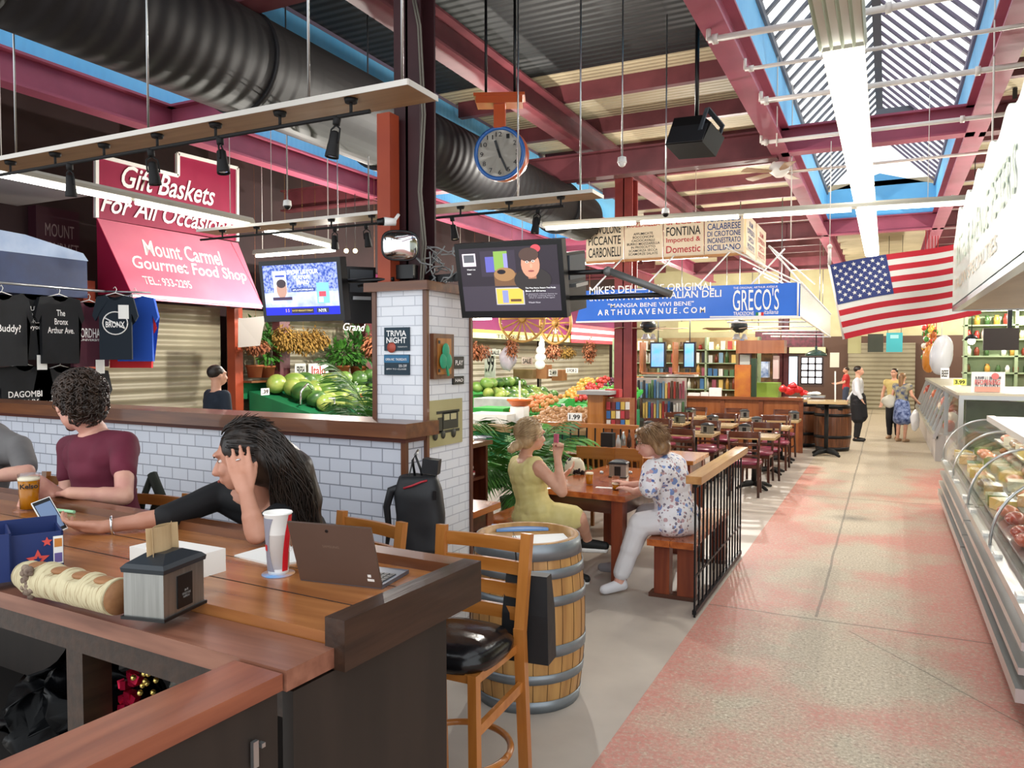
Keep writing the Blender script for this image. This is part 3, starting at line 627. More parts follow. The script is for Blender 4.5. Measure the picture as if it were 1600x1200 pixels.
tx('The Way Home: Season Two Finale', .66, .34, .30, .03); tx('Best of Drama', .66, .30, .2, .026); tx('A detective returns home to\nfind that nothing there is\nwhat it used to be again', .66, .19, .31, .085, 'a8a4ac'); tx('Watch Now', .68, .12, .12, .025, 'c8c4cc'); tx('Watch List', .07, .66, .09, .022); tx('Edit', .07, .59, .04, .022)
def backtv(TL, TR, BL, label, thick):
    U = (TR-TL); W = (TL-BL); w_, h_ = U.length, W.length; U.normalize(); W = (W-U*W.dot(U)).normalized(); N_ = U.cross(W); R = MX((U, W, N_)).transposed()
    t = thing('television', label, 'television', (TL+TR)/2-W*h_)
    MB().box(0, w_, 0, h_, -thick, 0, R, BL).bev(.012).build('casing', m_black, t)
    MB().box(w_*.12, w_*.9, h_*.55, h_*.95, 0, .012, R, BL).build('rear_panel', mat('grey_plastic', '4c5258', .4), t)
    MB().box(w_*.2, w_*.8, h_*.42, h_*.48, 0, .04, R, BL).build('mount', m_steel, t)
    return t
backtv(Py(531, 416, 4.0), Py(578, 418, 4.15), Py(540, 505, 4.05), 'black television seen from behind, right of the blue picture', .07)
backtv(Py(884, 395, 4.25), Py(915, 391, 4.55), Py(886, 490, 4.3), 'slim black television seen edge-on, right of the large one', .05)
t = thing('monitor_bracket', 'folding black and grey pipe arm beside the large television', 'bracket', Py(900, 430, 4.1))
MB().cyl(Py(868, 427, 4.12), Py(951, 424, 4.12), .014).cyl(Py(1048, 460, 4.12), Py(880, 466, 4.16), .014).build('black_rod', m_black, t)
MB().cyl(Py(948, 422, 4.1), Py(1049, 460, 4.1), .02).ell(Py(950, 424, 4.1), .028).build('grey_pipe', mat('grey_pipe_paint', '6a6a68', .4, .4), t)
t = thing('monitor_bracket', 'black swing arm from the pillar top to the blue television', 'bracket', Py(590, 440, 3.9))
MB().cyl(Py(525, 440, 3.9), Py(615, 436, 3.95), .014).cyl(Py(560, 446, 3.95), Py(612, 438, 3.98), .012).build('black_rod', m_black, t)
t = thing('monitor_bracket', 'short black bracket between the pillar top and the large television', 'bracket', Py(700, 445, 4.1))
MB().bar(Py(672, 437, 4.15), Py(730, 432, 4.12), .03, .05).build('black_rod', m_black, t)
# on top of the pillar
solo(MB().box(-.11, .11, -.06, .06, 0, .085, rot(0, 0, .1), Py(628, 437, 4.05)+V((0, 0, .0))).bev(.006), 'router_box', m_black, 'small black receiver box on top of the tiled pillar', 'receiver')
random.seed(3); mb = MB(); c = Py(688, 425, 4.1)
for i in range(16):
    pts = [c+V((random.uniform(-.11, .11), random.uniform(-.08, .08), random.uniform(-.10, .13)))]
    for j in range(5): pts.append(pts[-1]+V((random.uniform(-.06, .06), random.uniform(-.05, .05), random.uniform(-.05, .05))))
    mb.tube(pts, .005, 6)
solo(mb, 'cable_tangle', mat('grey_cable', '8a8c8c', .5), 'tangle of grey cables piled on the pillar top', 'cables', kind='stuff')
mb = MB()
for i, (px, c_) in enumerate(((657, 0), (661, 1))): mb.tube([Py(px, 440, 3.98), Py(px+4, 380, 4.0), Py(px-3, 300, 4.04), Py(px+3, 180, 4.04), Py(px-4, 40, 4.04), Py(px-12, 0, 4.04)], .006, 6)
solo(mb, 'column_cables', mat('pale_cable', '6e6a60', .6), 'pale cables running up the maroon steel column', 'cables')
t = thing('convex_mirror', 'wide convex security mirror on the column above the pillar', 'mirror', Py(625, 385, 3.75))
c = Py(625, 384, 3.82); Nn = (CAM-c); Nn = V((Nn.x+.5, Nn.y, Nn.z*.4+.2)).normalized(); x, y, z = frame(Nn)
R = MX((x, y, z)).transposed(); mb = MB()
def sq(a): r = 1/(abs(math.cos(a))**3.2+abs(math.sin(a))**3.2)**(1/3.2); return r
mb.rings([[c+R @ V((.105*k_*sq(a)*math.cos(a), .085*k_*sq(a)*math.sin(a), .05*math.sqrt(max(0, 1-k_*k_*.95)))) for a in [2*PI*i/32 for i in range(32)]] for k_ in (1, .95, .85, .7, .5, .3, .1, .01)])
mb.build('mirror_face', m_chrome, t)
MB().rings([[c+R @ V((.11*k_*sq(a)*math.cos(a), .09*k_*sq(a)*math.sin(a), h_)) for a in [2*PI*i/32 for i in range(32)]] for k_, h_ in ((.9, -.02), (1, -.01), (1.02, .008), (.97, .012))]).build('rim', m_black, t)
MB().cyl(c-Nn*.02, (-2.7, 4.1, c.z), .012).build('bracket', m_black, t)
t = thing('security_camera', 'small white and black security camera above the convex mirror', 'camera', Py(603, 346, 3.8)); c = Py(600, 346, 3.8)
MB().cyl(c+V((.05, .05, 0)), c, .022, .026).build('body', m_white, t); MB().cyl(c, c-V((.035, .02, .004)), .024, .02).build('lens', m_black, t); MB().cyl(c+V((.04, .04, 0)), c+V((.05, .08, .05)), .01).build('mount', m_white, t)
# hanging cameras / bulbs
for i, (px, py, y, lab) in enumerate(((972, 255, 6.4, 'white hanging camera below the brown beam'), (1040, 334, 7.6, 'small grey dome camera on a thin rod above the menu boards'), (449, 322, 5.6, 'grey dome camera on a rod left of the orange post'))):
    c = Py(px, py, y); t = thing('dome_camera', lab, 'camera', c)
    MB().lathe([(.01, .06), (.035, .05), (.04, .01), (.04, 0)], c, 16).build('housing', m_white, t); MB().ell(c, .034).build('dome', m_dkmetal if i else m_white, t); MB().cyl(c+V((0, 0, .05)), V((c.x, c.y, 5.24)), .007, n=6).build('rod', m_steel, t)
# thin rods from roof
for i, (px, py, y) in enumerate(((765, 165, 6.0), (808, 200, 6.0), (1088, 190, 7.5), (1237, 260, 10.2), (1550, 240, 7.5), (527, 250, 8), (1215, 100, 9))):
    c = Py(px, py, y)
    if i in (0, 1, 2): continue
    solo(MB().cyl(c-V((0, 0, .9)), V((c.x, c.y, 5.24)), .008, n=6), 'hanging_rod', m_pipe if px > 1200 else m_steel, 'thin vertical rod hanging from the roof %s' % ['', '', '', 'left of the flag', 'before the white awning', 'behind the blue television', 'beside the ceiling fan'][i], 'rod')
# ================= CLOCK =================
yc = 6.0; c = Py(781, 240, yc); rc = .23
t = thing('hanging_clock', 'round two-faced orange clock with blue rim hanging from the roof', 'clock', (c.x, c.y, c.z-.3))
n = (V((CAM.x-.3, CAM.y, c.z-.5))-c).normalized(); n = (n+V((-.25, 0, 0))).normalized(); x, y, z = frame(n)
m_or = mat('orange_enamel', 'c85a2c', .3, coat=.4); m_bl = mat('blue_enamel', '2468b8', .3, coat=.4)
MB().lathe([(rc*.8, -.16), (rc*.98, -.15), (rc, -.1), (rc, -.02), (rc*.9, 0)], c, 40, ax=n).build('clock_body', m_or, t)
MB().lathe([(rc*.86, .0), (rc*1.0, 0), (rc*1.0, .03), (rc*.93, .04), (rc*.86, .03), (rc*.86, 0)], c-n*.01, 40, cap=False, ax=n).build('blue_rim', m_bl, t)
MB().lathe([(.001, .012), (rc*.88, .012)], c, 40, ax=n).build('clock_face', mat('ivory_clock_face', 'd8d4c8', .5), t)
X, Y_ = x, y
def face(u, v, l=.016): return c+n*l+X*u+Y_*v
h = MB()
def hand(a, L_, w_): d = X*math.sin(a)+Y_*math.cos(a); h.bar(face(0, 0, .02)-d*.04, face(0, 0, .02)+d*L_, w_, .004, up=n)
hand(2*PI*26/60, rc*.72, .016); hand(2*PI*11.43/12, rc*.5, .022); h.build('hands', m_black, t)
for i in range(1, 13):
    a = 2*PI*i/12; p_ = face(rc*.7*math.sin(a), rc*.7*math.cos(a)); hh = .038; ww = .028*len(str(i)); text(str(i), t, m_black_letter, p_-X*ww/2-Y_*hh/2, X, Y_, ww, hh, name='numeral', off=.001)
tp = c+V((0, 0, rc-.02)); MB().box(-.05, .05, -.05, .05, 0, .2, rot(0, 0, .4), tp).box(-.2, .2, -.09, .09, .2, .26, rot(0, 0, .4), tp).box(-.22, .22, -.1, .1, .26, .285, rot(0, 0, .4), tp).build('orange_bracket', m_or, t)
MB().cyl(tp+V((-.12, -.03, .28)), V((tp.x-.12, tp.y-.03, 5.24)), .012).cyl(tp+V((.13, .03, .28)), V((tp.x+.13, tp.y+.03, 5.24)), .012).build('hanging_rod', m_black, t)
# ================= SPEAKER =================
c = Py(1085, 216, 7.2); R = rot(-.35, .12, -.35)
t = thing('loudspeaker', 'black box loudspeaker hanging on a pole from the roof', 'speaker', c)
MB().prism([(-.2, -.13), (.2, -.13), (.23, .06), (.1, .15), (-.2, .15)], c-R @ V((0, .13, 0)), R @ V((1, 0, 0)), R @ V((0, 0, 1)), R @ V((0, .26, 0))).bev(.012).build('cabinet', m_blackm, t)
MB().box(-.19, .20, -.141, -.13, -.12, .05, R, c).build('grille', mat('charcoal_grille', '26282c', .6), t)
MB().bar(c+R @ V((.15, -.15, -.02)), c+R @ V((.15, -.15, .2)), .05, .012).bar(c+R @ V((.15, .15, -.02)), c+R @ V((.15, .15, .2)), .05, .012).bar(c+R @ V((.15, -.15, .2)), c+R @ V((.15, .15, .2)), .05, .012).build('yoke', mat('slate_bracket', '3c444c', .5), t)
MB().cyl(c+V((.02, 0, .16)), V((c.x+.02, c.y, 5.24)), .02).build('pole', m_black, t)
# ================= FLAG =================
m_fred = mat('flag_red_cloth', 'd02838', .6); m_fwhite = mat('flag_white_cloth', 'f2efe8', .6); m_fblue = mat('flag_blue_cloth', '34407e', .6)
t = thing('national_flag', 'large stars and stripes flag hanging above the aisle', 'flag', Py(1400, 450, 9.2))
cTL, cTR, cBL, cBR = Py(1296, 414, 9.1), Py(1512, 376, 9.35), Py(1320, 530, 9.1), Py(1533, 490, 9.35)
def fpt(u, v, off=0):
    p = cTL*(1-u)*(1-v)+cTR*u*(1-v)+cBL*(1-u)*v+cBR*u*v
    return p+V((0, -off+.035*math.sin(u*9+v*2)*u+.02*math.sin(v*7+u*3), .012*math.sin(u*6)))
NC = 36
def fpatch(u0, u1, v0, v1, nu, nv, off=0):
    mb = MB(); g = [[[mb.b.verts.new(fpt(u0+(u1-u0)*i/nu, v0+(v1-v0)*j/nv, off+s)) for i in range(nu+1)] for j in range(nv+1)] for s in (0, -.004)]
    for s in (0, 1):
        for j in range(nv):
            for i in range(nu): mb._f([g[s][j][i], g[s][j][i+1], g[s][j+1][i+1], g[s][j+1][i]], True)
    return mb
for r in range(13): fpatch(0, 1, r/13, (r+1)/13, NC, 2).build('stripe', m_fwhite if r % 2 else m_fred, t)
ct = fpatch(0, .42, 0, 7/13, 16, 10, .004).build('canton', m_fblue, t)
st = MB()
for r in range(9):
    for q in range(6 if r % 2 == 0 else 5):
        u = .42*((q*2+1+(r % 2))/12); v = (r+1)/10*7/13; o = fpt(u, v, .007)
        o2, o3 = fpt(u+.01, v, .007), fpt(u, v-.01, .007); U = (o2-o).normalized(); W = (o3-o).normalized()
        pl = [((.026 if k_ % 2 == 0 else .0105)*math.sin(PI*k_/5), (.026 if k_ % 2 == 0 else .0105)*math.cos(PI*k_/5)) for k_ in range(10)]
        st.prism(pl, o, U, W, U.cross(W)*.001)
st.build('stars', m_fwhite, ct)
MB().cyl(fpt(0, 0)+V((-.01, 0, .02)), fpt(0, 1)+V((-.01, 0, 0)), .012).build('header_band', m_fwhite, t)
MB().cyl(fpt(0, 0)+V((0, 0, 0)), fpt(0, 0)+V((0, 0, .18)), .018).ell(fpt(0, 0)+V((0, 0, .2)), .026).cyl(fpt(0, 0)+V((0, 0, .2)), V((fpt(0, 0).x, fpt(0, 0).y, 4.2)), .005, n=6).build('hanger', m_pipe, t)
# ================= WHITE AWNING ON THE RIGHT =================
m_vin = mat('white_awning_vinyl', 'c8d2ca', .3, 0, 'bcc8c0', 2, emit=.08)  # weak emission puts the blown-out glow into the vinyl itself
XW = .56
lo = [(8.5, 2.33), (3.2, 2.33)]
top = [(3.2, 3.22)]; n_ = 14
for i in range(n_*6+1):
    f = i/(n_*6); y = 3.2+5.3*f; base = 3.16-.02*f+.04*math.sin(i*2*PI/12); 
    if f > .88: base -= (f-.88)**2*16
    top.append((y, base))
top.append((8.5, 2.84))
t = thing('deli_awning', 'long white awning with scalloped top edge and faint green lettering at upper right', 'awning', (XW+.3, 6, 2.33))
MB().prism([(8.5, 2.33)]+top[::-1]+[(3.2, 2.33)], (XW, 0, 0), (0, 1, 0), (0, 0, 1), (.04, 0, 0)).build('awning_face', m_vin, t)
text("ARTHUR AVENUE PETER'S", t, mat('pale_green_lettering', 'b4ccb4', .5), (XW-.003, 8.1, 2.66), (0, -1, 0), (0, 0, 1), 3.6, .26, sp=1.1)
text("ITALIAN SPECIALTIES", t, mat('pale_brown_lettering', 'd0bca0', .5), (XW-.003, 8.2, 2.46), (0, -1, 0), (0, 0, 1), 3.0, .10)
mb = MB().box(XW+.04, 3.2, 3.2, 8.5, 2.30, 2.345); mb.build('soffit', ribbed('beige_soffit_panels', 'a89c86', 'b4a890', 2.5, 'y', .5, 0, .3, .01), t)
MB().box(XW, XW+.06, 3.2, 8.5, 2.29, 2.34).box(XW, 3.2, 8.46, 8.52, 2.29, 2.36).box(XW+.9, XW+.94, 8.46, 8.5, 2.3, 4.2).build('awning_frame', m_steel, t)
MB().box(XW+.04, 3.2, 8.46, 8.5, 2.36, 2.8).build('awning_end', mat('teal_grey_panel', '4d8086', .6), t)
# ================= BLUE DELI BANNER =================
YB = 11.0
m_azure = mat('azure_banner_vinyl', '2a70dc', .35, 0, '2567d0', 1.5)
b0, b1, b2, b3 = Py(900, 502, YB), Py(1250, 500, YB), Py(1250, 441, YB), Py(914, 449, YB)
t = thing('deli_banner', "blue banner lettered MIKE'S DELI THE ORIGINAL ARTHUR AVENUE ITALIAN DELI", 'banner', (b0.x+1.5, YB, b0.z))
MB().prism([(b0.x, b0.z), (b1.x, b0.z), (b2.x, b2.z), (b0.x+.12, b2.z)], (0, YB, 0), (1, 0, 0), (0, 0, 1), (0, .03, 0)).build('banner_cloth', m_azure, t)
MB().box(b0.x, b1.x, YB-.01, YB+.04, b0.z-.025, b0.z).build('bottom_rail', m_white, t)
def btx(s, px0, px1, pyb, h, **k): a, c_ = Py(px0, pyb, YB), Py(px1, pyb, YB); text(s, t, m_white_letter, (a.x, YB, a.z), (1, 0, 0), (0, 0, 1), c_.x-a.x, h, **k)
btx("MIKE'S DELI—THE ORIGINAL", 921, 1116, 460, .115, bold=.012); btx('ARTHUR AVENUE ITALIAN DELI', 914, 1127, 471, .10, bold=.012)
btx('"MANGIA BENE VIVI BENE"', 950, 1084, 481, .062, bold=.008); btx('A R T H U R A V E N U E . C O M', 934, 1102, 493, .085, bold=.02)
btx("GRECO'S", 1145, 1217, 486, .30, bold=-.0); btx('TRADIZIONE', 1146, 1178, 493, .05, bold=.01); btx('italiana', 1193, 1216, 491, .06, shear=.3); btx('THE ORIGINAL ARTHUR AVENUE', 1146, 1215, 452, .03)
for i, c_ in enumerate(('2e8048', 'f4f4f0', 'c83038')): a = Py(1181+i*4, 492, YB); MB().box(a.x, a.x+.036, YB-.006, YB, a.z-.01, a.z+.035).build('flag_patch', mat('patch_%s' % c_, c_, .6), t)
m_azl = mat('sheeny_pale_blue_vinyl', '8fa8d8', .2, 0, 'aab8de', 1.2, coat=.6)  # white-blue sheen is worked into the base colour
s0, s1 = V((b1.x, YB, b0.z)), V((b1.x-.02, YB+6.5, b0.z-.12)); s2, s3 = V((b1.x-.02, YB+6.5, b2.z-.1)), V((b1.x, YB, b2.z))
t = thing('deli_side_awning', 'pale sheeny blue side awning receding from the banner end', 'awning', s0)
MB().quad(s0, s1, s2, s3).quad(s0+V((-.02, 0, 0)), s3+V((-.02, 0, 0)), s2+V((-.02, 0, 0)), s1+V((-.02, 0, 0))).build('awning_cloth', m_azl, t)
fr = MB()
for f in (0, .2, .4, .6, .8, 1): p = s0.lerp(s1, f); q_ = s3.lerp(s2, f); fr.cyl(p+V((-.03, 0, 0)), q_+V((-.03, 0, 0)), .012, n=8); fr.cyl(q_+V((-.03, 0, 0)), q_+V((-1.0, 0, .55)), .012, n=8); fr.cyl(p+V((-.03, 0, 0)), p+V((-1.2, 0, .02)), .012, n=8)
fr.cyl(s0, s1, .018).cyl(s3, s2, .018)
for x in (-4.1, -3.3, -2.5, -1.75): fr.cyl((x, YB+.05, b2.z-.05), (x+.45, YB+.3, b2.z+.5), .012, n=8)
fr.cyl((b1.x, YB+.03, b2.z), (b1.x-.45, YB+.3, b2.z+.55), .014, n=8).cyl((b1.x-.45, YB+.3, b2.z+.55), (b1.x-.3, YB+6, b2.z+.5), .014, n=8)
fr.build('awning_frame', m_white, t)
# ================= MENU BOARDS =================
YM = 11.35
m_mb = mat('cream_menu_board', 'e0d0b4', .5, 0, 'd6c4a6', 2); m_orl = mat('tan_edge', 'c08a54', .5)
xs = [915, 975, 1036, 1100, 1163]
cols = [(('PROVOLONE', 'k', .14), ('PICCANTE', 'k', .15), ('CARBONELLI', 'k', .17)), (('MOZZARELLA', 'r', .11), ('AFFUMICATE\nBOCCONCINI\nCACIOCAVALLI\nBURRO MOZZARELLA\nIN PROSCIUTTO\nSCAMORZA SECCA\nSCAMORZE SALATE', 'k', .52)),
        (('SPECIAL', 'r', .09), ('FONTINA', 'k', .16), ('Imported &', 'r', .11), ('Domestic', 'r', .13)), (('FORMAGGIO', 'b', .10), ('CALABRESE', 'b', .12), ('DI CROTONE', 'b', .10), ('INCANESTRATO', 'b', .10), ('SICILIANO', 'b', .11))]
zt, zb = Py(1100, 332, YM).z, Py(1100, 398, YM).z
CM = dict(k=m_black_letter, r=m_red_letter, b=m_blue_letter)
for i in range(4):
    x0, x1 = Py(xs[i], 370, YM).x, Py(xs[i+1], 370, YM).x
    t = thing('menu_board', ['cream menu board lettered PROVOLONE PICCANTE', 'cream menu board with a red MOZZARELLA heading and small black list', 'cream menu board lettered FONTINA Imported and Domestic', 'cream menu board with blue cheese names, nearest the corner'][i], 'menu board', ((x0+x1)/2, YM, zb), 0, 'hand-lettered menu boards')
    MB().box(x0+.01, x1-.01, YM, YM+.04, zb, zt).bev(.008).build('board', m_mb, t)
    MB().box(x0+.005, x1-.005, YM-.006, YM+.045, zb-.035, zb).build('bottom_edge', m_orl, t)
    tot = sum(c_[2] for c_ in cols[i]); av = zt-zb-.10; z = zt-.05
    for s, c_, h_ in cols[i]:
        hh = h_/tot*av*.80; z -= h_/tot*av
        text(s, t, CM[c_], (x0+.05, YM, z), (1, 0, 0), (0, 0, 1), x1-x0-.1, hh, bold=.012)
xm = Py(1163, 370, YM).x
for i, (pa, pb) in enumerate(((1165, 1181), (1182, 1197))):
    ya, yb = Px(pa, 380, xm).y, Px(pb, 380, xm).y
    t = thing('menu_board', 'side menu board round the corner, %s' % ['nearer one with blue writing', 'farther one with red and blue writing'][i], 'menu board', (xm, (ya+yb)/2, zb), 0, 'hand-lettered menu boards')
    MB().box(xm-.04, xm, ya+.05, yb-.02, zb, zt-.02).build('board', m_mb, t)
    text('SALAMI\nSOPPRESSATA\nCAPICOLA\nPROSCIUTTO', t, [m_blue_letter, m_red_letter][i], (xm, ya+.15, zb+.1), (0, 1, 0), (0, 0, 1), yb-ya-.3, zt-zb-.2, bold=.01)
# ================= CEILING FANS =================
m_blade = mat('pale_wood_blade', 'b89a7c', .5, 0, 'a88a6c', 5)
def fan(px, py, y, r, label, mb_, mh, a0=.3, zt=None, light=True):
    c = Py(px, py, y); t = thing('ceiling_fan', label, 'ceiling fan', c, 0, 'ceiling fans')
    MB().lathe([(.02, .14), (.09, .12), (.13, .06), (.13, .0), (.07, -.05), (.05, -.07)], c, 20).build('motor', mh, t)
    MB().cyl(c+V((0, 0, .12)), V((c.x, c.y, zt or c.z+.6)), .014).build('downrod', mh, t)
    for i in range(5):
        a = a0+2*PI*i/5; d = V((math.cos(a), math.sin(a), 0)); s_ = V((-d.y, d.x, .12))
        MB().prism([(.10, -.02), (.2, -.055), (r, -.07), (r+.02, 0), (r, .07), (.2, .055), (.10, .02)], c+V((0, 0, -.01)), d, s_, V((0, 0, .008))).build('blade', mb_, t)
    if light:
        for i in range(3): a = 2*PI*i/3; MB().lathe([(.02, .02), (.05, -.05), (.055, -.07)], c+V((.08*math.cos(a), .08*math.sin(a), -.11)), 12).build('glass_shade', mat('frosted_glass_shade', 'dcdad0', .3), t)
    return t
fan(1013, 513, 12.2, .62, 'ceiling fan under the blue banner, left one with light wooden blades', m_blade, mat('dark_green_motor', '2c3430', .4))
fan(1155, 513, 12.6, .62, 'ceiling fan under the blue banner, right one above the counter', m_blade, mat('dark_green_motor', '2c3430', .4), .1)
fan(1218, 268, 10.4, .5, 'white ceiling fan with tan blades hanging below the maroon beam', m_blade, m_white, .05, 4.3, False)
# ================= DISPLAY CASES ON THE RIGHT =================
m_caseglass = mat('display_glass', 'e8f6f2', .03, 0, trans=1, ior=1.12, alpha=.22)
m_caseglass.node_tree.nodes['Principled BSDF'].inputs['Specular IOR Level'].default_value = 1
m_casein = mat('case_interior_grey', '8c8c84', .4); m_alu = mat('brushed_aluminium', 'c4c8c8', .28, .85); m_casewh = mat('case_white_enamel', 'd6d4d0', .3)
m_casebase = mat('case_lower_panel', 'b0aaa6', .35)
XC = .62
def profile(xb=XC, hb=.58, ht=1.10, dx=.48):
    "curved glass front from the ledge up to the deck edge"
    pts = []
    for i in range(13):
        f = i/12; a = f*PI/2; pts.append((xb+.02+dx*(1-math.cos(a))**1.0, hb+(ht-hb)*math.sin(a)**.92))
    return pts
def case(y0, y1, label, near=True, xb=XC):
    t = thing('display_case', label, 'display case', (xb+.6, (y0+y1)/2, 0), 0, 'refrigerated deli cases')
    MB().box(xb+.10, xb+1.3, y0, y1, 0.0, .14).build('plinth', m_blackm, t)
    MB().box(xb+.04, xb+1.3, y0, y1, .14, .58).build('lower_panel', m_casebase, t)
    b = MB(); b.box(xb-.03, xb+.05, y0, y1, .16, .23).box(xb-.02, xb+.045, y0, y1, .30, .335).box(xb-.01, xb+.05, y0, y1, .42, .46).box(xb, xb+.06, y0, y1, .55, .60).bev(.008); b.build('bumper_rail', m_alu, t)
    pr = profile(xb); g = MB(); g.keep = 1
    n = max(1, round((y1-y0)/1.85))
    for j in range(n):
        ya, yb = y0+(y1-y0)*j/n+.012, y0+(y1-y0)*(j+1)/n-.012
        g = MB(); rs = []
        for x, z in pr: rs.append([V((x, ya, z)), V((x, yb, z))])
        vv = [[g.b.verts.new(p) for p in r] for r in rs]
        for i in range(len(vv)-1): g._f([vv[i][0], vv[i][1], vv[i+1][1], vv[i+1][0]], True)
        g.build('curved_glass', m_caseglass, t)
        d = MB(); d.tube([(x-.004, yb+.012, z) for x, z in pr], .011, 6); d.build('glass_joint', m_alu, t)
        for f_ in (.2, .8): 
            MB().box(xb+.005, xb+.05, ya+(yb-ya)*f_-.05, ya+(yb-ya)*f_+.05, .565, .62).bev(.008).build('glass_clamp', m_white, t)
    MB().box(pr[-1][0], xb+1.3, y0, y1, 1.10, 1.14).bev(.01).box(pr[-1][0]-.03, pr[-1][0]+.05, y0, y1, 1.085, 1.15).build('top_deck', m_casewh, t)
    MB().box(xb+.98, xb+1.28, y0, y1, .58, 1.1).box(xb+.1, xb+1.28, y0, y1, .56, .60).box(xb+.3, xb+.98, y0, y1, .60, .70).build('interior', m_casein, t)
    MB().box(xb+.55, xb+1.0, y0, y1, .86, .875).box(xb+.12, xb+.5, y0, y1, .635, .65).build('shelf', m_steel, t)
    MB().cyl((pr[-1][0]+.03, y0+.1, 1.06), (pr[-1][0]+.03, y1-.1, 1.06), .014, n=8).build('tube', m_tube, t)
    for y in (y0, y1):
        MB().prism(pr+[(xb+1.3, 1.12), (xb+1.3, .58), (xb+.02, .58)], (0, y-.006, 0), (1, 0, 0), (0, 0, 1), (0, .012, 0)).build('end_glass', m_caseglass, t)
    return t
case(4.4, 7.5, 'curved-glass refrigerated deli case nearest on the right')
case(7.54, 10.75, 'curved-glass refrigerated deli case, second one along the aisle')
# wrapped goods inside the two cases: trays with cheeses and meats
random.seed(11)
gc = [('e0c46c', 'yellow cheese'), ('a84c3c', 'red salami'), ('e8e0c8', 'white cheese'), ('7a5a3c', 'brown cured meat'), ('5c7a3c', 'green olive'), ('c87858', 'pink ham'), ('d8b080', 'tan cheese')]
gm = [(mat('goods_'+c, c, .25, coat=.5), n) for c, n in gc]
loafs = []
for i, (m_, nme) in enumerate(gm):
    mb = MB(); mb.ell((0, 0, .045), (.075, .11, .05), 12, 8) if i % 2 else mb.box(-.07, .07, -.10, .10, 0, .085).bev(.02, 3)
    me = mb.build('wrapped_%s' % nme.replace(' ', '_').replace('yellow_', '').replace('white_', '').replace('red_', '').replace('brown_', '').replace('green_', '').replace('pink_', '').replace('tan_', ''), m_); loafs.append(me)
cnt = 0
for y in [4.6+.27*i for i in range(23)]:
    if abs(y-7.52) < .16: continue
    for j, (x, z) in enumerate(((XC+.22, .652), (XC+.42, .702), (XC+.64, .702), (XC+.64, .877), (XC+.84, .877))):
        if random.random() < .12: continue
        src = random.randrange(7); o = loafs[src]; c_ = o.copy(); COL.objects.link(c_); c_.location = (x+random.uniform(-.02, .02), y+random.uniform(-.03, .03), z); c_.rotation_euler = (0, 0, random.uniform(-.4, .4)); cnt += 1
        tag(c_, 'wrapped %s lying on the shelves of the curved-glass cases' % gm[src][1], 'deli food', 'wrapped %ss in the deli cases' % gm[src][1])
for o in loafs: bpy.data.objects.remove(o)
# taller flat case beyond
YT0 = Px(1495, 617, XC+.3).y
t = thing('tall_display_case', 'taller square glass case with stainless frame beyond the curved cases', 'display case', (1.9, 13, 0))
x0, x1, y0, y1, zt_ = XC+.32, XC+2.6, 12.3, 15.2, 1.32
MB().box(x0, x1, y0, y1, 0, .5).build('base', m_casebase, t)
f = MB()
for x in (x0, x1):
    for y in (y0, y1): f.box(x-.03, x+.03, y-.03, y+.03, .5, zt_)
f.box(x0-.03, x1+.03, y0-.04, y0+.04, zt_-.06, zt_).box(x0-.03, x0+.03, y0, y1, zt_-.06, zt_).box(x0-.03, x1, y0-.03, y0+.03, .5, .56)
f.build('steel_frame', m_alu, t)
MB().box(x0-.05, x1+.05, y0-.05, y1, zt_, zt_+.035).build('top_deck', mat('beige_top', 'ccc8b4', .4), t)
MB().box(x0, x1, y0, y0+.01, .56, zt_-.06).box(x0, x0+.01, y0, y1, .56, zt_-.06).build('glass_panel', m_caseglass, t)
MB().box(x0+.1, x1, y0+.5, y0+.55, .5, zt_-.1).build('inner_panel', mat('dark_green_reflecting_panel', '5c6658', .25, 0, '707c6c', 3), t)
MB().box(x0+.1, x1-.1, y0+.1, y0+.5, .8, .82).build('shelf', m_steel, t)
# long row of meat cases
t = thing('butcher_case', 'long glass butcher case with joints of meat running down the far aisle', 'display case', (1.3, 19, 0))
MB().box(.80, 2.0, 15.5, 25, 0, .45).build('lower_panel', m_casebase, t)
f = MB()
for i in range(11): y = 15.5+i*.95; f.bar((.78, y, .4), (1.05, y, 1.2), .05, .05)
f.box(1.0, 2.0, 15.5, 25, 1.2, 1.26).box(.76, .84, 15.5, 25, .40, .48); f.build('steel_frame', m_alu, t)
MB().prism([(.79, .46), (.80, .46), (1.06, 1.2), (1.05, 1.2)], (0, 15.5, 0), (1, 0, 0), (0, 0, 1), (0, 9.5, 0)).build('glass_panel', m_caseglass, t)
mt = [mat('meat_orange', 'c46a48', .4), mat('meat_pink', 'c88478', .4), mat('fat_cream', 'e0d2ba', .4), mat('lettuce_green', '6c8a4a', .5), mat('meat_red', '9a4438', .4)]
for i in range(34):
    y = 15.7+i*.27; z = .62+.13*(i % 4); x = 1.02+.06*(i % 3)
    o = solo(MB().ell((x, y, z), (.10, .10, .11), 10, 6), 'meat_joint', mt[(i*7) % 5], 'joint of meat or produce stacked in the long butcher case', 'meat', 'goods in the butcher case')
solo(MB().box(1.9, 2.0, 15.5, 25, .0, 1.25), 'case_rear_panel', m_casein, 'grey rear panel behind the butcher case', 'panel')
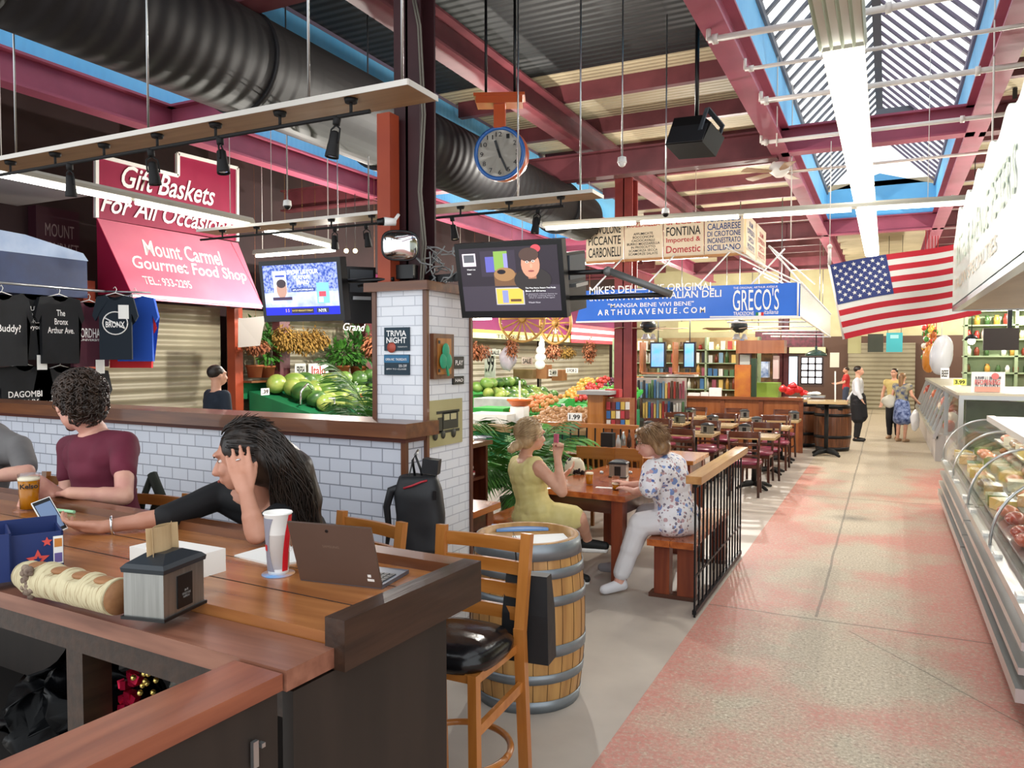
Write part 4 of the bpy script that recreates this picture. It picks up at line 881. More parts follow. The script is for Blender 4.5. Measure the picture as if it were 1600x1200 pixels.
# things on top of the cases
def card(px0, px1, py0, py1, y, label, m_=m_paper, txt=None, tm=None, nm='price_card', cat='price card', group=None, lean=0):
    a, b_ = Py(px0, py0, y), Py(px1, py1, y)
    t = thing(nm, label, cat, ((a.x+b_.x)/2, y, b_.z), 0, group)
    MB().box(a.x, b_.x, y, y+.012, b_.z, a.z, MX.Identity(3)).build('card', m_, t)
    if txt: text(txt, t, tm or m_black_letter, (a.x+(b_.x-a.x)*.12, y, b_.z+(a.z-b_.z)*.18), (1, 0, 0), (0, 0, 1), (b_.x-a.x)*.76, (a.z-b_.z)*.62, bold=.02)
    return t
t = card(1518, 1570, 581, 616, 12.5, 'white poster card with red roundel on top of the tall glass case', txt='RESTAURANT', tm=mat('grey_lettering', '6a6a72', .6), nm='poster_card', cat='poster')
c = Py(1555, 588, 12.49); MB().cyl(c, c+V((0, -.006, 0)), .045, n=24).build('red_roundel', mat('salmon_red', 'd87878', .6), t)
a = Py(1523, 612, 12.49); MB().box(a.x, a.x+.30, 12.485, 12.49, a.z, a.z+.07).build('pink_picture', mat('salmon_picture', 'e0a090', .6), t)
text('REOPENING', t, mat('salmon_red', 'd87878', .6), (a.x, 12.485, a.z+.10), (1, 0, 0), (0, 0, 1), .3, .07, bold=.02)
card(1470, 1483, 575, 592, 16, 'small white price card above the butcher case', txt='BEEF')
card(1490, 1510, 592, 602, 13, 'yellow and white price card left of the poster', mat('yellow_card', 'd8dc6c', .6), txt='3.99')
# dark screen above on right + bracket
t = thing('dark_monitor', 'dark brown switched-off monitor hanging under the awning at right', 'television', Py(1565, 527, 11.5))
a, b_ = Py(1537, 513, 11.5), Py(1592, 547, 11.5)
MB().box(a.x, b_.x, 11.5, 11.56, b_.z, a.z).bev(.01).build('screen', mat('dark_brown_screen', '2c2420', .35), t)
MB().box(b_.x-.12, b_.x-.07, 11.56, 11.6, a.z-.2, 5.24).build('bracket', m_black, t)
# shop shelving behind the counters on the right (bottles, jars, lamps)
m_shelf = mat('pale_green_shelf', '9cac86', .6, 0, '8a9c78', 3)
t = thing('back_shelving', 'pale green wall shelving of jars behind the right counters', 'shelving', (3.2, 17, 0))
s_ = MB(); s_.box(1.5, 4.7, 19.0, 19.1, 0, 2.9)
for z in (1.5, 1.85, 2.2, 2.5, 2.8): s_.box(1.45, 4.7, 18.75, 19.1, z, z+.03)
for x in (1.5, 2.4, 3.2, 4.0, 4.7): s_.box(x-.03, x+.03, 18.75, 19.1, 1.2, 2.85)
s_.build('shelves', m_shelf, t)
jm = [mat('jar_'+c, c, .3, coat=.4) for c in ('7c3420', '3c5c30', 'd8c898', 'a43028', 'e8e4d8', '54381c', 'c89440')]
jar = MB().lathe([(.001, 0), (.045, 0), (.047, .10), (.03, .13), (.03, .16), (.001, .16)], n=10)
jar = jar.build('jar', jm[0]); jmes = []
for m_ in jm: me = jar.data.copy(); me.materials.clear(); me.materials.append(m_); jmes.append(me)
bpy.data.objects.remove(jar)
bot = MB().lathe([(.001, 0), (.038, 0), (.04, .16), (.015, .22), (.015, .28), (.001, .28)], n=10).build('bottle', jm[0]); bmes = []
for m_ in jm: me = bot.data.copy(); me.materials.clear(); me.materials.append(m_); bmes.append(me)
bpy.data.objects.remove(bot)
def goods(nm, me, loc, label, cat, group, s=1):
    o = bpy.data.objects.new(nm, me); COL.objects.link(o); o.location = loc; o.scale = (s, s, s); return tag(o, label, cat, group)
random.seed(5)
for z in (1.53, 1.88, 2.23, 2.53):
    x = 1.55
    while x < 4.6:
        if random.random() < .8: goods('jar', random.choice(jmes), (x, 18.88, z), 'small jar on the pale green shelving behind the right counter', 'jar', 'jars on the right shelving', random.uniform(.9, 1.4))
        x += random.uniform(.13, .2)
c = Py(1518, 533, 13); t = thing('pendant_bulb', 'bright bare bulb lamp glowing above the right counter', 'lamp', c)
MB().ell(c, .05).build('bulb', mat('warm_bulb', 'fff0cc', .4, emit=14), t); MB().lathe([(.02, .10), (.07, .06), (.09, .03)], c, 16).build('shade', m_dkmetal, t); MB().cyl(c+V((0, 0, .1)), V((c.x, c.y, 5.24)), .006, n=6).build('cord', m_black, t)
# hanging bags and cured meats at far right
for i, (px, py, y, r, c_, lab) in enumerate(((1453, 560, 17, (.14, .14, .28), 'd88a30', 'orange wrapped ham hanging beyond the flag'), (1471, 555, 16.5, (.20, .16, .38), 'c4c6cc', 'pale plastic-wrapped bundle hanging beyond the flag'))):
    c = Py(px, py, y); mb = MB().ell(c, r, 16, 12)
    for v in mb.b.verts: v.co += NZ.noise_vector(v.co*6)*.03; v.co.x += (c.z-v.co.z)*(-.1)
    mb.cyl(c+V((0, 0, r[2]-.02)), c+V((0, 0, r[2]+.5)), .006, n=6)
    solo(mb, 'hanging_bundle', mat('wrap_'+c_, c_, .3, coat=.5), lab, 'hanging goods')
t = thing('hanging_sign', 'turquoise hanging banner with rounded corners near the far wall', 'banner', Py(1398, 535, 24))
a, b_ = Py(1385, 520, 24), Py(1410, 550, 24); MB().box(a.x, b_.x, 24, 24.03, b_.z, a.z).bev(.02).build('cloth', mat('turquoise_cloth', '3ca6b0', .5), t); MB().box(a.x+.1, b_.x-.1, 23.99, 24, a.z-.16, a.z-.06).build('label_patch', mat('pale_turquoise', '9cd4d8', .5), t)
for px, py0, py1, w_, c_, lab in ((1368, 522, 550, 24, '3c4238', 'dark framed picture near the far wall'), (1335, 520, 552, 20, 'c4c494', 'pale green cabinet box high on the far wall')):
    a, b_ = Py(px-w_/2, py0, 26), Py(px+w_/2, py1, 26); solo(MB().box(a.x, b_.x, 26, 26.3, b_.z, a.z).bev(.02), 'wall_cabinet', mat('cab_'+c_, c_, .6), lab, 'cabinet')
mb = MB()
for px_ in (1387, 1408): q_ = Py(px_, 520, 24.015); mb.cyl(q_, (q_.x, q_.y, 5.24), .01, n=6)
solo(mb, 'hanging_wires', m_steel, 'pair of wires holding the turquoise banner', 'wire')
mb = MB()
for px_ in (1443, 1448, 1453, 1458, 1462): q_ = Py(px_, 562, 18); mb.cyl(q_, (q_.x, 18, 5.24), .008, n=6)
solo(mb, 'hanging_strings', m_red_letter, 'red strings carrying the bright packets beyond the flag', 'strings')
# string garland of colourful candy bags
random.seed(8); cc = [mat('bag_'+c, c, .35) for c in ('c83c30', 'e0b040', '4c8a3c', 'e8e0d0', 'b06030')]
for i in range(44):
    px, py = random.uniform(1442, 1462), random.uniform(508, 560); c = Py(px, py, 18+random.uniform(-.3, .3)); solo(MB().ell(c, (.05, .04, .06), 6, 4), 'snack_bag', cc[i % 5], 'small bright packet hanging in the strings beyond the flag', 'packet', 'packets hanging beyond the flag')
# ================= BAR COUNTER =================
BZ = 1.15
m_bar = wood('polished_bar_wood', '864e26', 'bc7e48', 0, 1.6, .24, .35, .03, (.3, .72))
m_bar2 = wood('red_brown_bar_plank', '6a4030', '946450', 0, 2.5, .32, .2, .04)
m_bark = wood('dark_bar_rail', '261a13', '3e2a1e', 1, 3, .4, .1, .25)
m_panel = mat('brown_black_panel', '221c18', .55, 0, '2a221d', 3, (4, 4, .6))
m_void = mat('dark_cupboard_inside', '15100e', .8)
BA, BB = Pz(450, 1047, BZ-.03), Pz(0, 923, BZ-.03); bu = (BB-BA).normalized(); bv = V((-bu.y, bu.x, 0)); bv = bv if bv.y > 0 else -bv
BR = MX((bu, bv, V((0, 0, 1)))).transposed()
BO = V((BA.x, BA.y, 0))
bar = thing('bar_counter', 'long polished wooden bar counter with dark brown end panel', 'bar counter', BO+bu*1.6, 0)
def bbox(u0, u1, v0, v1, z0, z1, m, name, bev=.0, par=None):
    mb = MB().box(u0, u1, v0, v1, z0, z1, BR, BO)
    if bev: mb.bev(bev)
    return mb.build(name, m, par or bar)
BW = .76
bbox(.04, 4.2, .17, BW, BZ-.05, BZ, m_bar, 'countertop', .012)
bbox(0, 4.2, -.005, .165, BZ-.08, BZ-.03, m_bar2, 'front_shelf', .008)
for v in (.36, .56): bbox(.05, 4.2, v, v+.004, BZ-.001, BZ+.0008, m_void, 'plank_joint')
bbox(-.035, .03, .155, BW+.04, BZ-.085, BZ+.045, m_bark, 'end_rail', .012)
bbox(.03, 4.2, BW-.01, BW+.07, BZ-.06, BZ+.035, m_walnut, 'rear_rail', .01)
bbox(0.005, .04, .02, .66, 0, BZ-.09, m_panel, 'end_panel')
bbox(.04, 4.2, .62, .66, 0, BZ-.06, m_panel, 'rear_panel')
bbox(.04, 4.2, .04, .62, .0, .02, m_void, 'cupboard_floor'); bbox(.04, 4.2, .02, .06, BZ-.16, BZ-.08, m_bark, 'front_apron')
pv = Pz(175, 1050, 1.0); uu = (pv-BO).dot(bu)
bbox(.86, .94, .03, .12, 0, BZ-.14, m_bark, 'post')
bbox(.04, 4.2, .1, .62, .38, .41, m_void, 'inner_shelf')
fl = thing('bar_gate', 'low swing gate with red-brown plank top and dark panel at the bar corner', 'gate', BO-bv*.4, 0)
bbox(0.005, .165, -.80, -.012, BZ-.075, BZ-.035, wood('gate_plank', '74402e', '9a5c42', 1, 2.5, .28, .3, .04), 'gate_top', .006, fl)
bbox(0.02, .05, -.80, -.015, 0, BZ-.075, m_panel, 'gate_panel', 0, fl)
MB().box(.005, .015, -.10, -.085, .93, .99, BR, BO).box(-.0, .015, -.08, -.07, .97, .98, BR, BO).build('latch', m_steel, fl)
# contents under the bar
def crumple(c, r, amp=.04, n=20, m=14, sc=9):
    mb = MB().ell(c, r, n, m)
    for v in mb.b.verts: v.co += NZ.noise_vector(v.co*sc)*amp
    return mb
c = BO+bu*1.22+bv*.28
solo(crumple((c.x, c.y, .60), (.34, .20, .17), .10, 40, 26, 12), 'trash_bag', mat('black_plastic_film', '08090b', .26, ior=1.18), 'shiny black plastic bag stuffed under the bar', 'bag')
c = BO+bu*.60+bv*.22
solo(crumple((c.x, c.y, .80), (.10, .09, .12), .05, 24, 16, 14), 'silver_bag', mat('crumpled_silver_film', '90908c', .2, .4, '5c5c58', 20), 'crumpled silver bag under the bar beside the bead string', 'bag')
random.seed(2)
for i in range(26):
    c = BO+bu*(.72+random.uniform(-.05, .05))+bv*.14; solo(MB().ell((c.x, c.y+random.uniform(-.02, .02), .72+i*.008), .009, 8, 6), 'gold_bead', mat('gold_bead', 'd8c070', .2, .9), 'gold bead of the string of beads hanging under the bar', 'bead', 'gold beads under the bar')
for i in range(16):
    c = BO+bu*(.80+random.uniform(-.06, .06))+bv*.15; z = .78+random.uniform(-.06, .12); solo(MB().box(-.013, .013, -.01, .01, -.013, .013, rot(i, i*2, i), (c.x, c.y, z)), 'red_foil', mat('red_foil', 'c01a40', .2, .7), 'piece of shiny red foil decoration under the bar', 'decoration', 'red foil bits under the bar')
# ---------------- things on the bar ----------------
B_ = lambda px, py, z=BZ: Pz(px, py, z)
# birch log candle holder
m_birch = mat('birch_bark', 'c4b48c', .7, 0, '9c8658', 26, (.35, 3, 3), (.52, .70), .3)
m_bstr = mat('birch_bark_white', 'c8bc98', .75, 0, '8a6e4a', 16, (9, .9, .9), (.50, .72), .3)
l0, l1 = B_(38, 893, BZ+.047), B_(187, 928, BZ+.047); ld = (l1-l0).normalized()
t = thing('birch_log', 'birch log candle holder with four cut hollows, bark on', 'candle holder', (l0+l1)/2-V((0, 0, .055)), math.atan2(ld.y, ld.x)); t.scale = (1, .84, .84)
n = 34; L_ = (l1-l0).length; mb = MB(); rs = []
for i in range(n):
    f = i/(n-1); x = -L_/2+L_*f; r = .062*(1-.25*max(0, (.12-f)/.12))*(1+.09*math.exp(-((f-.22)/.07)**2)); ring = []
    for k_ in range(28):
        a = 2*PI*k_/28; p = V((x, r*math.cos(a), .055+r*math.sin(a)))
        for hc in (.17, .42, .64, .86):
            if math.sin(a) > .6 and abs(f-hc) < .085: p.z -= .018*math.sqrt(max(0, 1-((f-hc)/.085)**2))*min(1, (math.sin(a)-.6)*4)
        p.z = max(p.z, .001); ring.append(p+V((0, 1, 0))*NZ.noise(V((x*20, k_, 0)))*.003)
    rs.append(ring)
mb.rings(rs); mb.build('bark', m_bstr, t, False)
mcut = wood('cut_birch_wood', '8a5c38', 'a87850', 0, 3, .6, 0)
for hc in (.17, .42, .64, .86):
    x = -L_/2+L_*hc; MB().ell((x, 0, .055+.045), (.036, .030, .012), 18, 8).build('hollow', mcut, t, False)
MB().lathe([(.001, 0), (.058, 0), (.058, .001), (.001, .001)], (L_/2+.001, 0, .055), 24, ax=(1, 0, 0)).build('sawn_end', mcut, t, False)
mb = MB()
random.seed(4)
for i in range(26): x = -L_/2+L_*.22+random.gauss(0, .016); a = random.uniform(-1.9, .3); mb.ell((x, -.062*math.cos(a*.5+.3), .055+.060*math.sin(a+.9)), random.uniform(.007, .014), 7, 5)
mb.build('bark_knots', mat('dark_bark_scar', '5c4a40', .8, 0, '8a7868', 40), t, False)
# napkin dispenser
def dispenser(loc, rz, label, s=1.0, group=None):
    t = thing('napkin_dispenser', label, 'napkin dispenser', loc, rz, group)
    w_, d_, h_ = .082*s, .062*s, .125*s
    MB().box(-w_-.006, w_+.006, -d_-.006, d_+.006, 0, .008*s).bev(.003).build('base', m_black, t, False)
    MB().box(-w_, w_, -d_, d_, .008*s, h_).bev(.008*s, 3).build('steel_body', mat('brushed_steel_body', '9c9c98', .3, .85, '8c8c88', 90, (1, 1, .05), bump=.05), t, False)
    pl = MB().box(-.03*s, .03*s, -d_-.003, -d_, .018*s, h_-.018*s).bev(.002); pl.build('black_plate', m_black, t, False)
    top = MB().rings([[V((x, y, z)) for x, y in ((-a, -b_), (a, -b_), (a, b_), (-a, b_))] for a, b_, z in ((w_+.004, d_+.004, h_), (w_+.006, d_+.006, h_+.012*s), (w_*.96, d_*.95, h_+.022*s), (w_*.42, d_*.50, h_+.042*s))], sm=False)
    top.build('lid', mat('slate_black_lid', '22282e', .35), t, False)
    return t
na, nb, nc = B_(192, 962), B_(259, 977), B_(322, 946)
ctr = (na+nc)/2; ang = math.atan2((nc-nb).y, (nc-nb).x)
dn = dispenser(ctr, ang, 'steel napkin dispenser with black lid on the bar, tan napkin on top', (nc-nb).length/.164)
s_ = (nc-nb).length/.164
for zz, w_, tx_ in ((.062, .016, 'at'), (.052, .034, 'SERVICE IDEAS'), (.044, .026, 'NAPKINS')): text(tx_, dn, mat('grey_plate_lettering', '9a9a98', .5), V((-w_/2*s_, -.0655*s_, zz*s_)), (1, 0, 0), (0, 0, 1), w_*s_, .006*s_, world=False)
nk = MB(); zt = .16*s_
for k_ in range(2):
    g = []
    for i in range(9):
        x = -.046*s_+.092*s_*i/8; g.append((x, (.020*(2*i/8-1)**2-.012)*(1 if k_ else -1)))
    nk.prism([(x, y) for x, y in g]+[(x, y+.0015) for x, y in reversed(g)], (0, k_*.004, zt-.02), (1.1, 0, 0), (0, 1, .1), (0, .004, .095*s_))
nk.build('napkin', mat('kraft_napkin', 'b49a74', .8, 0, 'a68c66', 8), dn, False)
# white takeaway box
F_, R_, Lc = B_(300, 908), B_(353, 892), B_(203, 889)
u_ = (Lc-F_); v_ = (R_-F_); hh = V((0, 0, .075)); mb = MB()
mb.prism([(0, 0), (1, 0), (1, 1), (0, 1)], F_, u_, v_, hh).bev(.003)
bx = solo(mb, 'takeaway_box', mat('white_card', 'f0eee8', .5), 'white cardboard takeaway box behind the napkin dispenser', 'box')
# paper cup on coaster
c = B_(435, 897)
solo(MB().lathe([(.001, 0), (.052, 0), (.052, .004), (.001, .004)], c, 32), 'coaster', mat('coaster_orange_blue', 'd89a58', .5, 0, '6c9cd0', 9), 'round orange and blue coaster under the paper cup', 'coaster')
t = thing('paper_cup', 'tall white paper cup with red and grey swoosh, on a coaster by the laptop', 'cup', c+V((0, 0, .004)))
hc = .195
MB().lathe([(.001, 0), (.031, 0), (.032, .01), (.036, hc*.5), (.043, hc-.004), (.047, hc), (.045, hc+.004), (.041, hc), (.034, .02), (.001, .02)], n=40).build('cup_wall', mat('cup_white', 'f4f2ee', .4), t, False)
def wrap(a0f, a1f, z0, z1, m, nm, dr=.0006):
    mb = MB(); N_ = 12; M_ = 10; g = []
    for j in range(M_+1):
        z = z0+(z1-z0)*j/M_; r = .0318+(.0425-.0318)*(z/hc)**1.1+dr+.0012; g.append([mb.b.verts.new((r*math.cos(a), r*math.sin(a), z)) for a in [a0f(j/M_)+(a1f(j/M_)-a0f(j/M_))*i/N_ for i in range(N_+1)]])
    for j in range(M_):
        for i in range(N_): mb._f([g[j][i], g[j][i+1], g[j+1][i+1], g[j+1][i]], True)
    mb.build(nm, m, t, False)
vw = math.atan2(-c.y, -c.x)   # angle of the side that faces the bar front
wrap(lambda f: vw-1.55, lambda f: vw-.45+.45*abs(2*f-1)**2-.35, .012, hc-.012, mat('cup_grey', '8e8c98', .5), 'grey_swoosh')
wrap(lambda f: vw+.35+.5*(f)**2, lambda f: vw+1.0+.5*f**2, .012, hc*.98, mat('cup_red', 'd01c28', .4), 'red_swoosh')
wrap(lambda f: vw-1.5, lambda f: vw-1.0, hc*.40, hc*.50, mat('cup_red', 'd01c28', .4), 'red_word_patch', .002)
text('Cola', t, m_white_letter, V((.0445*math.cos(vw+.75), .0445*math.sin(vw+.75), hc*.38)), (-math.sin(vw+.75), math.cos(vw+.75), 0), (0, 0, 1), .02, .02, .3, world=False)
# laptop
L0, L1, L2 = B_(470, 905, BZ+.004), B_(597, 919, BZ+.004), B_(648, 894, BZ+.004)
wv = (L1-L0); r_ = ray(449, 815); T0 = CAM+r_*((L0-CAM).dot(wv.normalized())/r_.dot(wv.normalized()))
wv = (L1-L0); wl = wv.length; wu = wv.normalized(); dv = V((-wu.y, wu.x, 0)); dl = (L2-L1).length*.95
up_ = (T0-L0); up_ = (up_-wu*up_.dot(wu)); hl = up_.length; up_n = up_.normalized()
t = thing('laptop', 'open brown-grey laptop seen from behind its lid, on the bar', 'laptop', (L0+L1)/2-V((0, 0, .004)))
m_lap = mat('brown_grey_metal', '6e5a50', .35, .4, '665248', 3); m_lapk = mat('laptop_base_metal', '6a6f7c', .35, .5)
Rl = MX((wu, up_n, wu.cross(up_n))).transposed()
MB().box(0, wl, 0, hl, -.006, .002, Rl, L0).bev(.003, 3).build('lid', m_lap, t)
MB().box(.004, wl-.004, .004, hl-.004, -.0068, -.006, Rl, L0).build('screen', m_black, t)
nrm = wu.cross(up_n)
text('SAMSUNG', t, mat('faint_lid_lettering', '8a7464', .4), L0+wu*(wl*.38)+up_n*(hl*.62)+nrm*.002, wu, up_n, wl*.2, .008, off=.001)
MB().cyl(L0+wu*(wl*.47)+up_n*(hl*.9)+nrm*.001, L0+wu*(wl*.47)+up_n*(hl*.9)+nrm*.004, .005).build('camera_lens', m_black, t)
MB().box(wl*.85, wl*.93, .022, .030, .002, .0028, Rl, L0).box(wl*.86, wl*.9, .036, .045, .002, .0028, Rl, L0).build('sticker', m_white, t)
Rb = MX((wu, dv, V((0, 0, 1)))).transposed()
MB().box(0, wl, 0, dl, 0, .012, Rb, L0-V((0, 0, .003))).bev(.003).build('keyboard_base', m_lapk, t)
kb = MB()
for i in range(13):
    for j in range(5): kb.box(wl*.05+i*wl*.07, wl*.05+i*wl*.07+wl*.06, .02+j*.02, .036+j*.02, .012, .0145, Rb, L0-V((0, 0, .003)))
kb.build('keys', m_black, t)
# notepad, wrapper, plate, pen, phone, beer, basket
def flat(pts, h, nm, m, label, cat): return solo(MB().prism([(p.x, p.y) for p in pts], (0, 0, pts[0].z), (1, 0, 0), (0, 1, 0), (0, 0, h)), nm, m, label, cat)
flat([B_(366, 870), B_(432, 886), B_(463, 880), B_(455, 850), B_(408, 858)], .006, 'notepad', m_paper, 'white open notepad behind the paper cup', 'notepad')
solo(crumple(B_(612, 935, BZ+.014), (.020, .012, .012), .008, 14, 10, 60).cyl(B_(600, 938, BZ+.012), B_(622, 928, BZ+.012), .010).ell(B_(638, 926, BZ+.013), (.016, .014, .010), 10, 7), 'foil_wrapper', mat('white_foil', 'e8e4e4', .25, .2), 'small crumpled white foil wrapper on the bar by the end rail', 'wrapper')
solo(crumple(B_(28, 826, BZ+.018), (.12, .09, .016), .02, 28, 12, 14), 'plastic_wrap', mat('clear_plastic_film', 'f0ece6', .12, 0, alpha=.45, coat=1), 'crumpled clear plastic food wrap behind the blue caddy', 'wrapper')
solo(MB().cyl(B_(84, 796, BZ+.008), B_(116, 800, BZ+.008), .007), 'marker_pen', mat('green_white_marker', 'a8e0b0', .4), 'pale green marker pen behind the phone', 'pen')
def beer(c, h, r, label, fill=.8, group=None, txt=None):
    t = thing('beer_glass', label, 'glass', c, 0, group)
    MB().lathe([(.001, .006), (r*.78, .006), (r*.80, h*.3), (r*.93, h*fill), (.001, h*fill)], n=28).build('beer', mat('amber_beer', 'cc8410', .1, 0, trans=.35, emit=.0), t, False)
    MB().lathe([(r*.94, h*fill), (r*.95, h*fill+.012), (.001, h*fill+.012)], n=28).build('foam', mat('beer_foam', 'efe6cc', .8), t, False)
    MB().lathe([(.001, 0), (r*.84, 0), (r*.86, h*.3), (r, h), (r*.96, h), (r*.83, h*.3), (r*.80, .006)], n=28).build('glass', m_glass, t, False)
    if txt: a = math.atan2(-c.y, -c.x); text(txt, t, m_black_letter, V((r*.97*math.cos(a), r*.97*math.sin(a), h*.62))-V((-math.sin(a), math.cos(a), 0))*.035, (-math.sin(a), math.cos(a), 0), (0, 0, 1), .07, .022, bold=.03, world=False)
    return t
cb = B_(46, 796); beer(cb, .165, .047, 'tall glass of amber beer on the bar before the man in maroon', .82, txt='Kelso')
solo(MB().lathe([(.001, 0), (.075, 0), (.078, .008), (.001, .008)], cb+V((.02, .0, -.0)), 24), 'glass_dish', m_glass, 'clear low glass dish under the beer glass', 'dish')
# blue caddy
q0, q1 = B_(100, 893), B_(18, 905); q2 = B_(-60, 880)
t = thing('condiment_caddy', 'blue card bottle caddy with red stars at the left end of the bar', 'caddy', (q0+q1)/2)
ux = (q0-q1).normalized(); uy = V((-ux.y, ux.x, 0)); L_ = (q0-q1).length; Rc = MX((ux, uy, V((0, 0, 1)))).transposed()
m_cb = mat('navy_blue_card', '1c2f66', .5)
MB().box(0, L_, 0, .006, 0, .135, Rc, q1).box(L_-.006, L_, 0, .16, 0, .135, Rc, q1).box(-.30, -.0, -.03, -.024, 0, .15, Rc, q1).box(-.3, L_, .155, .16, 0, .16, Rc, q1).box(-.3, L_, 0, .16, 0, .006, Rc, q1).box(-.006, 0, -.03, .16, 0, .15, Rc, q1).build('caddy_wall', m_cb, t)
def star(cx, cz, r): return [((r if i % 2 == 0 else r*.45)*math.sin(PI*i/5)+cx, (r if i % 2 == 0 else r*.45)*math.cos(PI*i/5)+cz) for i in range(10)]
MB().prism(star(L_*.50, .05, .034), q1-uy*.002, ux, (0, 0, 1), -uy*.001).prism(star(L_*.68, .105, .016), q1-uy*.002, ux, (0, 0, 1), -uy*.001).build('red_star', mat('coral_star', 'd85048', .5), t)
MB().prism(star(L_*.50, .05, .013), q1-uy*.004, ux, (0, 0, 1), -uy*.001).build('star_centre', m_cb, t)
MB().box(L_*.80, L_*.99, -.003, -.001, .03, .12, Rc, q1).build('white_picture_label', m_white, t); MB().box(L_*.82, L_*.97, -.004, -.003, .085, .112, Rc, q1).build('orange_patch', mat('orange_patch', 'c88038', .5), t); MB().box(L_*.82, L_*.97, -.004, -.003, .035, .065, Rc, q1).build('violet_patch', mat('violet_patch', '6a5c98', .5), t)
solo(crumple(q1+ux*-.04+uy*.05+V((0, 0, .07)), (.03, .03, .06), .01), 'sauce_packets', mat('packet_mix', 'b8b4a8', .4, 0, 'c89a30', 30), 'sauce packets tucked in the blue caddy', 'packets')
# ================= STOOLS =================
m_oak = wood('honey_oak', '9a5c22', 'b8783a', 2, 2.4, .3, .4, .04); m_oakx = wood('honey_oak_rail', '9a5c22', 'b8783a', 0, 2.4, .3, .4, .04)
m_leather = mat('black_leather', '0e0e10', .22, 0, '131316', 20, bump=.12, bs=40)
def stool(loc, rz, label, hb=1.12, hs=.76):
    t = thing('bar_stool', label, 'bar stool', loc, rz, 'honey oak bar stools')
    prf = [(.001, -.035), (.19, -.035), (.205, -.01), (.205, .015), (.18, .045), (.12, .06), (.001, .064)]
    mb = MB(); rs = []
    for r, h in prf: rs.append([V(((r*1.03)*sq2(a)*math.cos(a), r*sq2(a)*math.sin(a), hs-.06+h)) for a in [2*PI*i/40 for i in range(40)]])
    mb.rings(rs).build('seat', m_leather, t, False)
    for sx in (-1, 1):
        MB().bar((sx*.17, -.16, hs-.09), (sx*.20, -.20, 0), .036, .036).build('leg', m_oak, t, False)
        MB().bar((sx*.195, .185, hs-.02), (sx*.205, .23, 0), .036, .045).build('leg', m_oak, t, False)
        MB().bar((sx*.195, .185, hs-.06), (sx*.205, .235, hb), .032, .045).bev(.006).build('back_post', m_oak, t, False)
        MB().bar((sx*.185, -.18, hs-.30), (sx*.20, .21, hs-.26), .02, .04).build('side_stretcher', m_oakx, t, False)
    MB().box(-.185, .185, -.17, .18, hs-.125, hs-.09).build('seat_frame', m_oakx, t, False)
    for i in range(4):
        z = hb-.055-i*.095; y = .222+.012*(1-i/3)
        mb = MB(); mb.rings([[V((x, y+.02*(1-(x/.2)**2)+dy, z+dz)) for dy, dz in ((-.009, -.028), (.009, -.028), (.009, .028), (-.009, .028))] for x in [-.19+.38*j/8 for j in range(9)]], sm=False); mb.build('back_slat', m_oakx, t, False)
    MB().tube([(.215*math.cos(a), .01+.215*math.sin(a), .28) for a in [2*PI*i/36 for i in range(37)]], .014, 8).build('foot_ring', m_oakx, t, False)
    return t
def sq2(a): return 1/(abs(math.cos(a))**3.2+abs(math.sin(a))**3.2)**(1/3.2)
s1 = stool((-1.53, 2.62, 0), 0, 'honey oak bar stool with black leather seat at the bar end, black bag hanging behind')
s2 = dup(s1, (-2.17, 2.63, 0), -.22, 'honey oak bar stool behind the bar under the long-haired woman')
s3 = dup(s1, (-3.55, 2.66, 0), .05, 'honey oak bar stool behind the bar under the man in maroon')
s4 = dup(s1, (-4.6, 2.85, 0), .05, 'honey oak bar stool at the far left under the man in grey')
c = Pz(820, 842, 1.10)
t = thing('shopping_bag', 'black paper shopping bag hanging from the stool back', 'bag', V((c.x-.01, c.y+.06, .58)), .1)
MB().rings([[V((x*a, y*b_, z)) for x, y in ((-1, -1), (1, -1), (1, 1), (-1, 1))] for a, b_, z in ((.105, .055, 0), (.10, .052, .2), (.09, .03, .36))], sm=False).build('bag_body', mat('black_kraft_paper', '121214', .55, 0, '1a1a1c', 6, bump=.3, bs=10), t, False)
MB().tube([(-.04, -.03, .36), (-.055, -.01, .45), (-.07, .0, .53), (-.03, -.0, .46), (-.01, -.03, .36)], .003, 6).build('handle', m_black, t, False)
# ================= BARREL =================
m_oakb = wood('barrel_oak', '9c7040', 'c09458', 2, 2.5, .5, .1, .1); m_hoop = mat('galvanised_hoop', '7c848a', .4, .6, '8a9298', 6)
def barrel(loc, r0, r1, h, hoops, label, mo=m_oakb, mh=m_hoop, group=None):
    t = thing('wine_barrel', label, 'barrel', loc, 0, group); rr = lambda z: r0+(r1-r0)*(1-((z-h/2)/(h/2))**2)
    MB().lathe([(.001, 0)]+[(rr(h*i/24), h*i/24) for i in range(25)]+[(r0-.03, h), (r0-.03, h-.035), (.001, h-.035)], n=56).build('staves', mo, t, False)
    g = MB()
    for i in range(24): a = 2*PI*i/24; g.tube([((rr(z)+.0005)*math.cos(a), (rr(z)+.0005)*math.sin(a), z) for z in [h*j/10 for j in range(11)]], .0018, 4)
    g.build('stave_joints', mat('dark_joint', '4a3018', .8), t, False)
    for a, b_ in hoops: MB().lathe([(rr(a)+.001, a), (rr(a)+.006, a), (rr(b_)+.006, b_), (rr(b_)+.001, b_), (rr(a)+.001, a)], n=56, cap=False).build('hoop', mh, t, False)
    return t
bl_ = barrel((-1.76, 3.80, 0), .278, .315, .885, ((.80, .883), (.705, .755), (.565, .615), (.30, .36), (.16, .21), (.002, .065)), 'large oak wine barrel with grey hoops used as a table, papers on top')
cb_ = Pz(830, 838, .85)
def paper(pts, z, h, nm, m, label, cat): return flat([Pz(px, py, z) for px, py in pts], h, nm, m, label, cat)
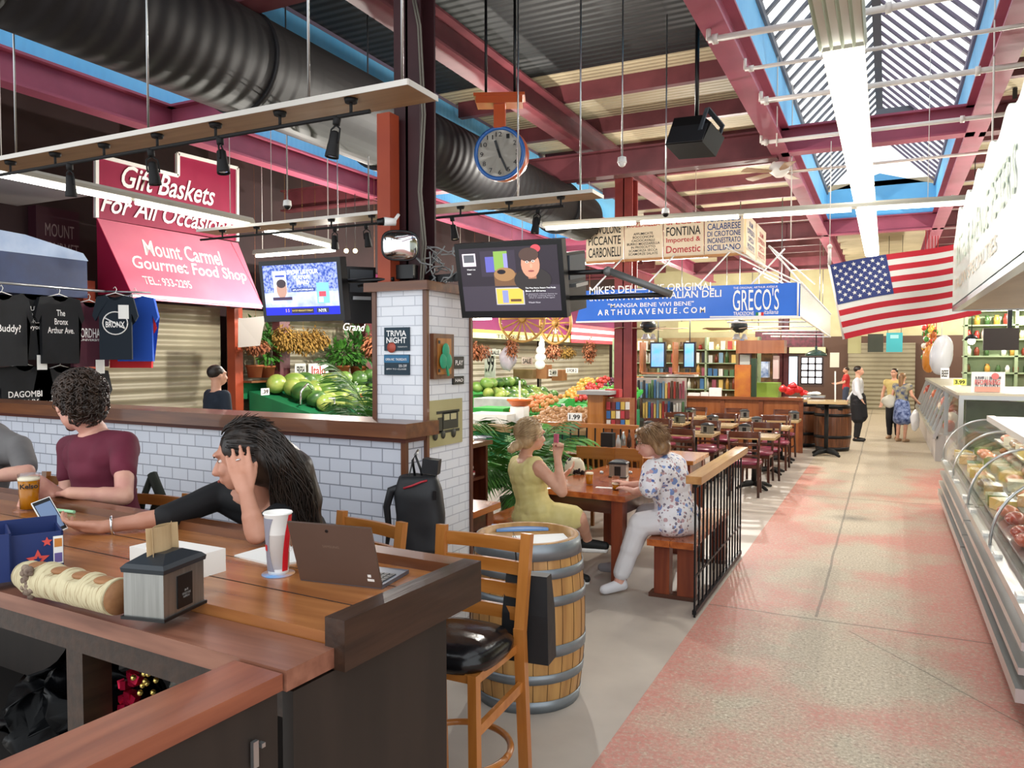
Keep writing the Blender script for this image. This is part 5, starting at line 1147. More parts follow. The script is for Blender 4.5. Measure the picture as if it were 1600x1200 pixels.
paper([(768, 822), (852, 820), (857, 829), (776, 831)], .853, .012, 'blue_booklet', mat('blue_booklet', '6c9cd8', .4), 'blue booklet lying at the back of the barrel top', 'booklet')
paper([(800, 838), (880, 834), (896, 850), (812, 853)], .853, .003, 'menu_sheet', m_paper, 'white menu sheet with a blue edge on the barrel top', 'paper')
# ================= DINING TABLE, BENCHES =================
m_tt = wood('glossy_red_pine', '8c3f1c', 'c06a32', 1, 1.6, .15, .7, .03); m_ttl = wood('red_pine_leg', '64281a', '8c4426', 2, 2, .3, .3, .04)
m_brn = wood('brown_table_frame', '3c2018', '5a3222', 0, 2, .35, .3, .05)
def ptable(c, rz, W_, L_, label, top=m_tt, h=.76, leg=.095, planks=3, lm=None):
    t = thing('pine_table', label, 'table', (c[0], c[1], 0), rz, 'heavy pine tables')
    for i in range(planks):
        a = -W_/2+W_*i/planks; MB().box(a+.002, a+W_/planks-.002, -L_/2, L_/2, h-.045, h).bev(.006).build('top_plank', top, t, False)
    MB().box(-W_/2+.05, W_/2-.05, -L_/2+.06, -L_/2+.09, h-.16, h-.045).box(-W_/2+.05, W_/2-.05, L_/2-.09, L_/2-.06, h-.16, h-.045).box(-W_/2+.05, -W_/2+.08, -L_/2+.06, L_/2-.06, h-.16, h-.045).box(W_/2-.08, W_/2-.05, -L_/2+.06, L_/2-.06, h-.16, h-.045).build('apron', m_brn, t, False)
    for sx in (-1, 1):
        for sy in (-1, 1): MB().box(sx*(W_/2-.09)-leg/2, sx*(W_/2-.09)+leg/2, sy*(L_/2-.09)-leg/2, sy*(L_/2-.09)+leg/2, 0, h-.045).bev(.004).build('leg', lm or m_ttl, t, False)
    return t
ptable((-2.17, 6.52), -.10, .86, 1.50, 'glossy red pine table between the two seated women')
ptable((-2.78, 8.42), 0, 1.95, .80, 'wide orange pine table behind the seated women', wood('orange_pine', 'a05c26', 'cc8640', 0, 1.6, .2, .6, .03))
ptable((-3.02, 4.80), 0, .86, .62, 'small pine table behind the backpack, beside the tiled pillar')
def bench(x, y0, y1, label, z=.46, w_=.36):
    t = thing('pine_bench', label, 'bench', (x, (y0+y1)/2, 0), 0, 'pine benches'); L_ = (y1-y0)/2
    for i in (-1, 0): MB().box(i*w_/2+.002, i*w_/2+w_/2-.002, -L_, L_, z-.05, z).bev(.006).build('seat_plank', m_tt, t, False)
    for sy in (-1, 1):
        MB().box(-w_/2+.04, -.02, sy*(L_-.12)-.05, sy*(L_-.12)+.05, .03, z-.05).box(.04, w_/2-.01, sy*(L_-.12)-.05, sy*(L_-.12)+.05, .03, z-.05).build('leg', m_ttl, t, False)
        MB().box(-w_/2, w_/2, sy*(L_-.12)-.06, sy*(L_-.12)+.06, 0, .03).build('foot', m_brn, t, False)
    return t
bench(-1.45, 5.68, 7.1, 'red pine bench beside the iron railing'); bench(-2.93, 5.75, 7.2, 'pine bench under the woman in yellow')
# ================= RAILINGS =================
m_iron = mat('black_wrought_iron', '17171a', .45, .4)
m_cap = wood('oak_handrail', 'a06c3a', 'c4925a', 1, 2, .35, .3, .05)
t = thing('iron_railing', 'black wrought iron railing with oak handrail along the aisle edge', 'railing', (-1.2, 6.32, 0))
y0, y1, zr = 5.40, 7.30, .96
MB().box(-1.255, -1.145, y0-.05, y1+.03, zr, zr+.055).bev(.008).build('handrail', m_cap, t)
MB().box(-1.215, -1.185, y0, y1, .02, .05).box(-1.215, -1.185, y0, y1, zr-.03, zr).box(-1.205, -1.195, y0, y1, .28, .295).build('rail', m_iron, t)
nb = 15
for i in range(nb):
    y = y0+.01+(y1-y0-.02)*i/(nb-1); mb = MB().bar((-1.2, y, 0 if i in (0, nb-1) else .03), (-1.2, y, zr), .013, .013)
    if i % 4 == 1:
        for z in (.20, .45, .70): mb.tube([(-1.2, y, z-.05), (-1.2, y+.025, z-.02), (-1.2, y+.025, z+.02), (-1.2, y, z+.05)], .005, 5).tube([(-1.2, y, z-.05), (-1.2, y-.025, z-.02), (-1.2, y-.025, z+.02), (-1.2, y, z+.05)], .005, 5)
    mb.build('baluster', m_iron, t)
t = thing('iron_railing', 'black railing with orange wood handrail behind the dining tables', 'railing', (-3.4, 9.15, 0))
ra, rb = Pz(840, 660, 1.0), Pz(990, 668, 1.0)
MB().box(ra.x, rb.x, 9.08, 9.17, .96, 1.01).bev(.006).build('handrail', wood('orange_handrail', '9c5a2c', 'b87a44', 0, 2, .35, .3), t)
MB().box(ra.x, rb.x, 9.11, 9.14, .05, .08).build('rail', m_iron, t)
for i in range(13): x = ra.x+(rb.x-ra.x)*i/12; MB().bar((x, 9.125, .05 if i not in (0, 12) else 0), (x, 9.125, .96), .016, .016).build('baluster', m_iron, t)
# ================= BOOKCASE =================
m_mah = wood('dark_mahogany', '4a2014', '6e3420', 2, 2, .3, .3, .05)
xb = -3.45; p0, p1 = Px(668, 711, xb), Px(762, 685, xb); zt = (p0.z+p1.z)/2
t = thing('bookcase', 'low mahogany bookcase with papers on top, right of the tiled pillar', 'bookcase', (xb-.2, (p0.y+p1.y)/2, 0))
ya, yb2 = p0.y, p1.y
MB().box(xb-.45, xb+.03, ya-.05, yb2+.05, zt-.04, zt).bev(.006).build('top', m_walnuty, t)
MB().box(xb-.42, xb, ya, ya+.22, 0, zt-.04).box(xb-.42, xb, yb2-.04, yb2, 0, zt-.04).box(xb-.42, xb-.40, ya, yb2, 0, zt-.04).build('side_panel', m_mah, t)
for z in (.10, zt-.36): MB().box(xb-.41, xb-.01, ya+.2, yb2-.02, z, z+.025).build('shelf', m_mah, t)
random.seed(9)
bkc = ['e4e0d4', 'b02a3c', '3c5a48', 'd8d4cc', '5a3a3a', 'e8e6e0', '9a2438', '48607c', 'ccc8bc']
for k_, (yy, n_, z0) in enumerate(((ya+.40, 6, zt-.335), (ya+.78, 5, zt-.335), (ya+.42, 2, .125))):
    z = z0
    for i in range(n_):
        h_ = random.uniform(.012, .026); c_ = bkc[(k_*4+i) % 9]
        solo(MB().box(-.10, .10, -.14, .14, 0, h_, rot(0, 0, random.uniform(-.15, .15)), (xb-.16, yy, z)), 'book', mat('book_'+c_, c_, .6), 'book or magazine lying in the stacks inside the mahogany bookcase', 'book', 'books in the bookcase'); z += h_
for i in range(7):
    y = ya+.12+i*.2; c_ = ['c8c8cc', '8c96a4', 'e4e0dc', '54565c', 'd8c8a0', 'b4b8c0', '6c7484'][i]
    solo(MB().box(-.10, .10, -.08, .08, 0, .008+.004*(i % 3), rot(0, 0, i*.9), (xb-.18, y, zt)), 'leaflet', mat('leaflet_'+c_, c_, .5), 'leaflet in the scatter of papers on top of the mahogany bookcase', 'leaflet', 'leaflets on the bookcase')
# ================= THINGS ON THE PILLAR =================
def ppanel(px0, py0, px1, py1, nm, m, label, cat, face='front', th=.012):
    if face == 'front':
        a, b_ = Py(px0, py0, PY0), Py(px1, py1, PY0); t = thing(nm, label, cat, ((a.x+b_.x)/2, PY0-.01, b_.z)); MB().box(a.x, b_.x, PY0-th, PY0-.001, b_.z, a.z).build('board', m, t); return t, a, b_
    a, b_ = Px(px0, py0, PX1), Px(px1, py1, PX1); t = thing(nm, label, cat, (PX1+.01, (a.y+b_.y)/2, b_.z)); MB().box(PX1+.001, PX1+th, a.y, b_.y, b_.z, a.z).build('board', m, t); return t, a, b_
m_pd = mat('dark_teal_poster', '0e2634', .5, 0, '123848', 3)
t, a, b_ = ppanel(602, 512, 641, 548, 'poster', m_pd, 'dark poster lettered TRIVIA NIGHT on the tiled pillar', 'poster')
w_ = b_.x-a.x; h_ = a.z-b_.z; Xr, Zr = V((1, 0, 0)), V((0, 0, 1)); o = V((a.x, PY0-.012, b_.z))
text('TRIVIA', t, m_white_letter, o+Xr*w_*.1+Zr*h_*.62, Xr, Zr, w_*.8, h_*.25, bold=.02); text('NIGHT', t, m_white_letter, o+Xr*w_*.1+Zr*h_*.32, Xr, Zr, w_*.8, h_*.26, bold=.02)
MB().lathe([(.001, 0), (.032, 0), (.032, .001), (.001, .001)], o+Xr*w_*.3+Zr*h_*.14+V((0, -.002, 0)), 20, ax=(0, -1, 0)).build('red_logo', mat('logo_red', 'b05040', .5), t); text('TUESDAYS AT 8', t, m_white_letter, o+Xr*w_*.55+Zr*h_*.14, Xr, Zr, w_*.38, h_*.05)
t, a, b_ = ppanel(602, 554, 641, 586, 'poster', m_pd, 'dark poster with pale blue band below the TRIVIA NIGHT poster', 'poster')
w_ = b_.x-a.x; h_ = a.z-b_.z; o = V((a.x, PY0-.012, b_.z)); MB().box(a.x, b_.x, PY0-.014, PY0-.012, b_.z+h_*.6, b_.z+h_*.97).build('blue_band', mat('steel_blue_band', '2c6c94', .5), t)
text('OPEN MIC  THURSDAYS', t, m_white_letter, o+Xr*w_*.08+Zr*h_*.7+V((0, -.003, 0)), Xr, Zr, w_*.84, h_*.12, bold=.01); text('50% OFF', t, m_white_letter, o+Xr*w_*.6+Zr*h_*.38, Xr, Zr, w_*.32, h_*.13); text('8PM TO CLOSE', t, m_white_letter, o+Xr*w_*.1+Zr*h_*.25, Xr, Zr, w_*.8, h_*.07)
t, a, b_ = ppanel(671, 521, 703, 591, 'wall_cabinet', m_walnutz, 'small wooden cupboard door set in the tiled pillar', 'cabinet', 'side', .03)
dy = (b_.y-a.y)*.17; dz = (a.z-b_.z)*.1
MB().box(PX1+.03, PX1+.036, a.y+dy, b_.y-dy, b_.z+dz, a.z-dz).build('door_panel', m_oak, t); MB().box(PX1+.036, PX1+.04, a.y+dy, a.y+dy+.02, a.z-dz*2.2, a.z-dz*1.5).box(PX1+.036, PX1+.04, a.y+dy, a.y+dy+.02, b_.z+dz*1.5, b_.z+dz*2.2).build('hinge', m_black, t)
c = Px(697, 559, PX1+.05); mb = MB()
for i in range(3): a_ = 2*PI*i/3+PI/2; mb.ell(c+V((0, .035*math.cos(a_), .042*math.sin(a_))), (.008, .042, .048), 14, 8)
mb.bar(c+V((0, 0, -.03)), c+V((0, .03, -.11)), .01, .015)
solo(mb, 'paper_shamrock', mat('green_card', '2e9a72', .6), 'green paper shamrock hanging on the pillar cupboard', 'decoration')
for py0, py1, lab, tx_ in ((557, 576, 'small black sign lettered PLAY on the pillar edge', 'PLAY'), (588, 600, 'small black sign lettered HAO on the pillar edge', 'HAO')):
    t, a, b_ = ppanel(706, py0, 723, py1, 'small_sign', m_black, lab, 'sign', 'side', .01); text(tx_, t, m_white_letter, V((PX1+.011, a.y+(b_.y-a.y)*.15, b_.z+(a.z-b_.z)*.3)), (0, 1, 0), (0, 0, 1), (b_.y-a.y)*.7, (a.z-b_.z)*.4, bold=.02)
t, a, b_ = ppanel(665, 627, 720, 690, 'poster', mat('khaki_print', 'b4ac7c', .6, 0, 'a8a070', 3), 'khaki framed print of an old delivery truck on the pillar side', 'poster', 'side', .012)
yy, zz, w_, h_ = a.y, b_.z, b_.y-a.y, a.z-b_.z; m_tr = mat('sepia_dark', '38382c', .6); px_ = PX1+.013
tk = MB(); q = lambda y0_, y1_, z0_, z1_: tk.box(px_, px_+.002, yy+w_*y0_, yy+w_*y1_, zz+h_*z0_, zz+h_*z1_)
q(.40, .86, .35, .72); q(.28, .42, .30, .62); q(.10, .30, .30, .46); q(.24, .90, .70, .76); q(.1, .9, .27, .33)
for cy, r_ in ((.20, .10), (.72, .10), (.42, .09)): tk.lathe([(.001, 0), (h_*r_, 0), (h_*r_, .001), (.001, .001)], V((px_+.003, yy+w_*cy, zz+h_*.24)), 20, ax=(1, 0, 0))
tk.build('truck_print', m_tr, t)
for r_ in ((.45, .60, .55, .68), (.64, .80, .55, .68)): MB().box(px_+.002, px_+.003, yy+w_*r_[0], yy+w_*r_[1], zz+h_*r_[2], zz+h_*r_[3]).build('pale_patch', mat('khaki_light', 'c0b88c', .6), t)
# ================= BACKPACK =================
bc = Py(655, 805, 3.52)
t = thing('backpack', 'black backpack with red zip hanging by the end of the tiled wall', 'backpack', V((bc.x, bc.y, bc.z-.2)))
m_bp = mat('black_nylon', '17181b', .5, 0, '1e2024', 8, bump=.4, bs=7)
mb = MB(); rs = []
for i in range(15):
    f = i/14; z = -.20+.42*f; w_ = .135*(1-.10*abs(f-.35))*(1 if f < .8 else 1-.9*(f-.8)); d_ = .085*(1 if f < .75 else 1-1.1*(f-.75)); sk = .03*(1-f)
    rs.append([bc+V((sk-.01, 0, z))+RT*(w_*sq2(a)*math.cos(a))+V((-RT.y, RT.x, 0))*(d_*sq2(a)*math.sin(a)) for a in [2*PI*k_/32 for k_ in range(32)]])
mb.rings(rs)
for v in mb.b.verts: v.co += NZ.noise_vector(v.co*9)*.010
mb.build('bag_body', m_bp, t)
dn_ = V((RT.y, -RT.x, 0))
def bpv(u, v_, d=.095): return bc+RT*u+V((0, 0, v_))+dn_*d
MB().tube([bpv(-.075, .16, .07), bpv(-.03, .175, .08), bpv(.02, .195, .075), bpv(.05, .20, .06)], .006, 6).build('red_zip', mat('red_zip', 'b0303c', .4), t)
MB().tube([bpv(-.09, .16, .02), bpv(-.15, .14, .02), bpv(-.175, .05, .02), bpv(-.165, -.08, .0), bpv(-.185, -.20, -.02)], [.022, .024, .020, .016, .008], 8).build('shoulder_strap', m_bp, t)
MB().tube([bpv(-.02, .20, 0), bpv(-.035, .30, 0), bpv(-.02, .33, 0), bpv(.01, .25, 0), bpv(.02, .20, 0)], .007, 6).tube([bpv(-.1, .12, .03), bpv(-.05, .22, .03), bpv(-.03, .31, .01)], .004, 6).build('hanging_loop', m_black, t)
MB().box(-.04, .05, -.03, .04, -.02, .06, rot(0, .1, .3), bpv(.06, .25, 0)).bev(.01).build('top_pocket', m_bp, t)
solo(MB().cyl(bpv(-.02, .33, 0), bpv(-.02, .34, -.12), .008), 'coat_hook', m_steel, 'steel hook behind the backpack on the wall end', 'hook')
MB().prism([(0, 0), (.02, 0), (.02, .05), (0, .05)], bpv(.085, .1, .09), RT, (0, 0, 1), dn_*.003).build('label', m_black, t)
c = Pz(238, 752, 1.15)
t = thing('shoulder_bag', 'dark green shoulder bag hooked over the stool back beside the man in maroon', 'bag', (c.x, c.y, .75))
MB().tube([(c.x, c.y, 1.19), (c.x+.09, c.y-.02, 1.08), (c.x+.04, c.y-.05, .95)], [.028, .03, .02], 8).tube([(c.x-.0, c.y, 1.19), (c.x-.03, c.y-.04, 1.05), (c.x-.05, c.y-.05, .92)], .018, 8).ell((c.x, c.y-.02, .86), (.10, .05, .12)).build('bag_body', mat('dark_olive_canvas', '22281e', .7), t)
# ================= CAFE CHAIRS AND TABLES =================
m_cw = wood('dark_cafe_wood', '3a1c14', '5c3222', 2, 2, .3, .3, .03); m_cwx = wood('dark_cafe_rail', '42201a', '6a3c28', 0, 2, .25, .4, .03)
m_burg = mat('burgundy_vinyl', '7c2840', .28, 0, '8c3450', 4, coat=.3)
def cafe_chair(loc, rz, label):
    t = thing('cafe_chair', label, 'chair', loc, rz, 'dark cafe chairs with burgundy seats')
    prf = [(.001, .42), (.20, .42), (.215, .44), (.20, .465), (.12, .478), (.001, .48)]
    MB().rings([[V((r*1.02*sq2(a)*math.cos(a), r*sq2(a)*math.sin(a), h)) for a in [2*PI*i/28 for i in range(28)]] for r, h in prf]).build('seat', m_burg, t, False)
    MB().box(-.19, .19, -.18, .19, .375, .42).build('seat_frame', m_cwx, t, False)
    for sx in (-1, 1):
        MB().bar((sx*.175, .17, .40), (sx*.185, .20, 0), .035, .035).build('leg', m_cw, t, False)
        MB().tube([(sx*.19, -.24, 0), (sx*.18, -.18, .42), (sx*.185, -.20, .62), (sx*.20, -.25, .87)], .019, 6).build('leg', m_cw, t, False)
        MB().bar((sx*.18, -.20, .22), (sx*.18, .18, .22), .018, .03).build('stretcher', m_cwx, t, False)
    for z, h_, w_ in ((.83, .085, .20), (.70, .035, .185), (.62, .03, .18), (.55, .03, .18)):
        y0_ = -.20-.05*max(0, (z-.62)/.25)
        MB().rings([[V((x, y0_-.035*(1-(x/w_)**2)+dy, z+dz)) for dy, dz in ((-.009, -h_/2), (.009, -h_/2), (.009, h_/2), (-.009, h_/2))] for x in [-w_+2*w_*i/8 for i in range(9)]], sm=False).build('back_slat' if z < .8 else 'top_rail', m_cwx, t, False)
    return t
m_ctop = wood('pale_maple_top', 'b89a6c', 'cdb486', 0, 2, .25, .4, .02)
def cafe_table(loc, label, w_=.68, h=.75, top=None):
    t = thing('cafe_table', label, 'table', loc, 0, 'pale-topped cafe tables')
    MB().box(-w_/2, w_/2, -w_/2, w_/2, h-.035, h).bev(.006).build('table_top', top or m_ctop, t, False)
    MB().lathe([(.001, h-.05), (.16, h-.05), (.16, h-.035), (.001, h-.035)], n=12).cyl((0, 0, .04), (0, 0, h-.04), .035).build('pedestal', m_blackm, t, False)
    mb = MB()
    for i in range(4): a = PI/2*i+PI/4; mb.tube([(0, 0, .07), (.18*math.cos(a), .18*math.sin(a), .05), (.29*math.cos(a), .29*math.sin(a), .012)], [.04, .03, .018], 8)
    mb.build('foot', m_blackm, t, False); return t
colx = (-1.66, -2.50, -3.30, -4.75); rowy = (11.2, 12.75, 14.25)
cn = ('next to the aisle', 'second from the aisle', 'beside the brick red column', 'farthest from the aisle'); rn = ('nearest row', 'middle row', 'row before the partition')
ch0 = cafe_chair((0, 0, 0), 0, 'x'); tb0 = cafe_table((0, 0, 0), 'x', .62); first = True
cd0 = dispenser((0, 0, 0), 0, 'x', .9, 'napkin dispensers on the cafe tables'); random.seed(21); k7 = 0
for i, x in enumerate(colx):
    for j, y in enumerate(rowy):
        dx = random.uniform(-.05, .05)
        for s_, wd_ in ((-1, 'on the camera side'), (1, 'on the far side')):
            lab = 'cafe chair %s, table %s, %s' % (wd_, cn[i], rn[j]); rz = (0 if s_ < 0 else PI)+random.uniform(-.18, .18); L_ = (x+dx, y+s_*random.uniform(.52, .6), 0)
            if first: c_ = ch0; c_.location = L_; c_.rotation_euler = (0, 0, rz); c_['label'] = lab
            else: dup(ch0, L_, rz, lab)
            if first: tb0.location = (x, y, 0); tb0['label'] = 'pale-topped cafe table %s, %s' % (cn[i], rn[j]); first = False
            elif s_ < 0: dup(tb0, (x, y, 0), 0, 'pale-topped cafe table %s, %s' % (cn[i], rn[j]))
        lab = 'napkin dispenser on the cafe table %s, %s' % (cn[i], rn[j])
        if k7 == 0: cd0.location = (x-.15, y+.1, .75); cd0['label'] = lab
        else: dup(cd0, (x+random.uniform(-.2, .2), y+random.uniform(-.1, .15), .75), random.uniform(-.6, .6), lab)
        k7 += 1
# mission chairs at the orange table
m_or_w = m_oak
def mission(loc, rz, label):
    t = thing('slatted_chair', label, 'chair', loc, rz, 'honey wood slatted chairs')
    MB().box(-.2, .2, -.2, .2, .42, .455).bev(.008).build('seat', m_oakx, t, False)
    for sx in (-1, 1):
        MB().bar((sx*.18, .18, .42), (sx*.18, .18, 0), .036, .036).build('leg', m_oak, t, False); MB().bar((sx*.18, -.18, 0), (sx*.19, -.23, .92), .036, .036).build('leg', m_oak, t, False)
    MB().box(-.2, .2, -.245, -.215, .80, .92).bev(.006).build('top_rail', m_oakx, t, False)
    s_ = MB()
    for i in range(6): x = -.15+.06*i; s_.bar((x, -.185, .46), (x, -.225, .81), .03, .012)
    s_.build('back_slats', m_oak, t, False); return t
p = Pz(925, 700, .92); mission((p.x, 7.72, 0), 0, 'honey wood slatted chair at the orange table, behind the beer glass')
p = Pz(980, 708, .92); mission((-2.42, 7.74, 0), .05, 'honey wood slatted chair at the orange table, behind the woman in the floral blouse')
# things on the dining tables
T_ = lambda px, py: Pz(px, py, .76)
p = T_(967, 745); dispenser(p, .1, 'napkin dispenser with tan napkins between the two seated women', .95)
MB_ = None
p = T_(921, 757); beer(p, .12, .036, 'small glass of amber beer before the woman in yellow', .75, 'small beer glasses')
p = T_(962, 765); beer(p, .11, .034, 'half-empty glass of beer beside the napkin dispenser of the two women', .4, 'small beer glasses')
for px, py, r, lab in ((940, 752, .022, 'small clear tumbler left of the napkin dispenser on the women\'s table'), (985, 752, .022, 'salt shaker to the right of the napkin dispenser on the women\'s table')):
    p = T_(px, py); t = thing('table_shaker', lab, 'shaker', p); MB().lathe([(.001, 0), (r, 0), (r*.8, .05), (r*.85, .075), (.001, .075)], n=14).build('glass_body', m_glass, t, False); MB().lathe([(r*.9, .065), (r*.6, .09), (.001, .092)], n=14).build('lid', m_steel, t, False)
solo(MB().prism([(0, 0), (.14, 0), (.14, .05), (0, .05)], T_(930, 762), (1, .1, 0), (-.1, 1, 0), (0, 0, .002)), 'table_paper', m_paper, 'small white slip on the women\'s table by the beer glass', 'paper')
t = thing('handbag', 'cream and black spotted handbag on the left side of the women\'s table', 'bag', T_(898, 740)); c = T_(900, 742)
mb = MB(); mb.rings([[V((x*a, y*b_, z)) for x, y in [(sq2(q)*math.cos(q), sq2(q)*math.sin(q)) for q in [2*PI*i/20 for i in range(20)]]] for a, b_, z in ((.095, .05, 0), (.10, .055, .05), (.085, .04, .11), (.05, .02, .15))])
mb.build('bag_body', mat('cream_black_spots', 'e4dcc0', .5, 0, '16161a', 14, ramp=(.55, .58)), t, False)
MB().tube([(-.06, 0, .12), (-.09, -.02, .17), (-.13, 0, .12)], .006, 6).build('strap', m_black, t, False)
for i, (px, py) in enumerate(((952, 690), (966, 694), (974, 688), (983, 690))):
    p = T_(px, py+8); solo(MB().lathe([(.001, 0), (.032, 0), (.03, .10), (.012, .15), (.012, .17), (.001, .17)], p, 12) if i else MB().box(p.x-.09, p.x+.06, p.y-.06, p.y+.06, .76, .93).bev(.01), 'condiment_bottle' if i else 'menu_caddy', [m_blackm, mat('clear_grey_glass', '9aa0a4', .15, 0, coat=1), m_steel, mat('sauce_bottle', '3c2418', .3)][i], ['black menu caddy on the orange table', 'clear shaker on the orange table beside the caddy', 'steel-topped shaker on the orange table', 'dark sauce bottle on the orange table'][i], 'tableware')
# ================= PARTITION, DELI INTERIOR =================
m_panw = wood('chestnut_panel', '8a4c24', 'a4643a', 2, 1.4, .35, .3, .03); m_panf = wood('chestnut_frame', '6e3a1e', '84492a', 0, 2, .35, .3)
pa, pb = Py(1072, 622, 15.7), Py(1252, 622, 15.7)
t = thing('panelled_partition', 'chestnut panelled partition wall behind the cafe chairs', 'partition', ((pa.x+pb.x)/2, 15.7, 0))
zt = pa.z
MB().box(pa.x, pb.x, 15.7, 15.8, 0, zt).build('panel', m_panw, t)
f = MB(); f.box(pa.x-.03, pb.x+.03, 15.62, 15.86, zt, zt+.05)
for i in range(4): x = pa.x+(pb.x-pa.x)*i/3; f.box(x-.04, x+.04, 15.66, 15.7, 0, zt)
f.build('frame', m_panf, t)
random.seed(31)
sk = thing('deli_shelving', 'crowded deli shelving of packets and tins behind the panelled partition', 'shelving', (-3.4, 17.6, 0))
m_tanb = mat('tan_back_board', '9c845c', .7, 0, '7c6440', 3)
s_ = MB(); s_.box(-5.9, -2.55, 17.9, 18.0, 0, 2.3); s_.build('back_board', m_tanb, sk); s_ = MB()
for z in (.5, .8, 1.1, 1.4, 1.7, 2.0): s_.box(-5.9, -2.55, 17.6, 17.9, z, z+.02)
for x in (-5.9, -4.8, -3.7, -2.55): s_.box(x-.02, x+.02, 17.6, 17.9, 0, 2.3)
s_.build('shelf', m_shelf, sk)
pk = []
for c_ in ('c8c4bc', 'a83c34', '3c6a98', 'd8b868', 'e8e4dc', '5a4030', '7a9ab0', '944858', '4c7048', '28282c'):
    o = MB().box(-.045, .045, -.03, .03, 0, .20).bev(.006, 1).build('packet', mat('pack_'+c_, c_, .5)); pk.append(o.data); bpy.data.objects.remove(o)
for z in (.52, .82, 1.12, 1.42, 1.72, 2.02):
    x = -5.8
    while x < -2.65:
        if random.random() < .85:
            me = random.choice(pk) if random.random() < .65 else random.choice(bmes if z < 1.9 else jmes); o = goods('packet' if me in pk else ('bottle' if me in bmes else 'jar'), me, (x, 17.68+random.uniform(0, .08), z), 'packet, tin or bottle standing on the crowded deli shelving', 'packaged food', 'goods on the deli shelving'); o.scale = (1, 1, random.uniform(.7, 1.2))
        x += random.uniform(.11, .16)
# tall narrow magazine and crisp rack left of the partition
t = thing('packet_rack', 'tall wire rack of narrow coloured packets beside the brick red column', 'rack', (-5.1, 15, 0))
ra0, ra1 = Py(992, 590, 15.0), Py(1070, 655, 15.0)
MB().box(ra0.x, ra1.x, 15.1, 15.14, 0, ra0.z).build('rack_back', mat('pale_rack_back', 'a49c94', .5), t)
MB().box(ra0.x, ra1.x, 14.8, 15.1, ra1.z-.05, ra1.z).build('rack_tray', m_steel, t)
for r_ in range(2):
    for i in range(18):
        x = ra0.x+.03+(ra1.x-ra0.x-.06)*i/17; z = ra1.z+r_*(ra0.z-ra1.z)*.5; o = goods('packet', random.choice(pk), (x, 14.98, z), 'narrow packet hanging in the tall rack beside the column', 'packet', 'packets in the tall rack'); o.scale = (.45, .6, random.uniform(1.4, 1.9))
card(1019, 1039, 655, 668, 14.8, 'small red banner over the packet rack tray', mat('red_board', 'a02c38', .5), nm='red_board', cat='board')
# two framed portrait screens
for i, (px0, px1, lab) in enumerate(((1018, 1037, 'portrait blue screen in a wooden frame hanging at the deli, left one'), (1070, 1084, 'portrait blue screen hanging at the deli, right one'))):
    a, b_ = Py(px0, 537, 14.2), Py(px1, 573, 14.2); t = thing('portrait_screen', lab, 'screen', ((a.x+b_.x)/2, 14.2, b_.z))
    MB().box(a.x-.03, b_.x+.03, 14.2, 14.28, b_.z-.03, a.z+.03).build('casing', m_black, t); MB().box(a.x, b_.x, 14.19, 14.2, b_.z, a.z).build('screen', mat('blue_screen_picture', '4a90d0', .4, 0, '7a8cc0', 5, emit=.7), t)
    MB().box(a.x-.22, b_.x+.05, 14.15, 14.5, b_.z-.14, b_.z-.11).box(a.x-.22, a.x-.19, 14.15, 14.5, b_.z-.14, a.z+.03).build('wooden_bracket', m_panw, t)
    MB().cyl(((a.x+b_.x)/2, 14.24, a.z), ((a.x+b_.x)/2, 14.24, 3.0), .012).build('pole', m_steel, t)
solo(MB().box(Py(1006, 586, 14.3).x, Py(1086, 586, 14.3).x, 14.25, 14.6, Py(1006, 588, 14.3).z, Py(1006, 585, 14.3).z), 'glass_shelf', m_white, 'pale shelf under the two portrait screens', 'shelf')
# white boxes, poster boards and equipment standing on and behind the partition
def bx_(px0, px1, py0, py1, y, d, m, lab, nm='carton', cat='box', grp=None):
    a, b_ = Py(px0, py0, y), Py(px1, py1, y); return solo(MB().box(a.x, b_.x, y, y+d, b_.z, a.z).bev(.006), nm, m, lab, cat, grp)
bx_(1108, 1126, 606, 619.5, 15.72, .12, m_white, 'white square box standing on the panelled partition')
bx_(1095, 1107, 613, 619.5, 15.72, .12, m_white, 'low white box left of the square box on the partition'); bx_(1075, 1092, 614, 619.5, 15.72, .12, m_white, 'long low white tray at the left end of the partition')
bx_(1148, 1172, 570, 622, 16.4, .1, mat('orange_poster_board', 'c8802c', .5, 0, 'a8502c', 3), 'orange picture board behind the partition', 'picture_board', 'board')
bx_(1173, 1181, 560, 622, 16.5, .1, mat('dark_green_board', '26402c', .6), 'narrow dark green board behind the partition', 'board', 'board')
a, b_ = Py(1154, 552, 16.91), Py(1174, 572, 16.91); t = thing('framed_notice', 'dark framed pale notice above the orange picture board', 'picture', ((a.x+b_.x)/2, 16.9, b_.z)); MB().box(a.x, b_.x, 16.91, 16.95, b_.z, a.z).build('frame', m_mah, t); MB().box(a.x+.03, b_.x-.03, 16.90, 16.91, b_.z+.03, a.z-.03).build('notice', mat('pale_notice', 'c8ccc4', .5), t)
bx_(1150, 1180, 545, 600, 16.95, .05, m_tanb, 'tan board behind the framed notice', 'board', 'board')
bx_(1178, 1200, 565, 590, 19, .3, mat('white_blue_box', 'c4d0e4', .5, 0, '54709c', 6), 'white and blue carton stack right of the green board', 'carton')
bx_(1181, 1216, 598, 622, 17.5, .5, mat('bright_green_crate', '7c9c3c', .5), 'lime green crates on the deli counter', 'crate', 'crate')
bx_(1184, 1206, 543, 596, 20.5, .3, mat('warm_brown_clutter', '7c5a30', .6, 0, '4c3c24', 6), 'brown display cabinet behind the deli counter', 'cabinet', 'cabinet')
bx_(1208, 1216, 556, 592, 20, .2, mat('pinkish_panel', 'd8bcb8', .5), 'narrow pale pink banner beside the far window', 'banner', 'banner')
c = Py(1235, 610, 17.4); 
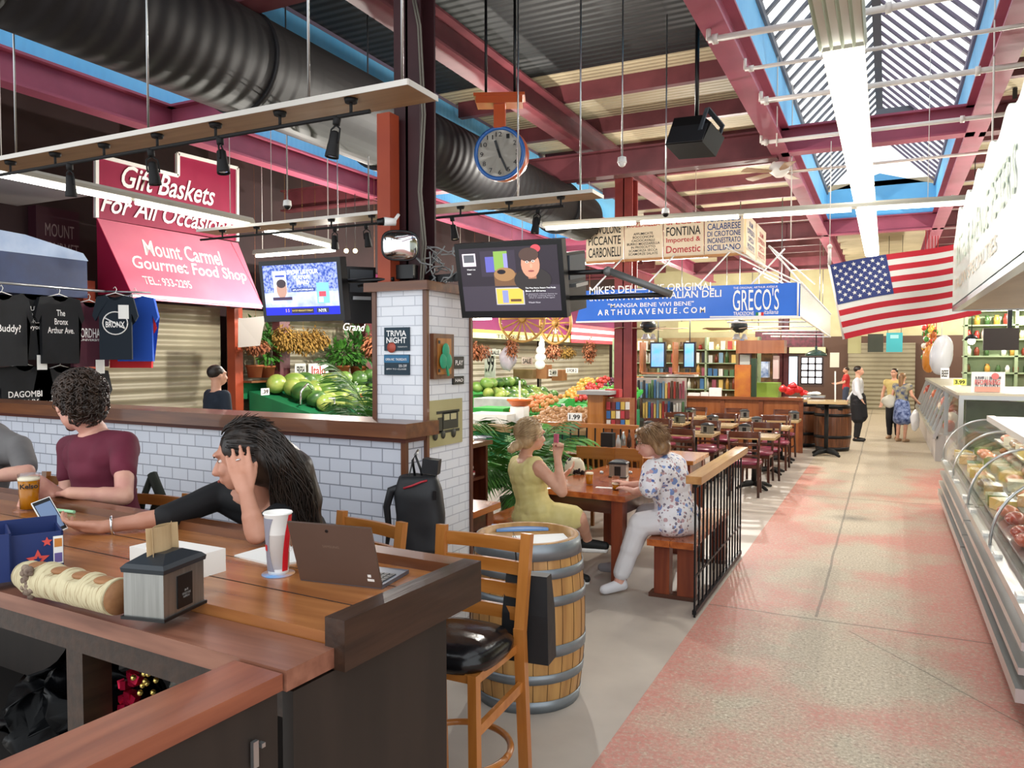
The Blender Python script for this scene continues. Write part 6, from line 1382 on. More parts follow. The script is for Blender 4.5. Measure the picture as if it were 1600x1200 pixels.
for i, (dx, dz, r) in enumerate(((0, 0, .14), (.16, .02, .12), (-.14, .04, .10), (.28, -.05, .09), (.05, .10, .09))): solo(crumple((c.x+dx, c.y, c.z+dz), (r, .1, r*.7), .04, 14, 10, 9), 'red_package', mat('bright_red_plastic', 'd42c30', .35), 'bright red plastic-wrapped package heaped on the deli counter', 'package', 'red packages on the counter')
t = thing('deli_counter', 'wooden deli counter continuing right behind the partition', 'counter', (-1.6, 17.3, 0)); a, b_ = Py(1180, 622, 17.2), Py(1290, 620, 17.2)
MB().box(a.x, b_.x-.4, 17.2, 18.0, 0, a.z-.05).build('counter_front', m_panw, t); MB().box(a.x-.05, b_.x-.35, 17.15, 18.05, a.z-.05, a.z).build('counter_top', m_ctop, t)
# barrels and high table by the aisle
d0 = barrel((-.95, 16.5, 0), .30, .35, .93, ((.84, .92), (.68, .74), (.25, .31), (.01, .08)), 'dark brown barrel with black hoops at the aisle edge by the high table', wood('dark_barrel_oak', '4c2c1c', '7a4a2c', 2, 3, .4, .2, .1), m_dkmetal, 'dark barrels by the deli')
dup(d0, (-1.55, 17.0, 0), .5, 'dark brown barrel behind the high table, partly hidden')
dup(tb0, (-1.0, 15.5, 0), .1, 'pale high table beside the dark barrels', 'high tables by the deli').scale = (1.1, 1.1, 1.38)
for px, py, m_, lab in ((1300, 637, m_dkmetal, 'black tray of white napkins on the dark barrel'), (1272, 618, m_steel, 'steel tray of white paper on the high table')):
    c = Py(px, py, 16.3); solo(MB().box(c.x-.2, c.x+.2, 16.2, 16.5, c.z-.04, c.z).bev(.01), 'serving_tray', m_, lab, 'tray'); solo(crumple((c.x, 16.35, c.z+.035), (.13, .1, .04), .03), 'napkin_heap', m_paper, 'heap of white napkins on the %s' % ('barrel tray' if px == 1300 else 'high table tray'), 'napkins')
solo(MB().bar(Py(1305, 625, 18.5), Py(1305, 580, 18.5), .03, .03).bar((Py(1305, 580, 18.5).x, 18.5, .0), Py(1305, 625, 18.5), .03, .03), 'sign_post', m_white, 'thin white sign post by the deli counter', 'post')
card(1297, 1311, 551, 574, 18.4, 'pale sign board on the thin white post', mat('pale_sign', 'd4d0bc', .5), nm='post_sign', cat='sign')
t = thing('green_pendant_lamp', 'dark green enamel pendant lamp before the far windows', 'lamp', Py(1275, 552, 17)); c = Py(1275, 556, 17)
MB().lathe([(.22, 0), (.2, .05), (.1, .11), (.03, .13), (.025, .2), (.001, .2)], c, 24).build('shade', mat('dark_green_enamel', '1f4038', .25, coat=.5), t); MB().cyl(c+V((0, 0, .2)), c+V((0, 0, 1.0)), .008).build('cord', m_black, t)
# wine glasses rack & red awning stuff under the banner
bx_(1180, 1285, 518, 542, 19.5, .5, mat('dark_red_glass_rack', '6c2838', .4, 0, '3c1c20', 12), 'dark red rack of hanging wine glasses above the deli counter', 'glass_rack', 'rack')
bx_(1150, 1225, 532, 552, 16.5, .5, m_panw, 'brown wooden canopy board above the deli counter', 'canopy_board', 'board')
bx_(1060, 1140, 503, 518, 20, .1, m_creamv, 'pale yellow panel seen under the banner', 'high_panel', 'panel'); bx_(1168, 1290, 502, 520, 24, .1, m_creamv, 'pale yellow panel strip under the banner toward the far windows', 'high_panel', 'panel')
mb = MB()
for px_, py_, y_ in ((1185, 518, 19.7), (1280, 518, 19.7), (1155, 532, 16.7), (1220, 532, 16.7), (1065, 503, 20.05), (1135, 503, 20.05), (1175, 502, 24.05), (1285, 502, 24.05)): q_ = Py(px_, py_, y_); mb.cyl((q_.x, y_, q_.z-.02), (q_.x, y_, 5.24), .012, n=6)
solo(mb, 'suspension_rods', m_steel, 'thin rods holding the rack and panels under the banner', 'rods')
# wagon wheels
m_wh = wood('golden_wheel_wood', 'a07434', 'c09450', 0, 3, .5, .1)
def wheel(c, r, n, label):
    t = thing('wagon_wheel', label, 'wagon wheel', c-V((0, 0, r)), 0, 'wooden wagon wheels')
    MB().lathe([(r*.91, -.025), (r, -.025), (r, .025), (r*.91, .025), (r*.91, -.025)], c, 48, cap=False, ax=n).build('rim', m_wh, t)
    MB().lathe([(.001, -.05), (r*.13, -.05), (r*.15, 0), (r*.13, .05), (.001, .05)], c, 20, ax=n).build('hub', m_wh, t)
    x, y, z = frame(n)
    for i in range(14): a = 2*PI*i/14; d_ = x*math.cos(a)+y*math.sin(a); MB().cyl(c+d_*r*.1, c+d_*r*.94, .014, .02, 6).build('spoke', m_wh, t)
    MB().cyl(c+V((0, 0, r)), V((c.x, c.y, 4.4)), .01).build('hanging_rod', m_steel, t)
wheel(Py(816, 498, 12.2), .42, V((.25, -1, 0)), 'wooden wagon wheel hanging under the large television'); wheel(Py(868, 505, 13.2), .40, V((-.35, -1, 0)), 'smaller-looking wagon wheel beside the blue banner')
c = Py(868, 517, 13.6); MB(); t = thing('pendant_bulb', 'bright bare bulb glowing in front of the wagon wheel', 'lamp', c); MB().ell(c, .045).build('bulb', mat('warm_bulb', 'fff0cc', .4, emit=14), t); MB().cyl(c+V((0, 0, .04)), V((c.x, c.y, 5.24)), .006).build('cord', m_black, t)
for i, (px, py) in enumerate(((541, 392), (555, 392))):
    c = Py(px, py, 9.5); t = thing('pendant_bulb', 'small yellow bulb, %s of the pair above the blue television' % ['left', 'right'][i], 'lamp', c); MB().ell(c, .035).build('bulb', mat('yellow_bulb', 'ffe890', .4, emit=6), t); MB().cyl(c+V((0, 0, .03)), V((c.x, c.y, 5.24)), .005).build('cord', m_black, t)
# ================= PRODUCE STALLS =================
m_grn = mat('market_green_paint', '1f7a4c', .5, 0, '1a6c44', 3); m_grn2 = mat('bright_green_mat', '2c9c3c', .6)
t = thing('produce_bench', 'green painted produce bench with back shelf on the left stall', 'bench', (-8.4, 10.7, 0))
MB().box(-8.9, -7.7, 8.9, 13.2, 0, 1.02).build('bench_body', m_grn, t); MB().prism([(-8.9, 1.02), (-7.7, 1.02), (-8.9, 1.32)], (0, 8.9, 0), (1, 0, 0), (0, 0, 1), (0, 4.3, 0)).build('bench_slope', m_grn, t)
zsh = Px(500, 591, -8.85).z
MB().box(-9.1, -8.75, 8.8, 13.2, zsh-.03, zsh).build('back_shelf', m_walnuty, t); MB().box(-9.0, -8.95, 8.8, 13.2, 1.2, zsh-.03).build('back_board', m_grn, t)
def melon_mat(name, c, c2):
    m = mat(name, c, .35, 0, c2, 5, (1, 1, .35), (.42, .6), coat=.2); return m
mms = [melon_mat('pale_watermelon', '8aa856', '648c3c'), melon_mat('striped_watermelon', '58803a', '2e5424'), melon_mat('yellow_green_melon', 'a4b058', '7c9a44')]
mel = []
for m_ in mms:
    o = MB().ell((0, 0, 0), (.155, .155, .195), 18, 12).build('watermelon', m_); mel.append(o.data); bpy.data.objects.remove(o)
random.seed(17)
def melon(loc, s, lab, grp):
    o = bpy.data.objects.new('watermelon', random.choice(mel)); COL.objects.link(o); o.location = loc; o.scale = (s, s, s); o.rotation_euler = (random.uniform(1.2, 1.9), random.uniform(-.4, .4), random.uniform(0, 3)); tag(o, lab, 'watermelon', grp)
for r_, (x, zb, n_) in enumerate(((-7.74, 1.12, 12), (-7.88, 1.22, 13), (-8.14, 1.30, 13), (-8.42, 1.38, 12), (-8.66, 1.44, 12), (-8.2, 1.50, 7))):
    for i in range(n_):
        y = 9.1+(13.0-9.1)*(i+.5)/n_ + random.uniform(-.05, .05)
        if r_ == 5: y = 10.4+i*.34
        melon((x+random.uniform(-.05, .05), y, zb+random.uniform(-.03, .03)), random.uniform(.78, 1.0), 'green watermelon in the heap on the left produce bench', 'watermelons on the left bench')
for i in range(8):
    y = 10.2+.33*i; c = V((-7.72, y, 1.20)); solo(MB().ell(c, .055), 'tomato', mat('tomato_red', 'd04a28', .3), 'orange-red tomato tucked among the left watermelons', 'tomato', 'tomatoes among the watermelons')
m_terra = mat('terracotta', 'a8603a', .7, 0, '96522f', 4)
def leafmat(n, c, c2): return mat(n, c, .5, 0, c2, 6)
m_leaf = leafmat('mid_green_leaf', '3c7a2a', '5c9440'); m_leafd = leafmat('deep_green_leaf', '28581f', '3f7030'); m_straw = mat('dried_straw', 'a8843c', .8, 0, '8c6a30', 20); m_rust = mat('dried_rust_flowers', '9a5c38', .8, 0, '7c4a30', 20)
def leafball(c, r, n, ls, mb, droop=0, seed=0):
    rnd = random.Random(seed)
    for i in range(n):
        d_ = V((rnd.gauss(0, 1), rnd.gauss(0, 1), rnd.gauss(0, 1))).normalized(); p = V(c)+V((d_.x*r[0], d_.y*r[1], d_.z*r[2]))*rnd.uniform(.35, 1)
        u = (d_+V((0, 0, -droop))+V((rnd.gauss(0, .4), rnd.gauss(0, .4), rnd.gauss(0, .4)))).normalized(); x, y, z = frame(u); w_ = ls*.22
        mb.quad(p-x*w_*.3, p+u*ls*.5-x*w_+y*ls*.06, p+u*ls, p+u*ls*.5+x*w_+y*ls*.06)
    return mb
def pot(px, py, x, r, h, label, leaf, lr, n, ls, droop=0, stem=.0, sd=1, mpot=None):
    b_ = Px(px, py, x); t = thing('potted_plant', label, 'potted plant', b_, 0, 'potted plants on the stall shelf')
    MB().lathe([(.001, 0), (r*.75, 0), (r, h*.85), (r*1.08, h*.85), (r*1.08, h), (r*.9, h), (.001, h*.9)], b_, 18).build('pot', mpot or m_terra, t)
    if stem: MB().cyl(b_+V((0, 0, h*.9)), b_+V((0, 0, h+stem)), .015).build('stem', mat('pale_stem', '8c8058', .7), t)
    leafball(b_+V((0, 0, h+stem+lr[2]*.6)), lr, n, ls, MB(), droop, sd).build('foliage', leaf, t)
pot(398, 590, -8.9, .13, .20, 'terracotta potted plant with tall stem at the left end of the stall shelf', m_leafd, (.28, .28, .22), 150, .14, .4, .35, 1)
pot(418, 590, -8.9, .12, .19, 'second terracotta potted plant on the stall shelf', m_leaf, (.22, .22, .3), 160, .13, 0, .1, 2)
pot(535, 590, -8.85, .13, .22, 'bushy green potted plant on the stall shelf right of the white signs', m_leaf, (.34, .34, .2), 220, .16, .3, .1, 3)
pot(560, 592, -8.85, .15, .24, 'terracotta potted plant nearest the tiled pillar', m_leafd, (.3, .35, .35), 160, .2, .2, .1, 4)
def bunch(px, py0, py1, x, r, m, label, n=260, sd=1):
    a, b_ = Px(px, py0, x), Px(px, py1, x); c = (a+b_)/2; mb = MB(); h_ = (a.z-b_.z)/2
    leafball(c, (r, r, h_), n*3, .075, mb, 1.2, sd); mb.cyl(c+V((0, 0, h_*.5)), V((c.x, c.y, 5.24)), .0025, n=4)
    return solo(mb, 'dried_bunch', m, label, 'dried bunch', 'dried bunches hanging over the stalls')
bunch(447, 508, 548, -8.6, .24, m_straw, 'golden dried bunch hanging over the melons, first from the left', 300, 5)
bunch(474, 514, 552, -8.5, .26, m_straw, 'golden dried bunch hanging over the melons, second from the left', 320, 6)
bunch(494, 512, 545, -8.5, .22, m_straw, 'golden dried bunch hanging over the melons, third from the left', 260, 7)
bunch(400, 528, 552, -8.6, .2, m_rust, 'rust-coloured dried bunch above the leftmost pots', 180, 8)
bunch(586, 520, 560, -7.0, .2, m_rust, 'rust-coloured dried bunch beside the tiled pillar', 240, 9)
bunch(742, 534, 562, -7.6, .36, m_rust, 'broad rust-coloured dried bunch right of the tiled pillar', 380, 10)
bunch(800, 520, 560, -7.0, .14, m_rust, 'narrow dried bunch under the left wagon wheel', 120, 11); bunch(864, 535, 562, -7.0, .22, m_rust, 'dried bunch hanging beyond the wagon wheels', 160, 12); bunch(885, 540, 560, -7.2, .26, m_straw, 'straw-coloured dried bunch near the striped flag', 160, 13); bunch(921, 528, 568, -6.4, .16, m_rust, 'dark dried bunch left of the brick red column', 160, 14)
def xcard(px0, px1, py0, py1, x, lab, txt=None, m=m_paper, tm=None, grp='price cards on the produce'):
    a, b_ = Px(px0, py0, x), Px(px1, py1, x); t = thing('price_card', lab, 'price card', ((a.x+b_.x)/2, (a.y+b_.y)/2, b_.z), 0, grp)
    MB().box(x-.008, x, a.y, b_.y, b_.z, a.z).build('card', m, t)
    if txt: text(txt, t, tm or m_black_letter, (x, a.y+(b_.y-a.y)*.15, b_.z+(a.z-b_.z)*.2), (0, 1, 0), (0, 0, 1), (b_.y-a.y)*.7, (a.z-b_.z)*.6, bold=.02)
xcard(408, 421, 607, 617, -7.75, 'small white price card at the left of the melon heap', '.39'); xcard(514, 524, 621, 634, -7.6, 'white price card at the right of the melon heap', '2.99')
xcard(461, 478, 568, 589, -8.8, 'white notice with a small cow picture on the stall shelf', 'FRESH'); xcard(482, 513, 568, 589, -8.8, 'wide white sign lettered in red on the stall shelf', 'Italo', tm=m_red_letter)
# hanging white sheet left
solo(MB().quad(Px(372, 498, -8.2), Px(372, 543, -8.2), Px(398, 540, -8.2)+V((.1, 0, 0)), Px(403, 494, -8.2)+V((.15, 0, 0))).prism([(0, 0), (.01, 0), (.01, .01), (0, .01)], Px(372, 498, -8.2), (1, 0, 0), (0, 0, 1), (0, .3, 0)), 'hanging_paper', mat('grey_paper', '8c8680', .8), 'plain grey-white paper sheet hanging beside the orange post', 'paper')
# wire frames over melons
solo(MB().tube([Px(470, 632, -7.9), Px(470, 612, -7.9), Px(480, 600, -7.9), Px(488, 608, -7.9)], .018, 8), 'wire_hoop', m_chrome, 'chrome wire hoop over the melon heap', 'wire hoop')
# ---- right produce area ----
t = thing('produce_stand', 'green stepped produce stand with fruit, seen right of the pillar', 'stand', (-7.0, 15, 0))
MB().box(-8.6, -6.6, 13.6, 17.0, 0, .85).build('stand_body', m_grn, t); MB().prism([(-8.6, .85), (-6.6, .85), (-8.6, 1.25)], (0, 13.6, 0), (1, 0, 0), (0, 0, 1), (0, 3.4, 0)).build('stand_slope', m_grn2, t)
for r_, (x, zb) in enumerate(((-6.75, 1.0), (-7.0, 1.07), (-7.25, 1.12), (-7.5, 1.24), (-7.3, 1.32))):
    for i in range(9 if r_ < 4 else 6):
        melon((x, 13.75+.27*i+random.uniform(-.04, .04), zb), random.uniform(.62, .75), 'round green melon in the heap right of the tiled pillar', 'melons right of the pillar')
fr = {}
for nm, c_, r_ in (('apple', 'b83a34', .05), ('apple', 'd8a048', .05), ('onion', 'c88c50', .045), ('plum', '5c2840', .04), ('lime', '5c9c3c', .045), ('potato', 'b08458', .055), ('peach', 'd88858', .05)):
    o = MB().ell((0, 0, 0), (r_, r_, r_*.92), 8, 6).build(nm, mat('fruit_'+c_, c_, .4)); fr[nm+c_] = (nm, o.data); bpy.data.objects.remove(o)
def fruitbed(x0, x1, y0, y1, z, keys, nx, ny, lab, grp, sc=1, slope=.25, bedm=m_grn2, tilt='x'):
    t = thing('fruit_tray', 'sloping tray holding the %s' % grp, 'tray', ((x0+x1)/2, (y0+y1)/2, 0))
    MB().prism([(y0, z-.10), (y1, z-.10+slope*(y1-y0)), (y1, z-.04+slope*(y1-y0)), (y0, z-.04)], (x0, 0, 0), (0, 1, 0), (0, 0, 1), (x1-x0, 0, 0)).build('tray', bedm, t)
    MB().box(x0+.05, x1-.05, y0+.1, y1-.05, 0, z-.11).build('stand', m_grn, t)
    for i in range(nx):
        for j in range(ny):
            nm, me = fr[keys[min(len(keys)-1, int(i/nx*len(keys)+random.uniform(-.3, .3))) % len(keys)]]
            x, y = x0+.05+(x1-x0-.1)*(i+random.uniform(.3, .7))/nx, y0+.05+(y1-y0-.1)*(j+random.uniform(.3, .7))/ny
            o = bpy.data.objects.new(nm, me); COL.objects.link(o); o.location = (x, y, z+slope*(y-y0)+random.uniform(0, .05)); o.scale = (sc,)*3; tag(o, '%s %s' % (nm, lab), nm, grp)
q = Pz(850, 612, 1.05)
a, b_ = Pz(838, 618, 1.0), Pz(912, 610, 1.0)
A_ = 'apple'; fruitbed(-6.2, -4.6, 14.6, 16.4, .92, ['appled8a048', 'appleb83a34', 'plum5c2840', 'onionc88c50', 'peachd88858'], 16, 8, 'in the colourful sloping tray behind the melons', 'fruit in the middle tray', 1.2)
fruitbed(-4.9, -4.1, 12.8, 14.0, .98, ['lime5c9c3c'], 9, 6, 'in the tray of green fruit left of the brick red column', 'green fruit by the column', 1.2)
fruitbed(-4.75, -3.75, 10.0, 11.0, .86, ['potatob08458'], 11, 6, 'in the near tray behind the black dining railing', 'potatoes behind the railing', 1.0, .2, m_tanb)
fruitbed(-5.6, -4.9, 11.2, 12.2, .93, ['peachd88858', 'onionc88c50'], 7, 5, 'in the small tray behind the potatoes', 'peaches and onions', 1.1, .25)
bx_(855, 895, 622, 640, 13.2, .1, m_grn2, 'bright green board front of the middle fruit stand', 'stand_board', 'board')
card(887, 909, 645, 658, 9.95, 'large white price card reading 1.99 behind the railing', txt='1.99'); card(870, 882, 630, 641, 11.9, 'white price card in the peach tray', txt='.99'); card(857, 871, 577, 588, 15.5, 'white price card standing behind the fruit trays', txt='2.49'); card(884, 903, 575, 583, 15.6, 'wide white card behind the fruit trays', txt='3 FOR 2')
for i, (px0, px1, py0, py1, y, c_, lab) in enumerate(((757, 774, 545, 590, 15.2, 'd4d4cc', 'tall white hanging price sign right of the dried bunch'), (766, 782, 546, 556, 15, 'dcdcd4', 'small white sign above the tall price sign'), (815, 832, 558, 570, 15.5, 'd8c8c0', 'pinkish card sign behind the produce'))): card(px0, px1, py0, py1, y, lab, mat('sign_'+c_, c_, .6), '.99' if i == 0 else 'SALE', nm='price_sign', cat='sign')
bx_(802, 832, 577, 592, 15.2, .4, m_tanb, 'brown carton behind the fruit trays'); bx_(838, 854, 570, 592, 15.4, .3, mat('kraft_carton', '9c6c44', .7), 'tall kraft carton beside the white ghost shape'); bx_(862, 878, 578, 595, 15.6, .3, mat('kraft_carton', '9c6c44', .7), 'kraft carton with a white label behind the fruit')
mb = MB(); c = Py(845, 555, 14.8)
for z, r_, dx in ((.32, .05, .03), (.22, .07, .02), (.10, .11, 0), (-.05, .13, -.01), (-.2, .12, -.02)): mb.ell(c+V((dx, 0, z)), (r_, .05, .10), 12, 8)
solo(mb, 'paper_ghost', mat('white_tissue', 'f0f0ee', .7), 'white paper ghost figure hanging over the produce', 'decoration')
c = Py(793, 560, 14.5); solo(crumple((c.x, c.y, c.z), (.17, .1, .26), .08, 20, 14, 7), 'clear_bags', mat('pale_plastic_bag', 'b8b0bc', .3, 0, alpha=.7, coat=.5), 'bunch of clear plastic bags hanging over the melons', 'bags')
# scale pan on stand
t = thing('produce_scale', 'orange dish scale on a white stand by the melons', 'scale', Py(812, 650, 11.0)); c = Py(812, 626, 11.0)
MB().lathe([(.001, -.08), (.13, -.08), (.2, 0), (.21, .0), (.2, .03), (.001, .02)], c, 20).build('orange_dish', mat('orange_plastic', 'e0702c', .35), t); MB().box(-.12, .12, -.1, .1, -.95, -.09, None, c).build('white_body', m_white, t); MB().box(-.012, .012, -.012, .012, .02, .32, None, c).build('pointer', m_paper, t)
# white and green trays left of it
for i, (px0, px1, py0, py1, y, m_, lab) in enumerate(((737, 786, 637, 650, 11.2, m_grn2, 'bright green plastic tray beside the scale'), (727, 792, 646, 664, 10.6, m_white, 'long white tray below the green one'), (740, 800, 622, 640, 12.0, mat('white_sacking', 'dcdcd8', .7, 0, 'c4c4c0', 5, bump=.4, bs=6), 'white sacking draped over crates below the melons'), (727, 800, 664, 676, 10.2, m_tanb, 'tan crate edge behind the palm'))):
    bx_(px0, px1, py0, py1, y, .55, m_, lab, ['plastic_tray', 'plastic_tray', 'sacking', 'crate'][i], 'tray' if i < 2 else 'sack')
bx_(727, 800, 650, 740, 11.8, .5, m_grn, 'green bench body behind the palm below the trays', 'produce_bench', 'bench')
bx_(865, 985, 676, 690, 10.6, .8, mat('grey_blue_bench', '8c98a0', .4), 'grey-blue steel bench seen through the dining railing', 'steel_bench', 'bench'); bx_(850, 985, 668, 676, 10.9, .5, m_white, 'white panel edge above the steel bench', 'white_shelf', 'shelf')
t = thing('display_post', 'pale wooden display post with grey top beside the potatoes', 'stand', Py(935, 690, 9.9)); a, b_ = Py(918, 616, 9.9), Py(942, 690, 9.9); MB().box(a.x, b_.x, 9.9, 10.15, 0, a.z).build('post', m_or_w, t); MB().box(a.x-.12, b_.x+.12, 9.8, 10.3, a.z, a.z+.05).build('grey_top', mat('grey_stone', '9c9c9c', .6), t)
random.seed(44)
t = thing('leaflet_rack', 'wooden leaflet rack with colourful cards left of the brick red column', 'rack', Py(960, 690, 10.0)); a, b_ = Py(945, 622, 10.0), Py(983, 690, 10.0); MB().box(a.x, b_.x, 10.0, 10.25, 0, a.z).build('rack_body', m_panw, t)
for i in range(15):
    px, py = 948+(i % 5)*7.4, 628+(i//5)*14; c_ = ['b83c44', '3c6ca8', 'e4e0d8', '7c3434', 'd4b458'][(i*3+i//5) % 5]
    a, b_ = Py(px, py, 9.985), Py(px+6, py+12, 9.985); solo(MB().box(a.x, b_.x, 9.975, 9.99, b_.z, a.z), 'leaflet', mat('card_'+c_, c_, .5), 'coloured leaflet in the wooden leaflet rack', 'leaflet', 'leaflets in the wooden rack')
c = Py(960, 610, 10.2); solo(MB().box(c.x-.10, c.x+.10, 10.1, 10.25, c.z-.09, c.z+.02), 'red_box', mat('red_plastic_box', 'b82830', .4), 'red box on top of the leaflet rack', 'box')
# ---- palms ----
def palm(loc, n, L_, label, seed, pr=.16, ph=.3, lw=.016, h0=.3, spread=1.0):
    rnd = random.Random(seed); t = thing('potted_palm', label, 'palm', loc, 0)
    MB().lathe([(.001, 0), (pr*.75, 0), (pr, ph), (pr*.9, ph), (.001, ph*.9)], loc, 20).build('pot', mat('dark_pot', '3a3430', .6), t)
    for i in range(n):
        a = 2*PI*i/n+rnd.uniform(-.3, .3); el = rnd.uniform(.55, 1.35); l = L_*rnd.uniform(.75, 1.1); mb = MB(); p = V(loc)+V((0, 0, h0)); d = V((math.cos(a)*math.cos(el)*spread, math.sin(a)*math.cos(el)*spread, math.sin(el))).normalized(); pts = [p.copy()]
        for s_ in range(14): p = p+d*(l/14); d = (d+V((0, 0, -.085-.006*s_))).normalized(); pts.append(p.copy())
        mb.tube(pts, [.007*(1-.06*k_) for k_ in range(15)], 5)
        for k_ in range(3, 14):
            for ss in range(3):
                q = pts[k_].lerp(pts[k_+1], ss/3); dd = (pts[k_+1]-pts[k_]).normalized(); sd_ = dd.cross(V((0, 0, 1))).normalized(); ll = l*.34*math.sin(PI*(k_-1)/13.5)**.6
                for sg in (-1, 1):
                    u = (sd_*sg*.8+dd*.7+V((0, 0, -.25+rnd.uniform(-.15, .15)))).normalized(); w_ = dd*lw*.5; q2 = q+u*ll*.55+V((0, 0, -.01)); q3 = q+u*ll+V((0, 0, -.12*ll-.02)); mb.quad(q-w_*.5, q2-w_, q3, q2+w_)
        mb.build('frond', m_leaf if i % 3 else m_leafd, t)
palm(V((-3.62, 7.50, 0)), 34, 1.12, 'large green potted palm behind the woman in yellow', 3, .18, .32, .030, .35, 1.0)
palm(V((-3.45, 4.85, 0)), 20, .95, 'spiky green palm behind the tiled booth wall, left of the pillar', 5, .16, .5, .016, .95, .55)
# ================= PEOPLE =================
DG = None
def skin_build(blobs, voxel, name, m, parent, smooth=3, noise=0, nsc=8):
    "blobs merged into ONE continuous surface"
    mb = MB()
    for b_ in blobs:
        if b_[0] == 'c': mb.cap(b_[1], b_[2], b_[3], b_[4], 12)
        else: mb.ell(b_[1], b_[2], 14, 10, b_[3] if len(b_) > 3 else None)
    me = bpy.data.meshes.new('tmp'); bmesh.ops.recalc_face_normals(mb.b, faces=mb.b.faces[:]); mb.b.to_mesh(me); mb.b.free()
    o = bpy.data.objects.new('tmp', me); COL.objects.link(o)
    r = o.modifiers.new('r', 'REMESH'); r.mode = 'VOXEL'; r.voxel_size = voxel; r.use_smooth_shade = True
    if smooth: s_ = o.modifiers.new('s', 'SMOOTH'); s_.factor = .5; s_.iterations = smooth
    dg = bpy.context.evaluated_depsgraph_get(); me2 = bpy.data.meshes.new_from_object(o.evaluated_get(dg)); bpy.data.objects.remove(o)
    if noise:
        for v in me2.vertices: v.co += NZ.noise_vector(v.co*nsc)*noise
    if parent is not None: me2.transform(root_m(parent).inverted())
    me2.materials.clear(); me2.materials.append(m); o = bpy.data.objects.new(name, me2); me2.name = name; COL.objects.link(o); o.parent = parent
    for p in me2.polygons: p.use_smooth = True
    return o
def basis(Fd, Ud):
    Fd = V(Fd).normalized(); Ud = V(Ud); Ud = (Ud-Fd*Ud.dot(Fd)).normalized(); return MX((Fd.cross(Ud), Fd, Ud)).transposed()   # columns: right, forward, up
def head_blobs(c, R, s=1.0):
    "c = centre of the skull; R columns right, forward, up"
    q = lambda x, y, z: c+R @ V((x, y, z))*s
    E_ = lambda x, y, z, rx, ry, rz: ('e', q(x, y, z), (rx*s, ry*s, rz*s), R)
    return [E_(0, -.012, .02, .074, .092, .088), E_(0, .03, -.045, .056, .060, .062), E_(0, .052, -.083, .030, .030, .024), E_(0, .062, -.03, .046, .03, .05),
            ('c', q(0, .088, -.004), q(0, .104, -.034), .010*s, .015*s), E_(0, .078, .028, .055, .018, .012), E_(0, .086, -.062, .022, .012, .007), E_(0, .084, -.072, .019, .011, .007),
            E_(.076, -.002, -.014, .010, .017, .028), E_(-.076, -.002, -.014, .010, .017, .028), E_(.034, .066, -.03, .02, .02, .02), E_(-.034, .066, -.03, .02, .02, .02)]
def face_parts(c, R, s, par, brow='2c1c14', glasses=False, lips='a05850'):
    q = lambda x, y, z: c+R @ V((x, y, z))*s
    for sx in (-1, 1):
        ey = MB().ell(q(sx*.031, .068, .004), (.010*s, .008*s, .0062*s), 12, 8, R).build('eye', m_eye, par); MB().ell(q(sx*.031, .0757, .004), (.005*s, .0025*s, .005*s), 10, 6, R).build('iris', mat('iris_'+brow, '2a1a12', .2), ey)
        MB().cap(q(sx*.016, .091, .022), q(sx*.048, .082, .022), .004*s, .003*s, 6).build('eyebrow', mat('brow_'+brow, brow, .8), par)
    MB().ell(q(0, .097, -.066), (.020*s, .005*s, .006*s), 12, 6, R).build('lips', mat('lips_'+lips, lips, .4), par)
    if glasses:
        g = MB()
        for sx in (-1, 1):
            g.tube([q(sx*.033+.024*math.cos(a), .104, .002+.017*math.sin(a)) for a in [2*PI*i/16 for i in range(17)]], .0016*s, 5); g.tube([q(sx*.057, .102, .006), q(sx*.080, .03, .006), q(sx*.079, -.01, -.002)], .0018*s, 5)
        g.tube([q(-.009, .104, .004), q(.009, .104, .004)], .0018*s, 5); g.build('glasses', m_dkmetal, par)
def hand_blobs(w_, d, n, s=1.0, curl=(.3, .3, .3, .3), thumb=.6, side=1, spread=.10):
    "w_ wrist, d direction of the palm, n palm normal; fingers curl towards n"
    d = V(d).normalized(); n = V(n); n = (n-d*n.dot(d)).normalized(); x = d.cross(n)*side; L_ = []
    for i in range(4):
        u = (i-1.5)*.021*s; L_.append(('c', w_+x*u*.55+d*.01*s, w_+x*u+d*.085*s, .014*s, .0115*s))
    L_.append(('c', w_, w_+d*.05*s, .024*s, .022*s))
    for i, ln in enumerate((.070, .080, .074, .056)):
        b_ = w_+x*((i-1.5)*.0215*s)+d*.088*s; dd = (d+x*((i-1.5)*spread)).normalized(); a = curl[i]
        for k_, f in enumerate((.42, .32, .26)):
            aa = a*(k_+.6); v_ = (dd*math.cos(aa)+n*math.sin(aa)); e_ = b_+v_*ln*f*s; L_.append(('c', b_, e_, (.0092-.0008*k_)*s, (.0086-.0009*k_)*s)); b_ = e_
    b_ = w_-x*.022*s+d*.022*s; v_ = (d*.75-x*thumb+n*.25).normalized(); e_ = b_+v_*.042*s; L_.append(('c', b_, e_, .0135*s, .011*s)); v2 = (v_+d*.5).normalized(); L_.append(('c', e_, e_+v2*.034*s, .0105*s, .009*s))
    return L_
